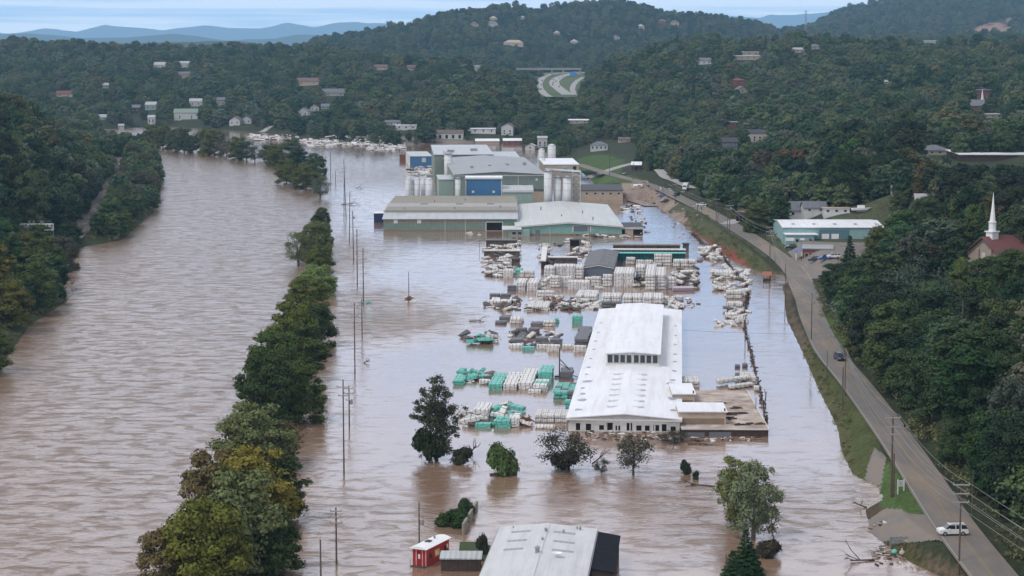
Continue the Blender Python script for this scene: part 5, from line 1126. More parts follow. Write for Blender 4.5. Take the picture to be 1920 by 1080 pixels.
house('brown house with a white roof right behind the factory', 944, 978, 271, 7, 'gx', 'brick', 'white_roof', 3, 10, 1.6)
house('pale blue white shed beside the grey mill house', 985, 1003, 281, 7, 'gy', 'white_paint', 'pale_roof', -10, 9, 1.6, win=1)
house('tall pale grey mill house behind the factory', 1008, 1026, 277, 17, 'shed', 'silo_white', 'pale_roof', 0, 9, 1, cat='mill', win=2)
house('grey roofed low house at the foot of the dark hillside', 717, 751, 236, 6, 'gx', 'white_wall', 'slate_roof', 0, 10, 1.8)
house('white flat roofed house at the foot of the dark hillside', 742, 781, 245, 8, 'flat', 'white_wall', 'white_roof', 0, 9, .3)
house('orange brown low house on the valley lawn', 1160, 1182, 268, 5, 'gx', 'beige_wall', 'brown_roof', 0, 9, 1.4, win=2)
house('small dark shed with a white tin roof beside the road junction', 1184, 1202, 320, 10, 'gx', 'dark_wall', 'white_roof', -6, 7, 1.6, cat='shed', name='shed', win=0, doors=1)
house('red brick house high among the right hand trees', 1372, 1398, 163, 11, 'hip', 'brick', 'brick', 0, 12, 2.2, win=2)
house('pale gabled house just under the red brick house', 1384, 1402, 176, 7, 'gy', 'beige_wall', 'slate_roof', 12, 10, 3, win=1)
house('long white terraced building near the right ridge', 1363, 1430, 114, 8, 'flat', 'tan_wall', 'white_roof', 0, 22, .5, cat='building', win=6, pad=2)
house('upper white block of the terraced building near the ridge', 1385, 1424, 104, 6, 'flat', 'beige_wall', 'white_roof', 0, 14, .5, cat='building', win=3)
house('grey roofed house on the right ridge', 1515, 1541, 93, 6, 'hip', 'tan_wall', 'slate_roof', 0, 12, 2.5)
house('pale house under big trees on the right ridge', 1482, 1508, 99, 6, 'gx', 'wrap_white', 'pale_roof', 0, 10, 2)
house('grey white house left of the terraced building', 1306, 1334, 122, 8, 'gx', 'white_wall', 'slate_roof', 5, 12, 2.5)
house('big brick school like block behind the small chapel', 1823, 1862, 186, 16, 'flat', 'brick', 'slate_roof', 0, 24, .5, cat='building', win=5)
house('blue grey roofed chapel in the far trees', 1819, 1843, 206, 8, 'gx', 'brick', 'slate_roof', -20, 12, 4, cat='chapel', name='chapel', win=2)
a = on(1840, 200); tag(MB().box(-1.0,-1.0,0,1.0,1.0,4).lathe([(.9,4),(.7,6),(.08,11)],n=8).build('steeple_tower', M['white_paint'], loc=a+Vector((0,-2,2))), 'small white steeple of the far chapel', 'steeple')
house('light roofed low building right of the far chapel', 1842, 1880, 221, 6, 'flat', 'tan_wall', 'pale_roof', 0, 18, .4, cat='building')
house('white and cream building at the foot of the clear cut slope', 1725, 1760, 84, 7, 'flat', 'wrap_white', 'white_roof', 0, 20, .5, cat='building', win=4)
house('tiny white roof in the middle of the right hand wood', 1655, 1668, 158, 4, 'gx', 'white_paint', 'white_paint', 0, 8, 1.5, win=1)
house('maroon flat building by the road above the blue house', 1362, 1384, 240, 9, 'flat', 'brick', 'pale_roof', 0, 16, .5, cat='building')
# houses across the river, far left
for (lb, x0, x1, yb, hp, rf_, wl_, ro, dp) in [
 ('white roofed house on the far left hillside, left one of the pair', 288, 310, 128, 6, 'gx','white_wall','pale_roof',12),
 ('white house with dark garage on the far left hillside', 337, 355, 127, 8, 'flat','white_paint','white_roof',9),
 ('pinkish house below the pair on the far left hillside', 334, 357, 148, 9, 'gx','beige_wall','slate_roof',9),
 ('low house with brown red roof far left above the bend', 104, 138, 182, 6, 'gx','wrap_white','brick',10),
 ('small cream house in the trees far left', 189, 203, 166, 6, 'gx','wrap_white','pale_roof',8),
 ('dark roofed house above the bend of the river', 245, 262, 211, 9, 'gx','dark_wall','slate_roof',9),
 ('grey green house right of the dark roofed one above the bend', 272, 292, 207, 10, 'shed','mint_wall','pale_roof',9),
 ('narrow white house right at the far river bank', 277, 290, 232, 11, 'gx','white_paint','pale_roof',9),
 ('large white house with a green roof on the far bank', 326, 370, 226, 13, 'gx','white_paint','sage_wall',12),
 ('bright white house above the green roofed one', 355, 378, 200, 10, 'gx','white_paint','pale_roof',9),
 ('grey gabled house in the trees of the far bank', 405, 422, 200, 12, 'gx','wrap_white','slate_roof',9),
 ('left of the two grey white houses with steep roofs on the far bank', 430, 450, 236, 10, 'gy','silo_white','slate_roof',12),
 ('right of the two grey white houses with steep roofs on the far bank', 452, 471, 233, 9, 'gy','silo_white','slate_roof',12),
 ('white gabled house by the pale curving road', 558, 578, 220, 10, 'gy','white_paint','slate_roof',11),
 ('second white gabled house by the pale curving road', 581, 598, 210, 8, 'gy','white_paint','brown_roof',11),
 ('small grey house beside the curving road houses', 602, 618, 205, 5, 'gx','wrap_white','slate_roof',9),
 ('long brown roofed house on the far hillside', 553, 600, 163, 7, 'gx','beige_wall','brown_roof',13),
 ('long grey roofed house right of the brown roofed one', 604, 650, 181, 7, 'gx','wrap_white','slate_roof',13),
 ('white shed on the far bank at the river bend', 181, 201, 225, 5, 'flat','wrap_white','white_roof',8),
 ('tiny white hut on the far bank', 222, 232, 241, 4, 'gx','white_paint','white_paint',6),
 ('brown roof showing in the trees of the dark hillside', 700, 728, 132, 5, 'gx','beige_wall','brown_roof',10),
 ('second brown roof in the trees of the dark hillside', 758, 780, 132, 5, 'gx','wrap_white','brown_roof',10),
 ('pale house by the gap in the ridge left of the highway', 887, 899, 136, 10, 'flat','beige_wall','pale_roof',10)]:
    house(lb, x0, x1, yb, hp, rf_, wl_, ro, random.uniform(-8,8), dp, win=2, pad=5)
# mansions on the far hill
for (lb, x0, x1, yb, hp, wl_, ro) in [
 ('large pale mansion on the distant hill', 911, 933, 50, 6, 'wrap_white','slate_roof'), ('brown mansion left of the pale one on the distant hill', 880, 897, 50, 5, 'beige_wall','brown_roof'),
 ('yellowish house on top of the distant hill', 918, 932, 38, 4, 'beige_wall','beige_wall'), ('small cream house on the distant ridge', 976, 984, 36, 4, 'beige_wall','pale_roof'),
 ('pale house half way down the distant hill', 1038, 1050, 66, 4, 'wrap_white','pale_roof'), ('long tan building at the foot of the distant hill', 944, 981, 84, 4, 'beige_wall','tan_wall'),
 ('white and orange house on the right flank of the distant hill', 1148, 1162, 75, 5, 'wrap_white','brown_roof'), ('pair of bright roofs high on the right flank', 1256, 1273, 46, 4, 'beige_wall','brown_roof'),
 ('dark pink house on the right flank', 1234, 1250, 45, 5, 'brick','brown_roof'), ('cream house in the dip of the right flank', 1195, 1208, 53, 4, 'beige_wall','pale_roof'),
 ('low cream house right of the long tan building', 1069, 1084, 81, 3, 'beige_wall','pale_roof')]:
    house(lb, x0, x1, yb, hp, 'hip', wl_, ro, 0, 16, win=2, pad=3)
# ---------------------------------------------------------------- lumber
def bundle_mesh(nm, L_, Wd, Hh, mat, seed, straps=3):
    """wrapped package of boards: slightly slumped corners, straps sunk into the wrap"""
    g = np.random.default_rng(seed); nx_, ny_, nz_ = 6, 3, 3; V_ = []; Fq = []; mb = MB()
    def pt(i, j, k):
        x, y, z = i/nx_, j/ny_, k/nz_
        r = .025; X = (x-.5)*L_; Y = (y-.5)*Wd; Z = z*Hh
        if i in (0, nx_): X *= 1-r*.35*((j in (0, ny_))+(k in (0, nz_)))
        if j in (0, ny_): Y *= 1-r*((k == nz_) + .5*(i in (0, nx_)))
        if k == nz_ and (j in (0, ny_)): Z -= Hh*.03
        return (X, Y, Z)
    cache = {}
    def vid(i, j, k):
        if (i,j,k) not in cache:
            p = pt(i,j,k); cache[(i,j,k)] = len(mb.v); mb.v.append((p[0]+g.normal()*.03, p[1]+g.normal()*.03, p[2]+g.normal()*.025))
        return cache[(i,j,k)]
    for i in range(nx_):
        for j in range(ny_):
            mb.f.append((vid(i,j,nz_), vid(i+1,j,nz_), vid(i+1,j+1,nz_), vid(i,j+1,nz_))); mb.f.append((vid(i,j+1,0), vid(i+1,j+1,0), vid(i+1,j,0), vid(i,j,0))); mb.m += [0,0]
    for i in range(nx_):
        for k in range(nz_):
            mb.f.append((vid(i,0,k), vid(i+1,0,k), vid(i+1,0,k+1), vid(i,0,k+1))); mb.f.append((vid(i,ny_,k+1), vid(i+1,ny_,k+1), vid(i+1,ny_,k), vid(i,ny_,k))); mb.m += [0,0]
    for j in range(ny_):
        for k in range(nz_):
            mb.f.append((vid(0,j,k+1), vid(0,j+1,k+1), vid(0,j+1,k), vid(0,j,k))); mb.f.append((vid(nx_,j,k), vid(nx_,j+1,k), vid(nx_,j+1,k+1), vid(nx_,j,k+1))); mb.m += [0,0]
    for s_ in range(straps):
        x = (-.5+(s_+.5)/straps)*L_; w2 = .07; mb.box(x-w2, -Wd/2-.02, .02, x+w2, -Wd/2+.05, Hh-.02, 1).box(x-w2, -Wd/2, Hh-.04, x+w2, Wd/2, Hh+.02, 1)
        mb.box(x-w2, Wd/2-.05, .02, x+w2, Wd/2+.02, Hh-.02, 1)
    return mb
BM = {}
for c, mt in (('W','wrap_white'),('M','wrap_mint'),('G','wrap_grey'),('B','wrap_brown')):
    BM[c] = []
    for s_ in range(3):
        mb = bundle_mesh('bundle', 1, 1, 1, mt, 7*s_+ord(c), 3)
        # unit package, scaled per object
        o = bundle_mesh('lumber_bundle', 4.0, 2.4, .95, mt, 7*s_+ord(c), 3).build('lumber_bundle', [M[mt], M['strap']]); me = o.data; bpy.data.objects.remove(o); BM[c].append(me)
CN = {'W':'white', 'M':'mint green', 'G':'dark grey', 'B':'brown'}
ORD = 'front second third fourth fifth sixth seventh eighth ninth tenth eleventh twelfth thirteenth fourteenth fifteenth sixteenth seventeenth eighteenth'.split()+['rear']*40
PACK = []       # (y distance, colour, position, rotation euler, scale, label, group)
def pack(c, x, y, z, rot, L_=4., Wd=2.4, Hh=.95, label='', group='', tx=0, ty=0):
    PACK.append((y, c, (x, y, z), (tx, ty, rot), (L_/4., Wd/2.4, Hh/.95), label, group))
def stack(c, x0, x1, yb, zt, ytop, where, ncol=1, colors=None, hh=.85, jit=.12, miss=0., rot=YR):
    """a neat stack: front foot from pixel x0 to x1 at row yb, top at height zt reaching back to row ytop"""
    a, b_ = G(x0, yb, 0), G(x1, yb, 0); wt = (b_-a).length; Db = G(x0, ytop, zt).y; depth = max(2.4, Db-a.y); nr_ = max(1, round(depth/2.6)); nl = max(1, round(zt/hh)); cw_ = wt/ncol; dw = depth/nr_
    cr_, sr = math.cos(rot), math.sin(rot)
    for i in range(ncol):
        for j in range(nr_):
            for k in range(nl):
                if 0 < j < nr_-1 and 0 < i < ncol-1 and k < nl-1: continue
                if j > 0 and k < nl-1 and j < nr_-1 and i != (0 if a.x > 0 else ncol-1): continue
                if random.random() < miss and k == nl-1: continue
                u = (i+.5)*cw_ + random.gauss(0, jit); v = (j+.5)*dw + random.gauss(0, jit*.6)
                col = colors[(i+j) % len(colors)] if colors else c
                pack(col, a.x+u*cr_-v*sr, a.y+u*sr+v*cr_, zt-(nl-k)*zt/nl*1.0, rot+random.gauss(0, .02), cw_*.97, dw*.96, zt/nl*.98,
                     '%s bundle, %s, %s row, stack %s' % (CN[col], 'top' if k == nl-1 else ('bottom' if k == 0 else 'middle'), ORD[j], where), 'bundles stacked '+where)
def jumble(x0, x1, y0, y1, n, cols, where, zmax=1.6, L_=(2.2,4.2), tilt=.28):
    for _ in range(n):
        px, py = random.uniform(x0, x1), random.uniform(y0, y1); p = G(px, py, 0); c = random.choice(cols)
        ln = random.uniform(*L_)
        pack(c, p.x, p.y, random.uniform(-.5, zmax*.55), random.choice((0, 0, .4, -.4, 1.2, random.uniform(-1.5, 1.5)))+YR, ln, random.uniform(1.1,2.3), random.uniform(.55,.95),
             '%s bundle in the heap %s' % (CN[c], where), 'bundles tumbled '+where, random.gauss(0, tilt*.6), random.gauss(0, tilt))
random.seed(21)
# near rows
W1_ = 'left of the long white hall'
jumble(862, 925, 770, 800, 15, 'WWWWB', 'beside the tall ragged tree', 1.6); stack('W', 888, 916, 785, 2.0, 753, 'behind the mint heap, nearest the ragged tree', 1, hh=1.0)
jumble(925, 990, 765, 800, 17, 'MWWMW', 'ending in rusty wreckage near the hall', 1.8); stack('M', 888, 918, 802, .9, 792, 'at the near edge of the mint heap', 1); stack('M', 926, 956, 802, 1.5, 780, 'in the middle of the mint heap', 1)
stack('W', 955, 975, 799, 1.7, 775, 'beside the rusty wreckage', 1)
stack('W', 1003, 1065, 792, 1.7, 766, 'against the near corner of the hall', 5, hh=.9, jit=.04); stack('W', 1001, 1040, 804, .6, 800, 'lying low before the corner stack', 2)
stack('M', 915, 941, 731, 1.4, 698, 'that is mint, left of two white ones', 1, hh=.6); stack('W', 943, 969, 731, 1.35, 697, 'that is white, next to the left mint one', 1, hh=.6); stack('W', 971, 998, 730, 1.5, 690, 'that is white, left of the high mint one', 1, hh=.6)
stack('M', 1009, 1034, 716, 2.4, 684, 'that is mint and highest of its row', 1, hh=.8); stack('W', 1000, 1026, 734, 1.5, 710, 'half white before the high mint one', 1, ['W','M'], hh=.6); stack('W', 990, 1014, 737, .6, 733, 'lying low at the water edge', 1)
stack('M', 1037, 1079, 748, 1.7, 716, 'right beside the hall, mint and brown', 3, ['M','M','G','M'], hh=.8); stack('M', 1059, 1071, 768, 2.0, 750, 'narrow and dark by the hall wall', 1)
stack('M', 849, 870, 722, 1.1, 700, 'at the left end of the mint row', 1, hh=.7); jumble(850, 920, 700, 722, 15, 'MMMB', 'at the left end of the mint row', 1.2); stack('M', 876, 918, 712, 1.1, 704, 'bridging the mint heap', 2, hh=.7); stack('W', 897, 918, 720, .9, 714, 'low and white by the mint heap', 1)
stack('G', 1050, 1073, 712, 2.0, 688, 'dark grey by the crane pole', 1, hh=.6)
# middle group
jumble(870, 936, 628, 646, 18, 'GGMMWB', 'floating apart left of the yard', 1.3); jumble(960, 1050, 622, 650, 18, 'GGGWB', 'in the middle of the yard water', 1.4)
stack('W', 956, 978, 653, .9, 649, 'white at the left front of the middle heap', 1); stack('M', 980, 1003, 657, .9, 652, 'mint at the front of the middle heap', 1); stack('W', 1005, 1026, 654, 1.0, 649, 'white right of the mint one in the middle heap', 1); stack('W', 1027, 1050, 659, 1.6, 647, 'right front of the middle heap', 1, hh=.8); stack('W', 1053, 1075, 654, 1.0, 646, 'white between middle heap and grey stack', 1)
stack('G', 957, 980, 647, 1.6, 632, 'grey at the left of the middle heap', 1); stack('G', 1003, 1027, 646, 1.8, 630, 'grey in the middle of the middle heap', 1); stack('G', 1030, 1054, 647, 1.5, 634, 'grey at the right of the middle heap', 1); stack('G', 968, 1010, 625, 1.4, 614, 'grey at the back of the middle heap', 2)
stack('G', 1078, 1104, 652, 2.4, 611, 'grey, stepping back beside the white hall', 1, hh=.8, jit=.2); stack('W', 1075, 1099, 660, 1.5, 650, 'white before the grey one beside the hall', 1, hh=.75)
stack('G', 929, 950, 608, .8, 600, 'flat and grey, alone in the water', 1); stack('G', 937, 958, 600, .9, 590, 'flat and grey, just behind the lone one', 1); stack('W', 956, 979, 607, 1.5, 592, 'white, alone right of the flat grey ones', 1, hh=.75)
stack('G', 995, 1018, 612, .9, 602, 'flat and grey left of a white one in open water', 1); stack('W', 1018, 1040, 612, 1.5, 600, 'white right of the flat grey one in open water', 1, hh=.75); stack('M', 1040, 1047, 606, 1.3, 600, 'a mint end piece beside the lone white ones', 1); stack('M', 1072, 1092, 606, 2.0, 590, 'mint, alone in the water near the hall', 1, hh=1)
# row behind
jumble(915, 975, 562, 582, 16, 'WWWBB', 'at the left of the debris row', 1.6); stack('G', 918, 957, 560, 1.5, 550, 'grey at the left of the debris row', 2); stack('W', 918, 957, 572, 1.3, 557, 'white under the grey one in the debris row', 1, hh=.65)
stack('W', 988, 1030, 582, 1.3, 563, 'white, sloping, in the debris row', 3, jit=.15, hh=.7); stack('W', 1005, 1040, 560, 2.4, 544, 'white at the back of the debris row', 2, hh=.8); jumble(985, 1085, 562, 582, 18, 'WWB', 'along the debris row', 1.3)
stack('W', 1080, 1120, 568, 2.4, 543, 'white with grooved top in the debris row', 3, hh=.8); jumble(1075, 1125, 566, 582, 12, 'WWB', 'at the foot of the grooved white stack', 1.3)
stack('G', 1128, 1164, 577, 1.8, 566, 'grey based just behind the hall', 2, hh=.9)
stack('W', 1129, 1165, 572, 3.0, 548, 'broad, white over grey behind the hall', 2, ['W'], hh=1.0, jit=.05); stack('W', 1168, 1204, 573, 2.8, 549, 'broad and white behind the clerestory', 2, hh=.95, jit=.05); stack('W', 1206, 1243, 575, 3.0, 548, 'broad and white behind the right half of the hall', 2, hh=1, jit=.05); jumble(1238, 1280, 562, 582, 14, 'W', 'behind the right corner of the hall', 1.5)
# upper neat rows
for x0, x1, yb, zt, yt, wh, nc in [(967,985,544,2.6,521,'leftmost of the front white rank',1),(988,1008,545,2.6,521,'second in the front white rank',1),(1031,1050,539,3.8,517,'fourth in the front white rank',1),(1051,1071,538,3.4,519,'fifth in the front white rank',1),
   (1065,1105,543,2.6,524,'wide and low in the front white rank',2),(1109,1127,537,3.2,518,'just left of the shed corner',1),(1130,1148,537,3.9,516,'before the grey shed',1),(1151,1188,537,4.6,500,'wide, right of shed',2),(1192,1210,527,5.0,494,'long, narrow, second right of the shed',1),
   (1210,1229,544,5.2,495,'longest, with tall front face',1),(1229,1248,543,5.0,500,'right neighbour of the longest one',1),(1249,1268,542,3.8,518,'lower, at the right end of the front rank',1),
   (1020,1040,524,4.2,497,'leftmost of the rear white rank',1),(1038,1058,522,4.4,494,'second of the rear white rank',1),(1057,1078,522,4.4,494,'third of the rear white rank',1),(1077,1094,522,4.0,495,'against the left side of the grey shed',1),
   (943,961,521,2.6,503,'white, at the far left of the rear rank',1),(975,1002,520,2.2,507,'short and grooved in the rear rank',3)]:
    stack('W', x0, x1, yb, zt, yt, wh, nc, hh=1.05, jit=.06)
stack('M', 966, 980, 516, 2.0, 502, 'mint, small, in the rear rank', 1); jumble(1008, 1030, 528, 542, 8, 'W', 'slumped inside the front white rank', 1.8); stack('G', 951, 967, 545, 1.6, 536, 'grey at the left end of the front rank', 1)
jumble(910, 962, 500, 520, 18, 'WWWB', 'left of the rear white rank', 1.8); jumble(1108, 1128, 528, 540, 5, 'W', 'at the shed corner', 1.5); jumble(1188, 1210, 528, 540, 8, 'WWB', 'between the white stacks', 1.5)
jumble(907, 970, 462, 500, 40, 'WWWB', 'on the sunken racks at the upper left of the yard', 2.2)
jumble(1016, 1034, 460, 505, 16, 'WB', 'on the narrow rack in the open water', 2.2); jumble(1068, 1105, 452, 482, 12, 'WWB', 'around the small dark boxes', 1.8)
jumble(1262, 1305, 505, 538, 26, 'WWWB', 'right of the long white stacks', 2.2); jumble(1310, 1362, 466, 492, 26, 'WWWB', 'along the upper debris fence', 1.8); jumble(1338, 1402, 505, 560, 44, 'WWWWB', 'piled against the debris fence', 2.0)
jumble(1342, 1402, 582, 598, 12, 'WWG', 'draped on the fence', 1.2); jumble(1345, 1400, 600, 613, 12, 'WW', 'on the near side of the draped heap', 1.2)
stack('W', 1362, 1392, 560, 2.6, 545, 'beside the fence, with dark shade beneath', 2, hh=1.3); stack('W', 1364, 1392, 582, 2.4, 564, 'lower stack beside the fence', 2, hh=1.2); stack('W', 1340, 1375, 522, 2.2, 505, 'upper stack beside the fence', 2)
stack('G', 1378, 1388, 690, .7, 682, 'small grey pallet by the fence', 1); stack('G', 1392, 1402, 689, .8, 680, 'second small grey pallet by the fence', 1); stack('G', 1378, 1387, 710, 1.2, 700, 'grey block beside the white grid', 1)
stack('W', 1389, 1417, 716, 1.1, 697, 'white grid of bundles by the fence', 3, hh=1.0, jit=.08); stack('W', 1414, 1425, 733, 1.0, 722, 'last white bundle by the fence', 1)
for i in range(7): p = G(1350+i*8.5, 722-i*1.2, 0); pack('W', p.x, p.y, .5, .12, 1.3, 2.4, .9, 'white bundle in the long roll like row behind the mud covered roof', 'roll like row behind the mud covered roof')
for i in range(5): p = G(1372+i*8.5, 729-i*1.2, 0); pack('W', p.x, p.y, .1, .16, 1.3, 2.0, .8, 'white bundle in the long roll like row behind the mud covered roof', 'roll like row behind the mud covered roof')
stack('W', 1279, 1311, 727, 1.6, 704, 'in the corner between hall and mud covered roof', 3, hh=.8)
for x0, x1, yb, zt, yt, wh, nc in [(1173,1190,496,2.6,484,'boxy, before the teal rack',1),(1192,1224,496,1.6,488,'low and long before the teal rack',2),(1226,1260,498,4.2,479,'tall, before the teal rack',2),(1262,1304,500,2.4,485,'low, right of the tall one at the racks',3)]: stack('W', x0, x1, yb, zt, yt, wh, nc, hh=1.2)
# racks: long covered rows behind
def rack(x0, x1, yb, zt, ytop, front, top, label, cols='W'):
    a, b_ = G(x0, yb, 0), G(x1, yb, 0); wt = (b_-a).length; dp = max(3, G(x0, ytop, zt).y-a.y); e = empty('lumber_rack', (a.x, a.y, 0), YR*.35, label, 'rack')
    MB().box(0,.4,-1,wt,dp-.2,zt-.4).build('load', M[front], e); MB().box(-.3,-.2,zt-.35,wt+.3,dp,zt).build('cover', M[top], e)
    n = max(1, int(wt/4))
    for i in range(n+1): MB().box(i*wt/n-.1,.1,-1,i*wt/n+.1,.35,zt-.36).build('post', M['dark_trim'], e)
M['dark_teal'] = pm('dark_teal', (.01,.10,.10), .7, n=.5, col2=(.008,.06,.065), wave=('X', 1.2, .5))
rack(1150,1274,474,3.2,461,'wrap_brown','khaki_wall','long brown lumber rack with a pale cover, farthest of the three long racks')
rack(1149,1284,481,2.8,470,'dark_teal','wrap_white','long teal lumber rack with a white cover in the middle of the three')
rack(1153,1284,490,3.2,476,'dark_teal','wrap_mint','long dark teal lumber rack with a mint edge, nearest of the three')
rack(912,969,462,2.6,452,'wrap_brown','wrap_grey','dark brown rack farthest up at the left of the yard')
rack(908,974,481,2.4,470,'wrap_brown','wrap_white','dark rack with tumbled white loads, second at the left of the yard')
rack(960,974,500,3.0,486,'wrap_brown','wrap_brown','short dark rack end at the left of the yard')
rack(1029,1082,495,2.6,484,'wrap_brown','wrap_white','low dark rack with white loads on top behind the rear white rank')
rack(1015,1022,505,3.2,462,'dark_wall','wrap_white','narrow rack running away in the open water'); rack(1069,1086,462,2.8,451,'dark_hole','wrap_brown','small dark open box above the racks'); rack(1281,1291,472,3.2,461,'wrap_grey','dark_roof','small grey cabin at the right end of the long racks')
# make them: the 300 that show largest stand alone
PACK.sort(key=lambda q: (-(q[4][0]*q[4][2])/q[0]**2))
far_mb = {}
for i, (y, c, pos, ro, sc_, lb, gr) in enumerate(PACK):
    me = BM[c][i % 3]
    if i < 300:
        o = bpy.data.objects.new('lumber_bundle', me); COL.objects.link(o); o.location = pos; o.rotation_euler = ro; o.scale = sc_; tag(o, lb, 'lumber bundle', gr)
    else:
        far_mb.setdefault(c, []).append((me, Matrix.LocRotScale(Vector(pos), Euler(ro), Vector(sc_))))
VV, FF, MI, mats, off = [], [], [], [M['wrap_white'],M['wrap_mint'],M['wrap_grey'],M['wrap_brown'],M['strap']], 0
for c, lst in far_mb.items():
    for me, mx in lst:
        co = np.empty(len(me.vertices)*3); me.vertices.foreach_get('co', co); co = co.reshape(-1,3); mm = np.array(mx); co = co@mm[:3,:3].T+mm[:3,3]
        fi = np.array([p.vertices[:] for p in me.polygons]); mi = np.array([p.material_index for p in me.polygons])
        VV.append(co); FF.append(fi+off); MI.append(np.where(mi == 1, 4, 'WMGB'.index(c))); off += len(co)
if VV: tag(np_mesh('lumber_bundles', np.vstack(VV), np.vstack(FF), mats, midx=np.concatenate(MI)), 'the smaller lumber bundles of the farther stacks and heaps', None, None, 'stuff')
print('packs', len(PACK))
# loose debris
def scatter_debris(name, areas, mats, label, seed, big=1.0):
    g = np.random.default_rng(seed); mb = MB()
    for (x0, x1, y0_, y1_, n, s_) in areas:
        for _ in range(n):
            p = G(g.uniform(x0,x1), g.uniform(y0_,y1_), 0); z = max(0, land1(p.x, p.y)) if p.y > 0 else 0
            R_ = Matrix.Rotation(g.uniform(0,6.28),3,'Z') @ Matrix.Rotation(g.normal()*.25,3,'X'); ln = g.uniform(.5,2.6)*s_
            mb.obox((p.x, p.y, z+g.uniform(0,.45)*s_), (ln, ln*g.uniform(.12,.7), g.uniform(.08,.5)*s_), R_, int(g.integers(len(mats))))
    return tag(mb.build(name, [M[q] for q in mats]), label, None, None, 'stuff')
scatter_debris('debris', [(862,990,770,802,60,.7),(915,975,565,582,50,.8),(985,1085,568,583,90,.8),(1085,1128,570,582,30,.8),(870,936,630,645,30,.7),(955,1050,620,650,50,.7),(852,918,702,720,40,.7),(1238,1310,560,582,40,.8),
  (1010,1105,455,500,40,1),(905,975,452,520,90,1),(1262,1312,505,545,60,1),(1180,1215,395,440,30,1.1),(1070,1108,428,442,40,1.2),(1110,1205,434,446,60,1.2),(1165,1200,385,400,30,1.4),(870,900,436,441,8,1.3),(1100,1240,808,826,70,.5),(1240,1440,820,828,50,.5)],
  ['driftwood','wrap_white','wrap_brown','wrap_white','wrap_white'], 'scattered boards, wrap and trash floating around the lumber', 3)
scatter_debris('debris', [(575,700,264,274,200,2.2),(690,760,268,282,160,1.8),(560,640,262,268,70,2.4),(800,850,318,330,60,2),(765,830,300,330,60,2.2),(470,560,254,264,60,2.6)], ['wrap_white','white_paint','wrap_brown','wrap_white','wrap_white'], 'band of pale wreckage washed against the far bank', 4)
scatter_debris('debris', [(1180,1215,352,372,26,1.0),(1215,1260,365,385,30,.9),(1255,1330,400,450,30,.7),(1280,1300,365,385,15,1),(1635,1660,985,1000,8,.6),(1640,1700,1020,1060,40,.5)], ['driftwood','inset_wall','wrap_white','tan_wall','driftwood'], 'mud caked planks and rubbish along the road embankment', 5)
# the fence line that caught the wreckage
P = [G(x, y, 0) for x, y in [(1300,440),(1318,458),(1335,462),(1352,476),(1362,492),(1375,510),(1396,528),(1403,556),(1397,575),(1394,598),(1402,640),(1408,662),(1416,700),(1427,745),(1434,775),(1439,798)]]
mb = MB(); g = np.random.default_rng(9)
for a, b_ in zip(P[:-1], P[1:]):
    n = max(2, int((b_-a).length/2.2))
    for i in range(n):
        q = a+(b_-a)*i/n; mb.tube((q.x,q.y,-1),(q.x+g.normal()*.2,q.y,1.1+g.random()*.5),.06,.05,5)
        for _ in range(2 if a.y > 620 else int(g.random() < .8)): mb.obox((q.x+g.normal()*.25, q.y+g.normal()*1.0, .1+g.random()*.4), (g.uniform(.15,.6), g.uniform(.5,2.0), g.uniform(.1,.3)), Matrix.Rotation(g.normal()*.5,3,'Z') @ Matrix.Rotation(g.normal()*.3,3,'X'))
    for zz in (.5, 1.0): mb.tube(a+Vector((0,0,zz)), b_+Vector((0,0,zz)), .03, .03, 4)
tag(mb.build('debris_fence', M['driftwood']), 'chain link fence line clogged with black debris along the right of the yard', 'fence')
mb = MB(); a, b_ = G(995,795,0), G(982,803,0)
for i in range(26): mb.obox((a.x-1.2+g.normal()*.6, a.y+g.normal()*1.2, .4+g.random()*.9), (g.uniform(.4,1.8), g.uniform(.2,1), .12), Matrix.Rotation(g.uniform(0,3),3,'Z') @ Matrix.Rotation(g.normal()*.6,3,'Y'))
tag(mb.build('wreckage', M['rust']), 'rust brown wreckage at the right end of the mint heap', 'wreckage')
a = G(1163, 555, 0)
mb = MB(); a = G(1035, 572, 0)
for i in range(30): mb.obox((a.x+g.normal()*1.6, a.y+g.normal()*2.5, .4+g.random()*1.4), (g.uniform(.5,2.6), g.uniform(.1,.5), .14), Matrix.Rotation(g.uniform(0,3),3,'Z') @ Matrix.Rotation(g.normal()*.7,3,'Y'))
tag(mb.build('wreckage', M['rust']), 'rust brown tangle of boards in the debris row', 'wreckage')
a = G(1293, 545, 0); e = empty('wrecked_boat', (a.x-2.4, a.y, .1), RZ(4), 'long lilac white wrecked hull at the foot of the right heap', 'wreck'); M['lilac'] = pm('lilac', (.50,.42,.50), .7, n=.8, col2=(.38,.3,.36))
MB().profx([(-1.0,0),(1.0,0),(1.3,1.0),(.9,1.3),(-.9,1.2),(-1.3,.9)], -3.2, 3.2).add([(3.2,-1.3,.9),(3.2,1.3,1),(4.6,0,.9),(3.2,0,0)],[(0,2,1),(0,3,2),(1,2,3)]).build('hull', M['lilac'], e)
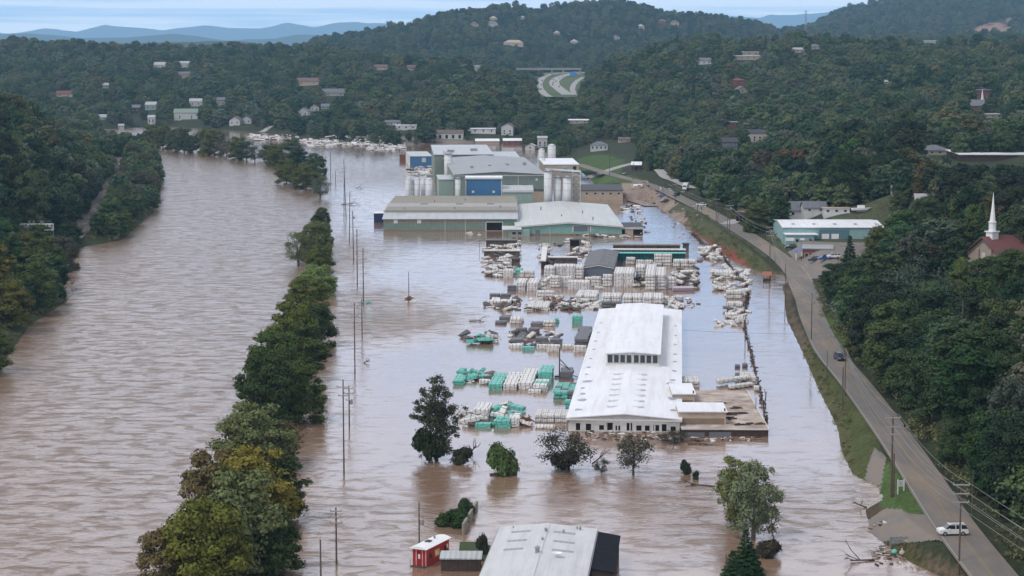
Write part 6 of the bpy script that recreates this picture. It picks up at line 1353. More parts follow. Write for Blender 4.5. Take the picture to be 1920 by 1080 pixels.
# raft around the lone pole, floating green pieces
a = G(770, 567, 0); e = empty('debris_raft', (a.x, a.y, 0), .1, 'rusty wreck and pale slab caught at the foot of the lone pole', 'wreckage'); MB().box(-1.6,-1.2,-.2,1.7,1.2,.35).build('slab', M['wrap_white'], e)
mb = MB(); [mb.obox((-.1+g.normal()*.7, 1.3+g.normal()*.5, .6+g.random()*.8), (g.uniform(.5,2), g.uniform(.2,1), .3), Matrix.Rotation(g.uniform(0,3),3,'Z')@Matrix.Rotation(g.normal()*.5,3,'Y')) for i in range(12)]; mb.build('wreck', M['rust'], e)
a = G(684, 568, 0); mb = MB(); [mb.obox((a.x+g.normal()*.8, a.y+g.normal()*.6, .1+g.random()*.3), (g.uniform(.4,1.4), .5, .25), Matrix.Rotation(g.uniform(0,3),3,'Z')) for i in range(9)]; tag(mb.build('floating_wrap', M['wrap_mint']), 'mint plastic wrap snagged on a power pole in the flood', 'wrap')
# ---------------------------------------------------------------- poles and lines
def pole(px, pyb, pyt, label, arms=(), z=None, r=.16, tilt=0., extra=0, mat='pole_wood', name='utility_pole', cat='utility pole', armmat='crossarm', yaw=0, group=None):
    """arms: (height below the top in m, half length)"""
    p = G(px, pyb, 0) if z is None else G(px, pyb, z); s_ = FPX/(p.y*CT+ (HC-p.z)*ST); h_ = (pyb-pyt)/s_/.99
    e = empty(name, (p.x, p.y, p.z), yaw, label, cat, group); e.rotation_euler = (0, tilt, yaw)
    MB().tube((0,0,-2),(0,0,h_),r,r*.65,8).build('shaft', M[mat], e)
    for dz, hl in arms:
        ar = MB().box(-hl,-.28,h_-dz-.08,hl,-.12,h_-dz+.1).build('crossarm', M[armmat], e)
        for x in (-hl*.9,hl*.9): MB().lathe([(.06,h_-dz+.1),(.09,h_-dz+.2),(.05,h_-dz+.35)], (x,-.2), 6).build('insulator', M['metal'], ar)
    if extra: MB().lathe([(.32,h_-extra-.9),(.34,h_-extra-.5),(.3,h_-extra)], (.45,-.1), 10).build('transformer', M['metal'], e)
    return p, h_
PL = []
for px, yb, yt, arms, tilt, ex, lb in [
 (602,1120,1010,[],0,0,'thick black pole stub cut off by the lower photo edge'),
 (631,1058,950,[(.6,.9),(1.5,.8),(2.4,1.0)],0,0,'thin pole with three short crossarms near the lower tree line'),
 (645,890,711,[(1.4,1.2),(3,.9)],0,0,'tallest near power pole standing in the flood beside the tree line'),
 (655,801,723,[(.6,1.0),(1.6,1.1),(3.0,.7)],0,3,'shorter pole with a transformer right behind the tallest near pole'),
 (665.5,700,568,[(1.0,1.0),(3.2,1.1)],0,0,'long pole with two left side crossarms in the flood'),
 (679,634,560,[(1.0,1.1),(2.6,1.2),(4,1.1),(5.2,1.1)],0,0,'pole with four stacked crossarms, right of the long one'),
 (681.5,572,465,[(3.6,1.1),(8.0,1.0)],0,0,'slim pole rising above the floating mint wrap'),
 (670,535,430,[(9,1.0)],0,0,'slim pole left of the one above the mint wrap'),
 (663,492,396,[(6,1.2)],-.01,2,'pole with a transformer in front of the factory side water'),
 (655,455,360,[(5,1.0)],.02,0,'leaning pole in the cluster by the far end of the tree line'),
 (649,410,300,[(4,1.2),(9,1.2)],-.03,0,'tall leaning pole in the cluster by the far end of the tree line'),
 (645,400,310,[(3,1)],.015,0,'straight pole left in the far pole cluster'),
 (629,343,319,[(.5,.8)],.03,0,'short leaning pole in the open water'),
 (620,333,277,[(2,1)],0,0,'far slim pole right of the bushy clump'),
 (611,318,294,[(.4,1.4)],0,0,'short far pole with a bright crossarm'),
 (604,306,222,[(14,1.4)],0,0,'very tall far pole before the hillside')]:
    PL.append(pole(px, yb, yt, lb, arms, tilt=tilt, extra=ex, r=.17 if yb > 600 else .2))
pole(766.5,568,510,'lone bare pole in the open water with wreckage at its foot', r=.14)
pole(786,1018,941,'pole with a small transformer right behind the red caboose', [], extra=2.8, r=.14)
pole(899,468,448,'short tee shaped post in the yard water', [(.2,1.4)], r=.1, armmat='metal')
pole(503,262,235,'distant pole on the far bank', r=.25); pole(771,262,228,'wood pole by the houses behind the factory', [(.5,1.2)], r=.25)
CRANE = pole(1049,708,652,'dark steel pole with slanting braces beside the grey bundles', mat='dark_trim', r=.2)
p, h_ = CRANE; tag(MB().tube((0,0,h_*.62),(3.2,0,h_*.15),.12,.12,5).tube((.2,0,h_*.45),(2.2,.2,h_*.3),.1,.1,5).tube((2.4,0,.8),(6.2,0,-.4),.1,.1,5).box(-1.3,-.3,.1,-.1,.3,.5).build('crane_boom', M['dark_trim'], loc=(p.x+.1,p.y-.3,0)), 'slanting steel boom braced against the dark pole', 'boom')
RP = {}
for key, px, yb, yt, z, arms, ex, r, lb in [
 ('a',1671,922,779,2.6,[(.3,1.3),(1.9,1.3),(3.2,1.3)],0,.22,'big wooden pole with three pale crossarms on the grass island'),
 ('a2',1675,918,850,2.6,[],0,.2,'dark pole stub standing right against the big wooden pole'),
 ('b',1798,1063,904,2.2,[(.25,1.25),(1.6,1.25),(2.9,1.25)],0,.16,'slim grey pole with three crossarms in front of the white car'),
 ('c',1579.5,756,688,3,[],0,.18,'dark stout pole on the grass bank beside the road'),
 ('c2',1584,738,652,3,[],0,.14,'lighter pole right behind the stout one on the grass bank'),
 ('d',1550.5,700,657,2.6,[],0,.10,'thin short pole at the water side of the road'),
 ('e',1521,642,550,2.0,[],2,.16,'tall leaning pole on the bank before the flooded bend'),
 ('f',1472,563,495,.5,[],0,.16,'leaning pole right of the little red roofed hut'),
 ('g',1443,512,425,2.2,[(.3,1.4),(1.8,1.4),(3.2,1.4)],1.2,.18,'pole with crossarms at the grass point left of the brick store'),
 ('h',1453,495,474,3,[],0,.09,'thin roadside post by the grass point'),
 ('i',1368,438,384,4.5,[(.4,1.5),(1.8,1.5)],1,.18,'roadside pole with two crossarms, left of the dark walled building'),
 ('j',1364,434,391,4.5,[],0,.16,'plain pole paired with the two crossarm pole by the road'),
 ('k',1346,419,395,4.5,[],1,.15,'shorter roadside pole farther back'),('l',1343,415,372,4.5,[(.4,1.5)],0,.15,'slim roadside pole with one crossarm near the trucks'),
 ('m',1308,397,376,4.5,[],0,.15,'short roadside pole by the muddy embankment'),('n',1266,378,345,4.5,[(.3,1.3)],0,.16,'pole at the factory entrance corner'),
 ('o',1243,361,340,4,[],0,.15,'pole on the lawn side of the junction'),('p',1234,358,338,4,[],0,.14,'left pole of the pair at the junction'),('q',1210,350,335,4,[],0,.13,'pole on the lawn strip beyond the factory'),
 ('r',1188,336,305,5,[],0,.15,'left pole beside the little tin roofed shed'),('s',1185,334,308,5,[],0,.14,'right pole beside the little tin roofed shed'),('t',1143,330,285,4,[],0,.16,'pole on the far lawn strip'),('u',1083,312,278,5,[],0,.16,'pole by the white roofed workshop'),
 ('v',1397,640,590,0,[],0,.13,'pole standing in the flood along the clogged fence'),('w',1363,498,467,0,[],0,.11,'pole at the upper clogged fence'),('x',1417,780,745,0,[],0,.10,'short post at the corner of the mud covered roof'),
 ('y',1823,945,880,5,[],0,.12,'thin pole among the trees right of the road'),('z',1355+11,955,893,0,[],0,.14,'pole hidden behind the pale green tree')]:
    RP[key] = pole(px, yb, yt, lb, arms, z=z, extra=ex, r=r)
class Wires:
    def __init__(s, L_): s.L = L_
    def build(s, name, mat):
        s.obs = [m.build(name, mat) for m in s.L]; return s
def catenary(pts_a, pts_b, sag, r, n=14):
    out = []
    for a, b_ in zip(pts_a, pts_b):
        mb = MB(); q = [a+(b_-a)*t - Vector((0,0,4*sag*t*(1-t))) for t in [i/n for i in range(n+1)]]; ring = []
        for p_ in q:
            for k in range(4): mb.v.append((p_.x+r*math.cos(k*1.5708), p_.y, p_.z+r*math.sin(k*1.5708)))
        for i in range(n):
            for k in range(4): mb.f.append((i*4+k, i*4+(k+1)%4, i*4+4+(k+1)%4, i*4+4+k)); mb.m.append(0)
        out.append(mb)
    return Wires(out)
def tagw(w_, label, cat):
    for i, o in enumerate(w_.obs):
        tag(o, label+(', wire %s' % ORD[i].replace('front','one').replace('second','two').replace('third','three').replace('fourth','four').replace('fifth','five').replace('sixth','six') if False else ''), cat, label)
        o.location.x += 0
def tips(key, dz, hl): p, h_ = RP[key]; return [Vector((p.x+x, p.y-.2, p.z+h_-dz+.3)) for x in (-hl, hl)]
def arms_of(key): return tips(key,.3,1.2)+tips(key,1.9,1.2)+tips(key,3.2,1.2)
A_, B_ = arms_of('a'), arms_of('b'); E_ = [Vector((RP['c2'][0].x+.1*i, RP['c2'][0].y, RP['c2'][0].z+RP['c2'][1]-.5*i)) for i in range(6)]
W_ = .035
tagw(catenary(A_, B_, 1.4, W_).build('power_line', M['cable']), 'grey power line between the big pole and the slim grey pole', 'power line')
nb = [q+Vector((18,-115,2)) for q in B_]; tagw(catenary(B_, nb, 1.6, W_).build('power_line', M['cable']), 'grey power line running on from the slim grey pole', 'power line')
tagw(catenary(E_, A_, 1.8, W_).build('power_line', M['cable']), 'grey power line from the grass bank poles to the big pole', 'power line')
ks = ['c2','e','f','g','i','n']
for a, b_, lb in zip(ks[:-1], ks[1:], ['beside the straight road','past the flooded bend','over the grass point','along the road below the dark walled building','toward the factory entrance']):
    pa_, ha = RP[a]; pb_, hb = RP[b_]; tagw(catenary([pa_+Vector((dx,0,ha-.3-k*.9)) for k, dx in enumerate((-.5,.5,0))], [pb_+Vector((dx,0,hb-.3-k*.9)) for k, dx in enumerate((-.5,.5,0))], 1.2, W_).build('power_line', M['cable']), 'thin power line '+lb, 'power line')
for i in range(2, 8):
    (pa_, ha), (pb_, hb) = PL[i], PL[i+1]; tagw(catenary([pa_+Vector((.8,0,ha-1.2))], [pb_+Vector((.8,0,hb-1.2))], 1.0, .02).build('power_line', M['cable']), 'thin wires over the flood, span %s counted from the tallest near pole' % ['one','two','three','four','five','six'][i-2], 'power line')
p1, h1 = RP['v']; tagw(catenary([Vector((hall.e.location.x+26, p1.y+3, 3.2))], [Vector((p1.x+48, p1.y-8, 4.0))], 1.2, .035, 20).build('power_line', M['cable']), 'single wire low over the water right of the hall', 'power line')
# guy wires / gantry
def gantry():
    p = G(69, 456, 3.2); D = 775; a = Pd(39, 431, D); b_ = Pd(100, 431, D); z0, z1 = a.z, Pd(39, 420, D).z; e = empty('signal_gantry', (0,0,0), 0, 'white steel signal gantry spanning the railway above the trees', 'gantry'); mb = MB()
    for z in (z0, z1):
        for y in (D-.7, D+.7): mb.tube((a.x,y,z),(b_.x,y,z),.13,.13,5)
    n = 9
    for y in (D-.7, D+.7):
        for i in range(n):
            x0_ = a.x+(b_.x-a.x)*i/n; x1_ = a.x+(b_.x-a.x)*(i+1)/n; mb.tube((x0_,y,z0),(x0_,y,z1),.08,.08,4).tube((x0_,y,z0 if i%2 else z1),(x1_,y,z1 if i%2 else z0),.07,.07,4)
        mb.tube((b_.x,y,z0),(b_.x,y,z1),.08,.08,4)
    mb.build('truss', M['white_paint'], e)
    for x in (a.x+.1, b_.x-.1): MB().tube((x,D,-1),(x,D,z1),.2,.2,6).build('post', M['metal'], e)
    for x in (.27,.40,.62,.68): q = a.x+(b_.x-a.x)*x; MB().box(q-.25,D-.2,z1,q+.25,D+.2,z1+1.3).build('signal_head', M['metal'], e)
    MB().poly([(a.x+3,D+.5,z1+1.1),(b_.x-1,D+.5,z1+1.1)],.05,4).build('railing', M['metal'], e)
gantry()
clear(30,405,112,436,775)
# ---------------------------------------------------------------- vehicles, signs, people
def car_paint(nm, col): 
    if nm not in M: M[nm] = pm(nm, col, .3, .5, n=.6, col2=tuple(c*.85 for c in col))
    return nm
def suv(loc, rot, paint, label, L_=4.7, Wd=1.9, Hh=1.75, cat='car', name='parked_car', group=None, kind='suv'):
    e = empty(name, loc, rot, label, cat, group); hw = Wd/2; g_ = .22
    if kind == 'suv': low = [(-L_/2,.45),(-L_/2+.05,.95),(-L_/2+.95,1.08),(L_/2-.08,1.05),(L_/2,.5),(L_/2-.1,.3),(-L_/2+.1,.3)]; cab = [(-L_/2+1.0,1.06),(-L_/2+1.65,Hh-.05),(L_/2-.55,Hh),(L_/2-.15,1.04)]
    else: low = [(-L_/2,.4),(-L_/2+.05,.75),(-L_/2+1.1,.92),(L_/2-.1,.9),(L_/2,.45),(L_/2-.1,.25),(-L_/2+.1,.25)]; cab = [(-L_/2+1.2,.9),(-L_/2+1.95,Hh-.05),(L_/2-1.2,Hh-.03),(L_/2-.5,.9)]
    def body(prof, w0, w1, nm, mat, par):
        n = len(prof); zs = [p[1] for p in prof]; zm, zx = min(zs), max(zs); mb = MB(); vs = []
        for s_ in (-1, 1):
            for x, z in prof: k = (z-zm)/(zx-zm+1e-6); vs.append((x, s_*(w0*(1-k)+w1*k), z))
        mb.add(vs, [tuple(range(n)), tuple(range(n,2*n))[::-1]]+[(i,n+i,n+(i+1)%n,(i+1)%n) for i in range(n)]); o = mb.build(nm, M[mat], par)
        bv = o.modifiers.new('bevel','BEVEL'); bv.width = .07; bv.segments = 2; return o
    body(low, hw, hw*.94, 'body', paint, e); c = body(cab, hw*.92, hw*.76, 'cabin', 'glass', e)
    x0, x1 = cab[1][0], cab[2][0]; rf_ = MB().box(x0-.03,-hw*.78,Hh-.07,x1+.03,hw*.78,Hh+.03).build('roof', M[paint], e)
    for s_ in (-1, 1):
        MB().box(x0+.25,s_*hw*.66-.03,Hh+.04,x1-.2,s_*hw*.66+.03,Hh+.11).build('roof_rail', M['dark_trim'], rf_)
        for xx in (x0+.05+(x1-x0)*.36, x0+(x1-x0)*.72): MB().add([(xx-.05,s_*hw*.79,Hh-.05),(xx+.05,s_*hw*.79,Hh-.05),(xx+.05,s_*hw*.935,1.06),(xx-.05,s_*hw*.935,1.06),(xx-.05,s_*(hw*.79+.03),Hh-.05),(xx+.05,s_*(hw*.79+.03),Hh-.05),(xx+.05,s_*(hw*.935+.03),1.06),(xx-.05,s_*(hw*.935+.03),1.06)],[(4,5,6,7),(0,1,5,4),(0,4,7,3),(1,2,6,5)]).build('pillar', M[paint], e)
        for xw in (-L_/2+.9, L_/2-.95):
            w_ = MB().tube((xw,s_*(hw-.2),.34),(xw,s_*(hw+.02),.34),.36,.36,16).build('wheel', M['dark_trim'], e); MB().tube((xw,s_*(hw-.02),.34),(xw,s_*(hw+.045),.34),.21,.19,12).build('rim', M['metal'], w_)
        MB().box(-L_/2-.02,s_*.62-.18,.66,-L_/2+.08,s_*.62+.18,.84).build('headlight', M['white_paint'], e); MB().box(L_/2-.07,s_*.78-.09,.8,L_/2+.015,s_*.78+.09,1.08).build('tail_light', M['red_paint'], e)
        MB().box(cab[0][0]+.45,s_*(hw+.02),1.05,cab[0][0]+.65,s_*(hw+.2),1.22).build('mirror', M[paint], e)
    return e
car_paint('car_white',(.70,.70,.70)); car_paint('car_navy',(.035,.045,.075)); car_paint('car_silver',(.35,.36,.37)); car_paint('car_black',(.02,.02,.022)); car_paint('car_blue',(.04,.10,.34)); car_paint('car_red',(.35,.03,.025)); car_paint('car_grey',(.13,.135,.14))
def onroad(px, py, zc=.12): return on(px, py, zc=zc)
p = G(1786, 1002, 3.2); z = max(land1(p.x,p.y)+.19, 3.18); suv((p.x,p.y,z), RZ(4), 'car_white', 'white sport utility car turning at the driveway by the lower right poles')
p = G(1574, 675, 3.1); suv((p.x,p.y,max(3.05,land1(p.x,p.y)+.19)), RZ(98), 'car_navy', 'dark navy car with a pale roof driving up the straight road', name='car')
p = G(1268, 368, 5.0); suv((p.x,p.y,5.1), RZ(60), 'car_black', 'black car at the factory junction', name='car')
p = G(1174, 328, 4.6); suv((p.x,p.y,4.7), RZ(20), 'car_grey', 'small dark car on the road past the lawn strip', name='car', kind='sedan', Hh=1.45)
p = onroad(1241, 370); suv(p, RZ(-20), 'car_blue', 'bright blue car parked in the mud by the factory entrance', kind='sedan', Hh=1.45, name='parked_car')
p = onroad(1247, 381); suv(p, RZ(5), 'car_black', 'dark car at the lip of the muddy embankment, below the blue one')
p = onroad(1315, 386); suv(p, RZ(-10), 'car_white', 'pale car parked on the verge below the trees', kind='sedan', Hh=1.45)
p = onroad(1483, 468); suv(p, RZ(5), 'car_black', 'black pickup like car with a white board above, left of the brick store')
p = onroad(1527, 492); suv(p, RZ(-8), 'car_black', 'black car in front of the brick store'); p = onroad(1546, 489); suv(p, RZ(10), 'car_blue', 'dark blue car right of the black one at the brick store')
p = onroad(1563, 487); suv(p, RZ(0), 'car_white', 'white car half hidden by trees at the brick store', name='parked_car')
# white box truck at the junction and boats/RVs
def truck(loc, rot, label):
    e = empty('box_truck', loc, rot, label, 'truck'); MB().box(-1.2,-1,.9,1.2,4.6,3.4).build('cargo_box', M['white_paint'], e); MB().profx([(-3.0,.5),(-1.1,.5),(-1.1,2.5),(-2.0,2.5),(-2.9,1.6)],-1.05,1.05).build('cab', M['white_paint'], e)
    MB().add([(-.9,-2.93,1.66),(.9,-2.93,1.66),(.85,-2.08,2.42),(-.85,-2.08,2.42)],[(0,1,2,3)]).build('windscreen', M['glass'], e)
    for y in (-2.1, 3.2):
        for s_ in (-1,1): MB().tube((s_*.85,y,.5),(s_*1.15,y,.5),.5,.5,12).build('wheel', M['dark_trim'], e)
p = onroad(1285, 356); truck(p, RZ(-14), 'white box truck parked at the junction under the trees')
p = onroad(1615, 402)
if p: 
    e = empty('motor_boat', (p.x,p.y,p.z+.6), RZ(5), 'white motor boat on a trailer behind the teal store', 'boat'); MB().profx([(-1.1,.9),(-.6,0),(.6,0),(1.1,.9)],-4,2.5).add([(2.5,-1.1,.9),(2.5,1.1,.9),(4.6,0,1.1),(2.5,0,0)],[(0,2,1),(0,3,2),(1,2,3)]).build('hull', M['white_paint'], e); MB().box(-1.5,-.8,.9,1.2,.8,2.0).build('cabin', M['white_paint'], e)
    MB().box(-2,-.7,-.6,2,.7,-.4).build('trailer_frame', M['metal'], e)
# concrete barrier, rolled pieces on embankment
p = onroad(1196, 349)
if p: tag(MB().profx([(-.4,0),(.4,0),(.2,1),(-.2,1)],-2.5,2.5).build('road_barrier', M['white_paint'], loc=p, rz=RZ(-20)), 'pale slab lying on the lawn point by the junction', 'slab')
# signs
p = G(1689, 920, 2.4); z = land1(p.x, p.y); e = empty('sign_board', (p.x,p.y,z), RZ(8), 'white two legged sign board standing on the grass island', 'sign')
for x in (-.55,.55): MB().box(x-.09,-.09,-.3,x+.09,.09,2.35).build('post', M['white_paint'], e)
pn = MB().box(-.46,-.06,1.15,.46,.06,2.2).build('panel', M['white_paint'], e); mb = MB()
for k in range(4): mb.box(-.34+.05*(k%2),-.075,1.35+k*.2,.34-.06*(k%3),-.062,1.42+k*.2)
mb.build('lettering', M['metal'], pn)
p = G(1652, 925, 1.8); z = max(0, land1(p.x,p.y)); e = empty('road_sign', (p.x,p.y,z-.2), RZ(5), 'small round white sign on a post at the flood edge by the grass island', 'sign')
MB().tube((0,0,-.5),(0,0,1.6),.04,.04,6).build('post', M['metal'], e); MB().tube((0,-.06,1.5),(0,-.02,1.5),.36,.36,18).build('disc', M['white_paint'], e); MB().box(-.25,-.06,.75,.25,-.02,.98).build('plate', M['white_paint'], e)
p = Pd(1158, 192, 2000); e = empty('highway_sign', (p.x, p.y, 0), 0, 'bright green highway sign board standing out of the dark trees', 'sign'); zt = Pd(1158,184,2000).z; zb_ = Pd(1158,192,2000).z
M['sign_green'] = pm('sign_green', (.01,.30,.20), .5); MB().box(-3.4,-.1,zb_,3.4,.1,zt).build('panel', M['sign_green'], e); [MB().tube((x,.3,land1(p.x,2000)-1),(x,.3,zt),.15,.15,6).build('post', M['metal'], e) for x in (-2.4,2.4)]
MB().box(-2.6,-.13,(zb_+zt)/2+.4,2.2,-.11,(zb_+zt)/2+1.0).box(-2.6,-.13,(zb_+zt)/2-1.0,1.2,-.11,(zb_+zt)/2-.4).build('lettering', M['white_paint'], e)
clear(1148,176,1170,196,2000)
p = onroad(1481, 462); e = empty('sign_board', (p.x,p.y,p.z), 0, 'white roadside board over the black car left of the brick store', 'sign'); MB().box(-1.6,-.08,2.0,1.6,.08,3.2).build('panel', M['white_paint'], e); [MB().box(x,-.06,-.5,x+.12,.06,2.0).build('post', M['metal'], e) for x in (-1.3,1.2)]
# person in front of the brick store
def person(loc, rot, h_, label, shirt, pants):
    e = bpy.data.meshes.new('person'); s_ = h_/1.75
    pts = {'pel':(0,0,.95,.15),'ch':(0,0,1.3,.17),'nk':(0,0,1.5,.07),'hd':(0,.01,1.62,.11),'ht':(0,0,1.72,.08),'ls':(-.2,0,1.42,.07),'le':(-.26,0,1.14,.05),'lh':(-.24,-.1,.9,.045),'rs':(.2,0,1.42,.07),'re':(.27,.03,1.14,.05),'rh':(.26,-.06,.88,.045),
           'll':(-.1,0,.88,.10),'lk':(-.12,-.06,.5,.075),'la':(-.12,.0,.08,.05),'lf':(-.12,-.16,.04,.045),'rl':(.1,0,.88,.10),'rk':(.12,-.02,.5,.075),'ra':(.13,.08,.08,.05),'rf':(.13,-.08,.04,.045)}
    k = list(pts); V_ = [tuple(c*s_ for c in pts[q][:3]) for q in k]; E_ = [(k.index(a), k.index(b_)) for a, b_ in [('pel','ch'),('ch','nk'),('nk','hd'),('hd','ht'),('ch','ls'),('ls','le'),('le','lh'),('ch','rs'),('rs','re'),('re','rh'),('pel','ll'),('ll','lk'),('lk','la'),('la','lf'),('pel','rl'),('rl','rk'),('rk','ra'),('ra','rf')]]
    e.from_pydata(V_, E_, []); o = bpy.data.objects.new('person', e); COL.objects.link(o); sk = o.modifiers.new('skin','SKIN'); 
    for i, q in enumerate(k): e.skin_vertices[0].data[i].radius = (pts[q][3]*s_, pts[q][3]*s_*.85)
    e.skin_vertices[0].data[0].use_root = True; sb_ = o.modifiers.new('s','SUBSURF'); sb_.levels = sb_.render_levels = 1
    m = bpy.data.materials.new('person_clothes'); m.use_nodes = True; t = m.node_tree; b = t.nodes['Principled BSDF']; b.inputs['Roughness'].default_value = .9
    tcn = t.nodes.new('ShaderNodeTexCoord'); sx_ = t.nodes.new('ShaderNodeSeparateXYZ'); t.links.new(tcn.outputs['Object'], sx_.inputs[0]); r = t.nodes.new('ShaderNodeValToRGB'); r.color_ramp.interpolation = 'CONSTANT'
    dv = t.nodes.new('ShaderNodeMath'); dv.operation = 'DIVIDE'; dv.inputs[1].default_value = h_; t.links.new(sx_.outputs[2], dv.inputs[0]); t.links.new(dv.outputs[0], r.inputs[0])
    el = r.color_ramp.elements; el[0].position = 0; el[0].color = pants+(1,); el[1].position = .55; el[1].color = shirt+(1,); q = el.new(.86); q.color = (.30,.18,.12,1); q = el.new(.95); q.color = (.03,.02,.015,1)
    t.links.new(r.outputs[0], b.inputs['Base Color']); e.materials.append(m); o.location = loc; o.rotation_euler = (0,0,rot); tag(o, label, 'person'); return o
p = onroad(1502.5, 489, .15); person(p, RZ(20), 1.8, 'person in dark clothes standing in the parking lot of the brick store', (.02,.02,.025), (.02,.02,.03))
p = onroad(1315.5, 395, .15); person(p, RZ(200), 1.8, 'person in dark clothes on the road near the embankment', (.015,.015,.02), (.03,.03,.04))
# dumpsters by the teal store, ac unit, junk piles
for px, py, c, lb in [(1621,446,'dark_teal','left green dumpster at the right end of the teal store'),(1636,445,'dark_teal','right green dumpster at the right end of the teal store'),(1650,446,'rust','orange brown skip beside the green dumpsters')]:
    p = on(px, py); e = empty('dumpster', (p.x-1.2,p.y,p.z), 0, lb, 'dumpster'); MB().profy([(0,.2),(2.4,.2),(2.6,1.6),(-.2,1.6)],0,1.8).build('bin', M[c], e); MB().box(-.25,-.05,1.6,2.65,1.85,1.72).build('lid', M['dark_trim'], e)
p = G(1680, 1006, 2); z = land1(p.x,p.y); e = empty('slatted_board', (p.x-1.0,p.y,z), RZ(6), 'grey slatted panel board lying at the driveway corner', 'board'); [MB().box(0,0,.3+k*.42,3.0,.1,.62+k*.42).build('slat_panel', M['metal'], e) for k in range(3)]; [MB().box(x,-.05,-.5,x+.12,.15,1.6).build('post', M['metal'], e) for x in (.1,2.7)]
for px, py, mt, lb in [(1678,1018,'wrap_mint','small mint bag in the junk pile by the driveway'),(1692,1024,'tan_wall','tan bag leaning in the junk pile by the driveway')]:
    p = G(px,py,1.6); z = land1(p.x,p.y); tag(MB().lathe([(.25,0),(.5,.2),(.5,.55),(.2,.8),(.05,.85)], n=10).build('bag', M[mt], loc=(p.x,p.y,z), smooth=True), lb, 'bag')
p = G(1798,1085,2.0); z = land1(p.x,p.y); mb = MB(); [mb.obox((p.x+random.gauss(0,.5), p.y+random.gauss(0,.5), z+random.uniform(.1,1.2)), (random.uniform(.3,1.1), random.uniform(.3,.8), random.uniform(.2,.6)), Matrix.Rotation(random.uniform(0,3),3,'Z')@Matrix.Rotation(random.gauss(0,.5),3,'X'), random.randrange(3)) for i in range(16)]
tag(mb.build('junk_pile', [M['rust'],M['wrap_white'],M['dark_trim']]), 'red and white junk piled at the foot of the slim grey pole', 'junk')
# ---------------------------------------------------------------- highway far up the valley
HW_ = [ [(1100,134),(1060,136),(1030,140),(1017,147),(1011,156),(1012,166),(1020,176),(1030,182)], [(1120,134),(1085,137),(1063,140),(1047,146),(1039,153),(1040,160),(1050,168),(1064,178)], [(1120,140),(1094,145),(1082,152),(1075,160),(1073,168),(1077,180)] ]
def hz(y): return float(np.interp(y, [131,137,150,165,180], [34,32.7,26.6,20.8,15.7]))
def hwroad(pts, width, label, mat='asphalt2', lift=.4):
    P = np.array([[*G(x, y, hz(y))] for x, y in pts]); P = smooth(densify(P, 8), it=4)
    return P, ribbon('highway', P, width, M[mat], label, lift)
H1, _ = hwroad(HW_[0], 9, 'left carriageway of the far highway'); H2, _ = hwroad(HW_[1], 14, 'right carriageway of the far highway'); H3, _ = hwroad(HW_[2], 7, 'exit ramp right of the far highway')
gpt = [(G(xa, y, hz(y)), G(xb, y, hz(y))) for y, xa, xb in [(136,1014,1100),(141,1006,1103),(146,1003,1100),(152,1003,1096),(158,1004,1090),(164,1005,1086),(170,1007,1083),(176,1011,1082),(182,1018,1080)]]
mb = MB(); [mb.add([tuple(a0), tuple(b0_), tuple(b1), tuple(a1)], [(0,1,2,3)]) for (a0, b0_), (a1, b1) in zip(gpt[1:], gpt[:-1])]; tag(mb.build('highway_verge', pm('verge', (.085,.115,.045), .95, n=.02, col2=(.06,.085,.035))), 'mown grass between the carriageways of the far highway', None, None, 'structure')
a, b_ = Pd(968, 131, 3010), Pd(1090, 129, 3010); e = empty('road_bridge', (a.x, 3010, 0), 0, 'long concrete road bridge crossing over the far highway', 'bridge'); wbr = b_.x-a.x; zb_ = a.z
M['concrete'] = pm('concrete', (.33,.31,.28), .85, n=.1, col2=(.25,.235,.21)); MB().box(0,0,zb_,wbr,12,zb_+2.0).build('deck', M['concrete'], e); MB().box(0,-.3,zb_+2,wbr,0,zb_+3).build('parapet', M['concrete'], e)
for x in (.35,.55,.72,.98): MB().box(wbr*x-1.2,1,zb_-7.5,wbr*x+1.2,11,zb_).build('pier', M['concrete'], e)
p = Pd(1075, 140, 2960); tag(MB().box(-5,0,-1,5,.5,5).box(-4.6,-.1,0,-.6,0,4.4).box(.4,-.1,0,4.6,0,4.4).build('highway_sign', pm('sign_blue', (.06,.22,.55), .5), loc=(p.x,p.y,p.z-1)), 'blue sign board under the far bridge', 'sign')
clear(1020,133,1095,150,3200); clear(1008,146,1086,166,3000); clear(1012,160,1082,182,2700); clear(965,126,1092,133,3005)
hc = suv((0,0,-500), 0, 'car_white', 'x', name='car')
kids = [c for c in hc.children]; subs = {c: list(c.children) for c in kids}
def copy_car(src, loc, rot, label, paint, group):
    r = src.copy(); COL.objects.link(r); r.location = loc; r.rotation_euler = (0,0,rot); tag(r, label, 'car', group)
    for c in src.children:
        q = c.copy(); COL.objects.link(q); q.parent = r
        if c.data.materials and c.data.materials[0] == M['car_white']: q.data = c.data.copy(); q.data.materials[0] = M[paint]
        for d in c.children: s_ = d.copy(); COL.objects.link(s_); s_.parent = q
cols = ['car_white','car_silver','car_black','car_grey','car_red','car_silver','car_white','car_navy','car_black','car_silver','car_white','car_grey']; oc = ['leading','second','third','fourth','fifth','sixth']
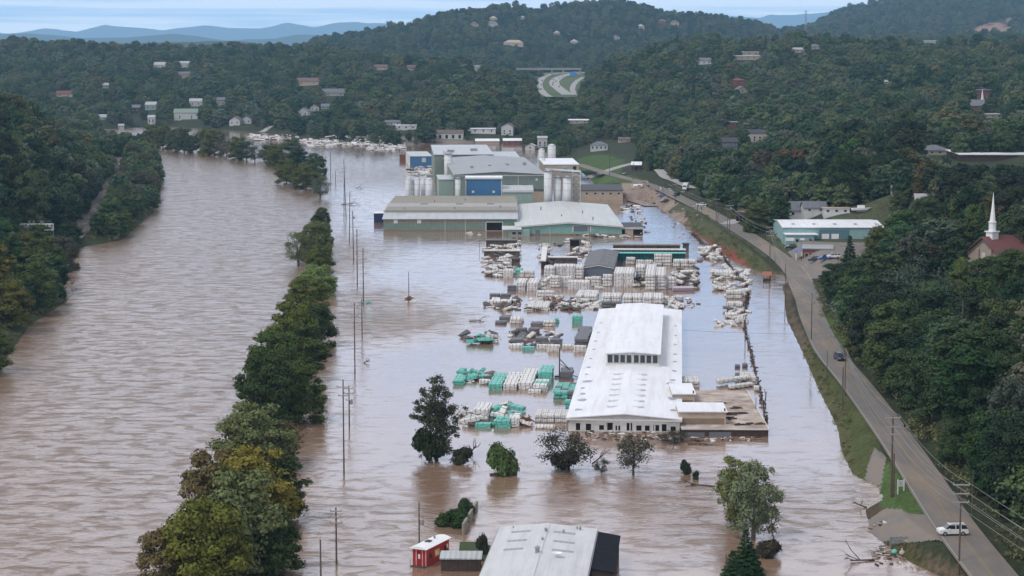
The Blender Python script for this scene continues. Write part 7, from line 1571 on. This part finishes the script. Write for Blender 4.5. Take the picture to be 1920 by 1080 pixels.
for i, (Hh_, f, off) in enumerate([(H2,.45,-4),(H2,.52,3),(H2,.58,-3),(H2,.63,2),(H2,.70,4),(H2,.78,-3),(H1,.35,3),(H1,.5,-3),(H1,.58,2),(H1,.66,-3),(H1,.72,3),(H1,.8,0)]):
    k = int(f*(len(Hh_)-2)); d_ = Hh_[k+1]-Hh_[k]; n_ = np.array([d_[1], -d_[0]])/np.hypot(d_[0], d_[1])
    copy_car(hc, (Hh_[k][0]+n_[0]*off*.8, Hh_[k][1]+n_[1]*off*.8, Hh_[k][2]+.42), math.atan2(d_[1], d_[0]), '%s %s car of those coming down the %s carriageway of the far highway' % (oc[i % 6], cols[i][4:].replace('navy','dark blue'), 'right' if i < 6 else 'left'), cols[i], 'cars on the far highway')
for c in kids:
    for d in subs[c]: bpy.data.objects.remove(d)
    bpy.data.objects.remove(c)
bpy.data.objects.remove(hc)
lattice(1511, 4750, 3.0, 20, 85, 'thin steel mast on the far right ridge')
# ---------------------------------------------------------------- the woods
NOTREE = [poly_px(q, z) for q, z in [
 ([(1530,640),(1580,640),(1700,790),(1800,930),(1960,1090),(2000,1300),(1780,1300),(1600,900),(1480,650),(1480,520),(1560,520)], 3.0),
 ([(1075,275),(1140,268),(1185,285),(1200,300),(1180,312),(1215,330),(1290,345),(1330,380),(1400,410),(1455,445),(1470,500),(1440,520),(1290,430),(1150,380),(1090,340),(1040,300)], 4.5),
 ([(1450,455),(1560,462),(1600,480),(1600,510),(1540,525),(1530,560),(1480,520)], 4), ([(1470,430),(1660,425),(1690,450),(1655,475),(1560,490),(1480,480)], 6),
 ([(1665,535),(1740,520),(1800,550),(1780,600),(1690,590)], 14), ([(1540,560),(1560,575),(1590,640),(1560,650)], 4)]]
random.seed(5); gw = np.random.default_rng(77)
def cand(x0, x1, y0_, y1_, sp):
    nx_ = int((x1-x0)/sp); ny_ = int((y1_-y0_)/sp); X, Y = np.meshgrid(np.arange(nx_)*sp+x0, np.arange(ny_)*sp+y0_)
    X = (X+gw.uniform(-.48,.48,X.shape)*sp).ravel(); Y = (Y+gw.uniform(-.48,.48,Y.shape)*sp).ravel(); return X, Y
def keep(X, Y, edge=1.5):
    px = 960+FPX*X/np.maximum(Y,60); k = (px > -260) & (px < np.where(Y < 1100, 2700, 2250))
    k &= water_sd(X, Y) > edge
    d, _, _ = seg_dist(X, Y, ROADS); k &= (d > 7.6) | (Y > 1200)
    d, _, _ = seg_dist(X, Y, RAILS); k &= (d > 6.5) | (Y > 1350)
    for P in NOTREE: k &= ~inside(X, Y, P)
    return k
TX, TY = [], []
for args in [(-330,-130,480,1420,7.5), (60,470,240,1000,7.0), (-420,620,1000,1900,10.0), (-800,1000,1900,3000,12.5), (-900,1300,3000,4700,16.0), (500,2000,4700,6600,21.0)]:
    X, Y = cand(*args); k = keep(X, Y); TX.append(X[k]); TY.append(Y[k])
TX = np.concatenate(TX); TY = np.concatenate(TY); TZ = land(TX, TY)
# left of the river: the low bank is planted by hand, only the bluff here
d, _, sd = seg_dist(TX, TY, RAILS); k = ~((TX < 0) & (TY < 1330) & (sd < 0) & (water_sd(TX, TY) < 1.0))
# street gaps
for pts in ([(1640,378,18),(1660,400,14),(1690,432,10),(1720,452,9),(1760,480,9)], [(1300,352,6),(1275,342,6),(1250,330,7),(1238,315,9),(1234,302,12)], [(1100,316,6),(1140,308,6),(1172,297,8),(1200,283,12)]):
    P = np.array([[*G(x, y, z)] for x, y, z in pts]); d2, _, _ = seg_dist(TX, TY, P); k &= d2 > 5
P = np.array([[(x-960)/FPX*D, D] for x, D in CLEARCUT]); k &= ~inside(TX, TY, P)
# front of factory / behind it
k &= ~((TX > -90) & (TX < 40) & (TY > 900) & (TY < 1330))
# the old trees at the ridge are higher
TX, TY, TZ = TX[k], TY[k], TZ[k]; n = len(TX)
hgt = gw.uniform(8.5, 15, n); big = gw.random(n) < .16; hgt[big] += gw.uniform(3, 7.5, big.sum()); low = (TY > 1250) & (TY < 1750) & (TX < 150); hgt[low] *= .75
lowb = (TX < 0) & (TY < 1330) & (sd[k] < 0); hgt[lowb] = gw.uniform(6, 11, lowb.sum()); hgt[(TY > 4600)] *= 1.15
patchn = vnoise(TX, TY, 60, 9); kind = np.where(gw.random(n) < .10, 3, np.where(gw.random(n) < .25, 1, np.where(gw.random(n) < .18, 2, 0)))
rad = hgt*gw.uniform(.36, .60, n); rad = np.where(kind == 1, rad*.72, np.where(kind == 3, hgt*.2, rad)); rad = np.clip(rad, 2.2, 8.5)
k = np.ones(n, bool); px0, pyt = proj(TX, TY, TZ+hgt); _, pyb = proj(TX, TY, TZ); rp = rad*FPX/TY
for (x0, y0_, x1, y1_, D) in CLEAR:
    k &= ~((px0+rp*.8 > x0) & (px0-rp*.8 < x1) & (pyt < y1_-1) & (pyb > y0_) & (TY < D+3))
    k &= ~((px0+rp > x0) & (px0-rp < x1) & (TY >= D-2) & (TY < D+14) & (pyb > y0_))
TX, TY, TZ, hgt, kind, rad, patchn = [q[k] for q in (TX, TY, TZ, hgt, kind, rad, patchn)]; n = len(TX); print('trees', n)
# far trees nothing shows of: behind a ridge seen from here
px0, pyt = proj(TX, TY, TZ+hgt); _, pyb = proj(TX, TY, TZ)
vis = np.ones(n, bool); order = np.argsort(TY); hor = np.full(420, 2000.0)
bin_ = np.clip(((px0+260)/6).astype(int), 0, 419)
for i in order:
    b_ = bin_[i]; 
    if pyt[i] > hor[b_]+10: vis[i] = False
    else: hor[b_] = min(hor[b_], (pyt[i]*.65+pyb[i]*.35))
# keep off-screen neighbours too when near
vis |= (TY < 700)
TX, TY, TZ, hgt, kind, rad, patchn, px0, pyt, pyb = [q[vis] for q in (TX, TY, TZ, hgt, kind, rad, patchn, px0, pyt, pyb)]; n = len(TX); print('seen', n)
on_scr = (px0 > -20) & (px0 < 1940) & (pyt < 1080); size = np.where(on_scr, hgt/TY, 0)
NIND = 300 - n_trees[0]; pick = np.argsort(-size)[:NIND]; is_ind = np.zeros(n, bool); is_ind[pick] = True
KN = ['full','tall','open','conifer']
TINT = [('dark green', (.022,.036,.016)), ('dark green', (.018,.030,.016)), ('mid green', (.034,.054,.020)), ('olive green', (.052,.060,.022)), ('grey green', (.045,.060,.038)), ('brownish green', (.058,.052,.028)), ('yellowish', (.090,.085,.026)), ('rusty', (.085,.050,.022)), ('bright green', (.040,.075,.022))]
TW = [.26,.22,.2,.1,.08,.05,.03,.015,.045]
LMK = [('the big wooden pole',85,345),('the white car',67,318),('the dark car',79,505),('the flooded road bend',88,600),('the brick store',112,668),('the teal store',120,745),('the side street',170,850),('the church',140,575),
 ('the small lawn in the wood',122,560),('the thin pole in the trees',90,330),('the stout bank poles',80,430),('the tall leaning pole',75,540),('the trailer home',145,800),('the dark walled roadside building',107,860),('the box truck',92,1050),('the white car',75,300),
 ('the wide flat roof',230,930),('the signal gantry',-190,775),('the rail curve',-235,1150),('the head of the bluff',-290,1000),('the near foot of the bluff',-215,850),('the railway',-205,1000),('the river point',-200,1080),('the bend in the drowned road',95,560),('the white roofed house',180,880),('the upper bluff',-270,900)]
def zone(x, y):
    n_, lx, ly = min(LMK, key=lambda q: math.hypot(q[1]-x, (q[2]-y)*.6)); a = (x-lx); b_ = (y-ly)*.6
    return ('right of ' if a > 0 else 'left of ')+n_ if abs(a) > abs(b_) else ('behind ' if b_ > 0 else 'in front of ')+n_
for i in pick:
    t_ = int(gw.choice(len(TINT), p=TW)); lab, c = TINT[t_]; c = tuple(v*gw.uniform(.85,1.2) for v in c); kk = KN[kind[i]]; z_ = zone(TX[i], TY[i]); sz_ = 'tall' if hgt[i] > 13.5 else ('small' if hgt[i] < 10 else 'medium')
    tree(kk, float(TX[i]), float(TY[i]), float(TZ[i])-.3, float(hgt[i]), col=c, r=float(rad[i]), q='near' if size[i] > .024 else 'mid',
         label='%s %s %s tree %s' % (sz_, lab, {'full':'broad','tall':'upright','open':'loose','conifer':'pointed evergreen'}[kk], z_), group='%s %s trees %s' % (lab, {'full':'broad','tall':'upright','open':'loose','conifer':'pointed'}[kk], z_))
# everything farther: one wood
pcol = bpy.data.collections.new('tree_kinds'); flat_p = []
for kk in KN:
    for (cd_, td_, h0, r0) in MID[kk]:
        flat_p.append((kk, h0, r0)); me = bpy.data.meshes.new('woodland_tree')
        a = [np.empty(len(m_.vertices)*3) for m_ in (cd_, td_)]; [m_.vertices.foreach_get('co', q) for m_, q in zip((cd_, td_), a)]
        va = a[0].reshape(-1,3); vb = a[1].reshape(-1,3)
        fa = [p.vertices[:] for p in cd_.polygons]; fb_ = [tuple(v+len(va) for v in p.vertices) for p in td_.polygons]
        me.from_pydata(np.vstack([va, vb]).tolist(), [], fa+fb_); me.materials.append(M['leaves']); me.materials.append(M['bark'])
        me.polygons.foreach_set('material_index', [0]*len(fa)+[1]*len(fb_)); me.update(); o = bpy.data.objects.new('woodland_tree_%02d' % len(flat_p), me); pcol.objects.link(o)
rest = ~is_ind; X, Y, Z, Hh_, Kd, Rd = [q[rest] for q in (TX, TY, TZ, hgt, kind, rad)]; m_ = len(X)
cnt = {k_: [i for i, f in enumerate(flat_p) if f[0] == k_] for k_ in KN}
idx_ = np.array([random.choice(cnt[KN[q]]) for q in Kd]); h0 = np.array([flat_p[i][1] for i in idx_]); r0 = np.array([flat_p[i][2] for i in idx_])
me = bpy.data.meshes.new('woodland'); me.vertices.add(m_); me.vertices.foreach_set('co', np.stack([X, Y, Z-.4], 1).astype(np.float32).ravel())
for nm, tp, dat in (('idx','INT',idx_.astype(np.int32)),('scl','FLOAT_VECTOR',np.stack([Rd/r0, Rd/r0, Hh_/h0],1).astype(np.float32)),('rotz','FLOAT_VECTOR',np.stack([np.zeros(m_), np.zeros(m_), gw.uniform(0,6.28,m_)],1).astype(np.float32))):
    at_ = me.attributes.new(nm, tp, 'POINT'); at_.data.foreach_set('vector' if 'VECTOR' in tp else 'value', dat.ravel())
me.materials.append(M['leaves'])
wood = bpy.data.objects.new('woodland', me); COL.objects.link(wood); tag(wood, 'unbroken mixed woodland over the far slopes and hills', None, None, 'stuff')
ng = bpy.data.node_groups.new('woodland', 'GeometryNodeTree'); ng.interface.new_socket('Geometry', in_out='INPUT', socket_type='NodeSocketGeometry'); ng.interface.new_socket('Geometry', in_out='OUTPUT', socket_type='NodeSocketGeometry')
gi = ng.nodes.new('NodeGroupInput'); go = ng.nodes.new('NodeGroupOutput'); mp_ = ng.nodes.new('GeometryNodeMeshToPoints'); io = ng.nodes.new('GeometryNodeInstanceOnPoints'); ci = ng.nodes.new('GeometryNodeCollectionInfo')
ci.inputs['Collection'].default_value = pcol; ci.inputs['Separate Children'].default_value = True; ci.inputs['Reset Children'].default_value = True
def na(nm, tp): q = ng.nodes.new('GeometryNodeInputNamedAttribute'); q.data_type = tp; q.inputs[0].default_value = nm; return [o for o in q.outputs if o.enabled and o.name == 'Attribute'][0]
l = ng.links.new; l(gi.outputs[0], io.inputs['Points']); l(ci.outputs[0], io.inputs['Instance']); io.inputs['Pick Instance'].default_value = True
l(na('idx','INT'), io.inputs['Instance Index']); l(na('scl','FLOAT_VECTOR'), io.inputs['Scale'])
er = ng.nodes.new('FunctionNodeEulerToRotation'); l(na('rotz','FLOAT_VECTOR'), er.inputs[0]); l(er.outputs[0], io.inputs['Rotation']); l(io.outputs[0], go.inputs[0])
md = wood.modifiers.new('woodland', 'NODES'); md.node_group = ng
# shrubs and tall weeds on the banks
mb_pts = []
for (poly, z, n_, s0, s1) in [([(1500,640),(1515,640),(1600,800),(1600,880),(1590,890),(1560,800),(1510,690)], 1, 700, .22, .6), ([(1300,420),(1380,455),(1440,500),(1400,495),(1330,450)], 2.5, 150, .5, 1.3), ([(1640,990),(1700,1020),(1790,1085),(1740,1070),(1650,1030)], 1.2, 60, .3, .8),
   ([(560,252),(700,262),(760,262),(740,250),(560,243)], 3, 120, 2, 4), ([(185,236),(300,231),(430,236),(520,243),(500,236),(300,226)], 3, 90, 1.5, 4), ([(1240,385),(1300,395),(1340,420),(1300,425),(1250,400)], 3, 50, .5, 1.2), ([(1460,540),(1480,560),(1500,640),(1490,640),(1470,600)],.6,50,.3,.8),
   ([(1560,600),(1590,590),(1640,680),(1740,800),(1860,960),(1960,1090),(1990,1120),(1900,1040),(1790,890),(1700,780),(1640,700)],3.2,900,.9,2.0), ([(-120,790),(0,695),(62,612),(128,566),(116,505),(95,515),(40,585),(-60,690)],1,420,.9,2.2), ([(150,464),(230,449),(292,400),(305,345),(290,335),(268,395),(215,432),(150,448)],1,330,1,2.4), ([(1530,512),(1600,508),(1640,520),(1620,560),(1560,600),(1545,570)],4,160,.8,2), ([(1330,385),(1400,420),(1455,455),(1470,440),(1420,410),(1350,378)],5,120,.7,1.8), ([(1090,300),(1160,325),(1110,330),(1080,315)],3,20,.5,1.2), ([(780,262),(850,262),(960,276),(930,280),(780,272)],3,40,1.5,3)]:
    P = poly_px(poly, z); x0, y0_ = P.min(0); x1, y1_ = P.max(0); c = 0
    while c < n_:
        x, y = gw.uniform(x0,x1), gw.uniform(y0_,y1_); c += 1
        if inside(np.array([x]), np.array([y]), P)[0] and water_sd(np.array([x]), np.array([y]))[0] > .2: mb_pts.append((x, y, land1(x,y), gw.uniform(s0,s1)))
VV, FF, off = [], [], 0
for (x, y, z, s_) in mb_pts:
    nn = 5; c_ = gw.normal(size=(nn,3))*np.array([s_*.8, s_*.8, s_*.2])+np.array([0,0,s_*.4]); rd = np.full(nn, s_*.6)
    lv, lf = leaf_cloud(c_, rd, 70, max(.12, s_*.17), gw, .85, .2); VV.append(lv+np.array([x,y,z])); FF.append(lf+off); off += len(lv)
o = np_mesh('undergrowth', np.vstack(VV), np.vstack(FF), M['leaves']); o.color = (.095,.098,.042,0); tag(o, 'weeds and low scrub on the road embankment and river banks', None, None, 'stuff')
# ---------------------------------------------------------------- haze
hm = bpy.data.materials.new('haze'); hm.use_nodes = True; t = hm.node_tree; t.nodes.clear(); ho = t.nodes.new('ShaderNodeOutputMaterial'); pv = t.nodes.new('ShaderNodeVolumePrincipled')
pv.inputs['Color'].default_value = (.40,.70,1.0,1); pv.inputs['Density'].default_value = HAZE; pv.inputs['Anisotropy'].default_value = .1; t.links.new(pv.outputs[0], ho.inputs['Volume'])
tag(MB().box(-9500,-400,-6,9500,26000,620).build('haze', hm), 'thin blue haze filling the valley air', None, None, 'stuff')

# ---------------------------------------------------------------- every label points to one thing
OW = 'first second third fourth fifth sixth seventh eighth ninth tenth eleventh twelfth thirteenth fourteenth fifteenth sixteenth seventeenth eighteenth nineteenth twentieth'.split()
same = {}
for o in COL.objects:
    if o.parent is None and o.get('category') and o.get('label'): same.setdefault(o['label'], []).append(o)
for lb, obs in same.items():
    if 1 < len(obs) <= 20 and len(lb.split()) <= 14:
        obs.sort(key=lambda o: proj(*(o.location if o.name[:10] != 'power_line' else o.data.vertices[0].co))[0])
        for i, o in enumerate(obs):
            o['label'] = lb+(', %s from left' if len(lb.split()) < 14 else ', %s leftmost') % OW[i]
            if not o.get('group'): o['group'] = lb

for o in COL.objects:
    if o.parent is None and o.get('label') and len(o['label'].split()) > 16: print('LONG', o.name, o['label'])
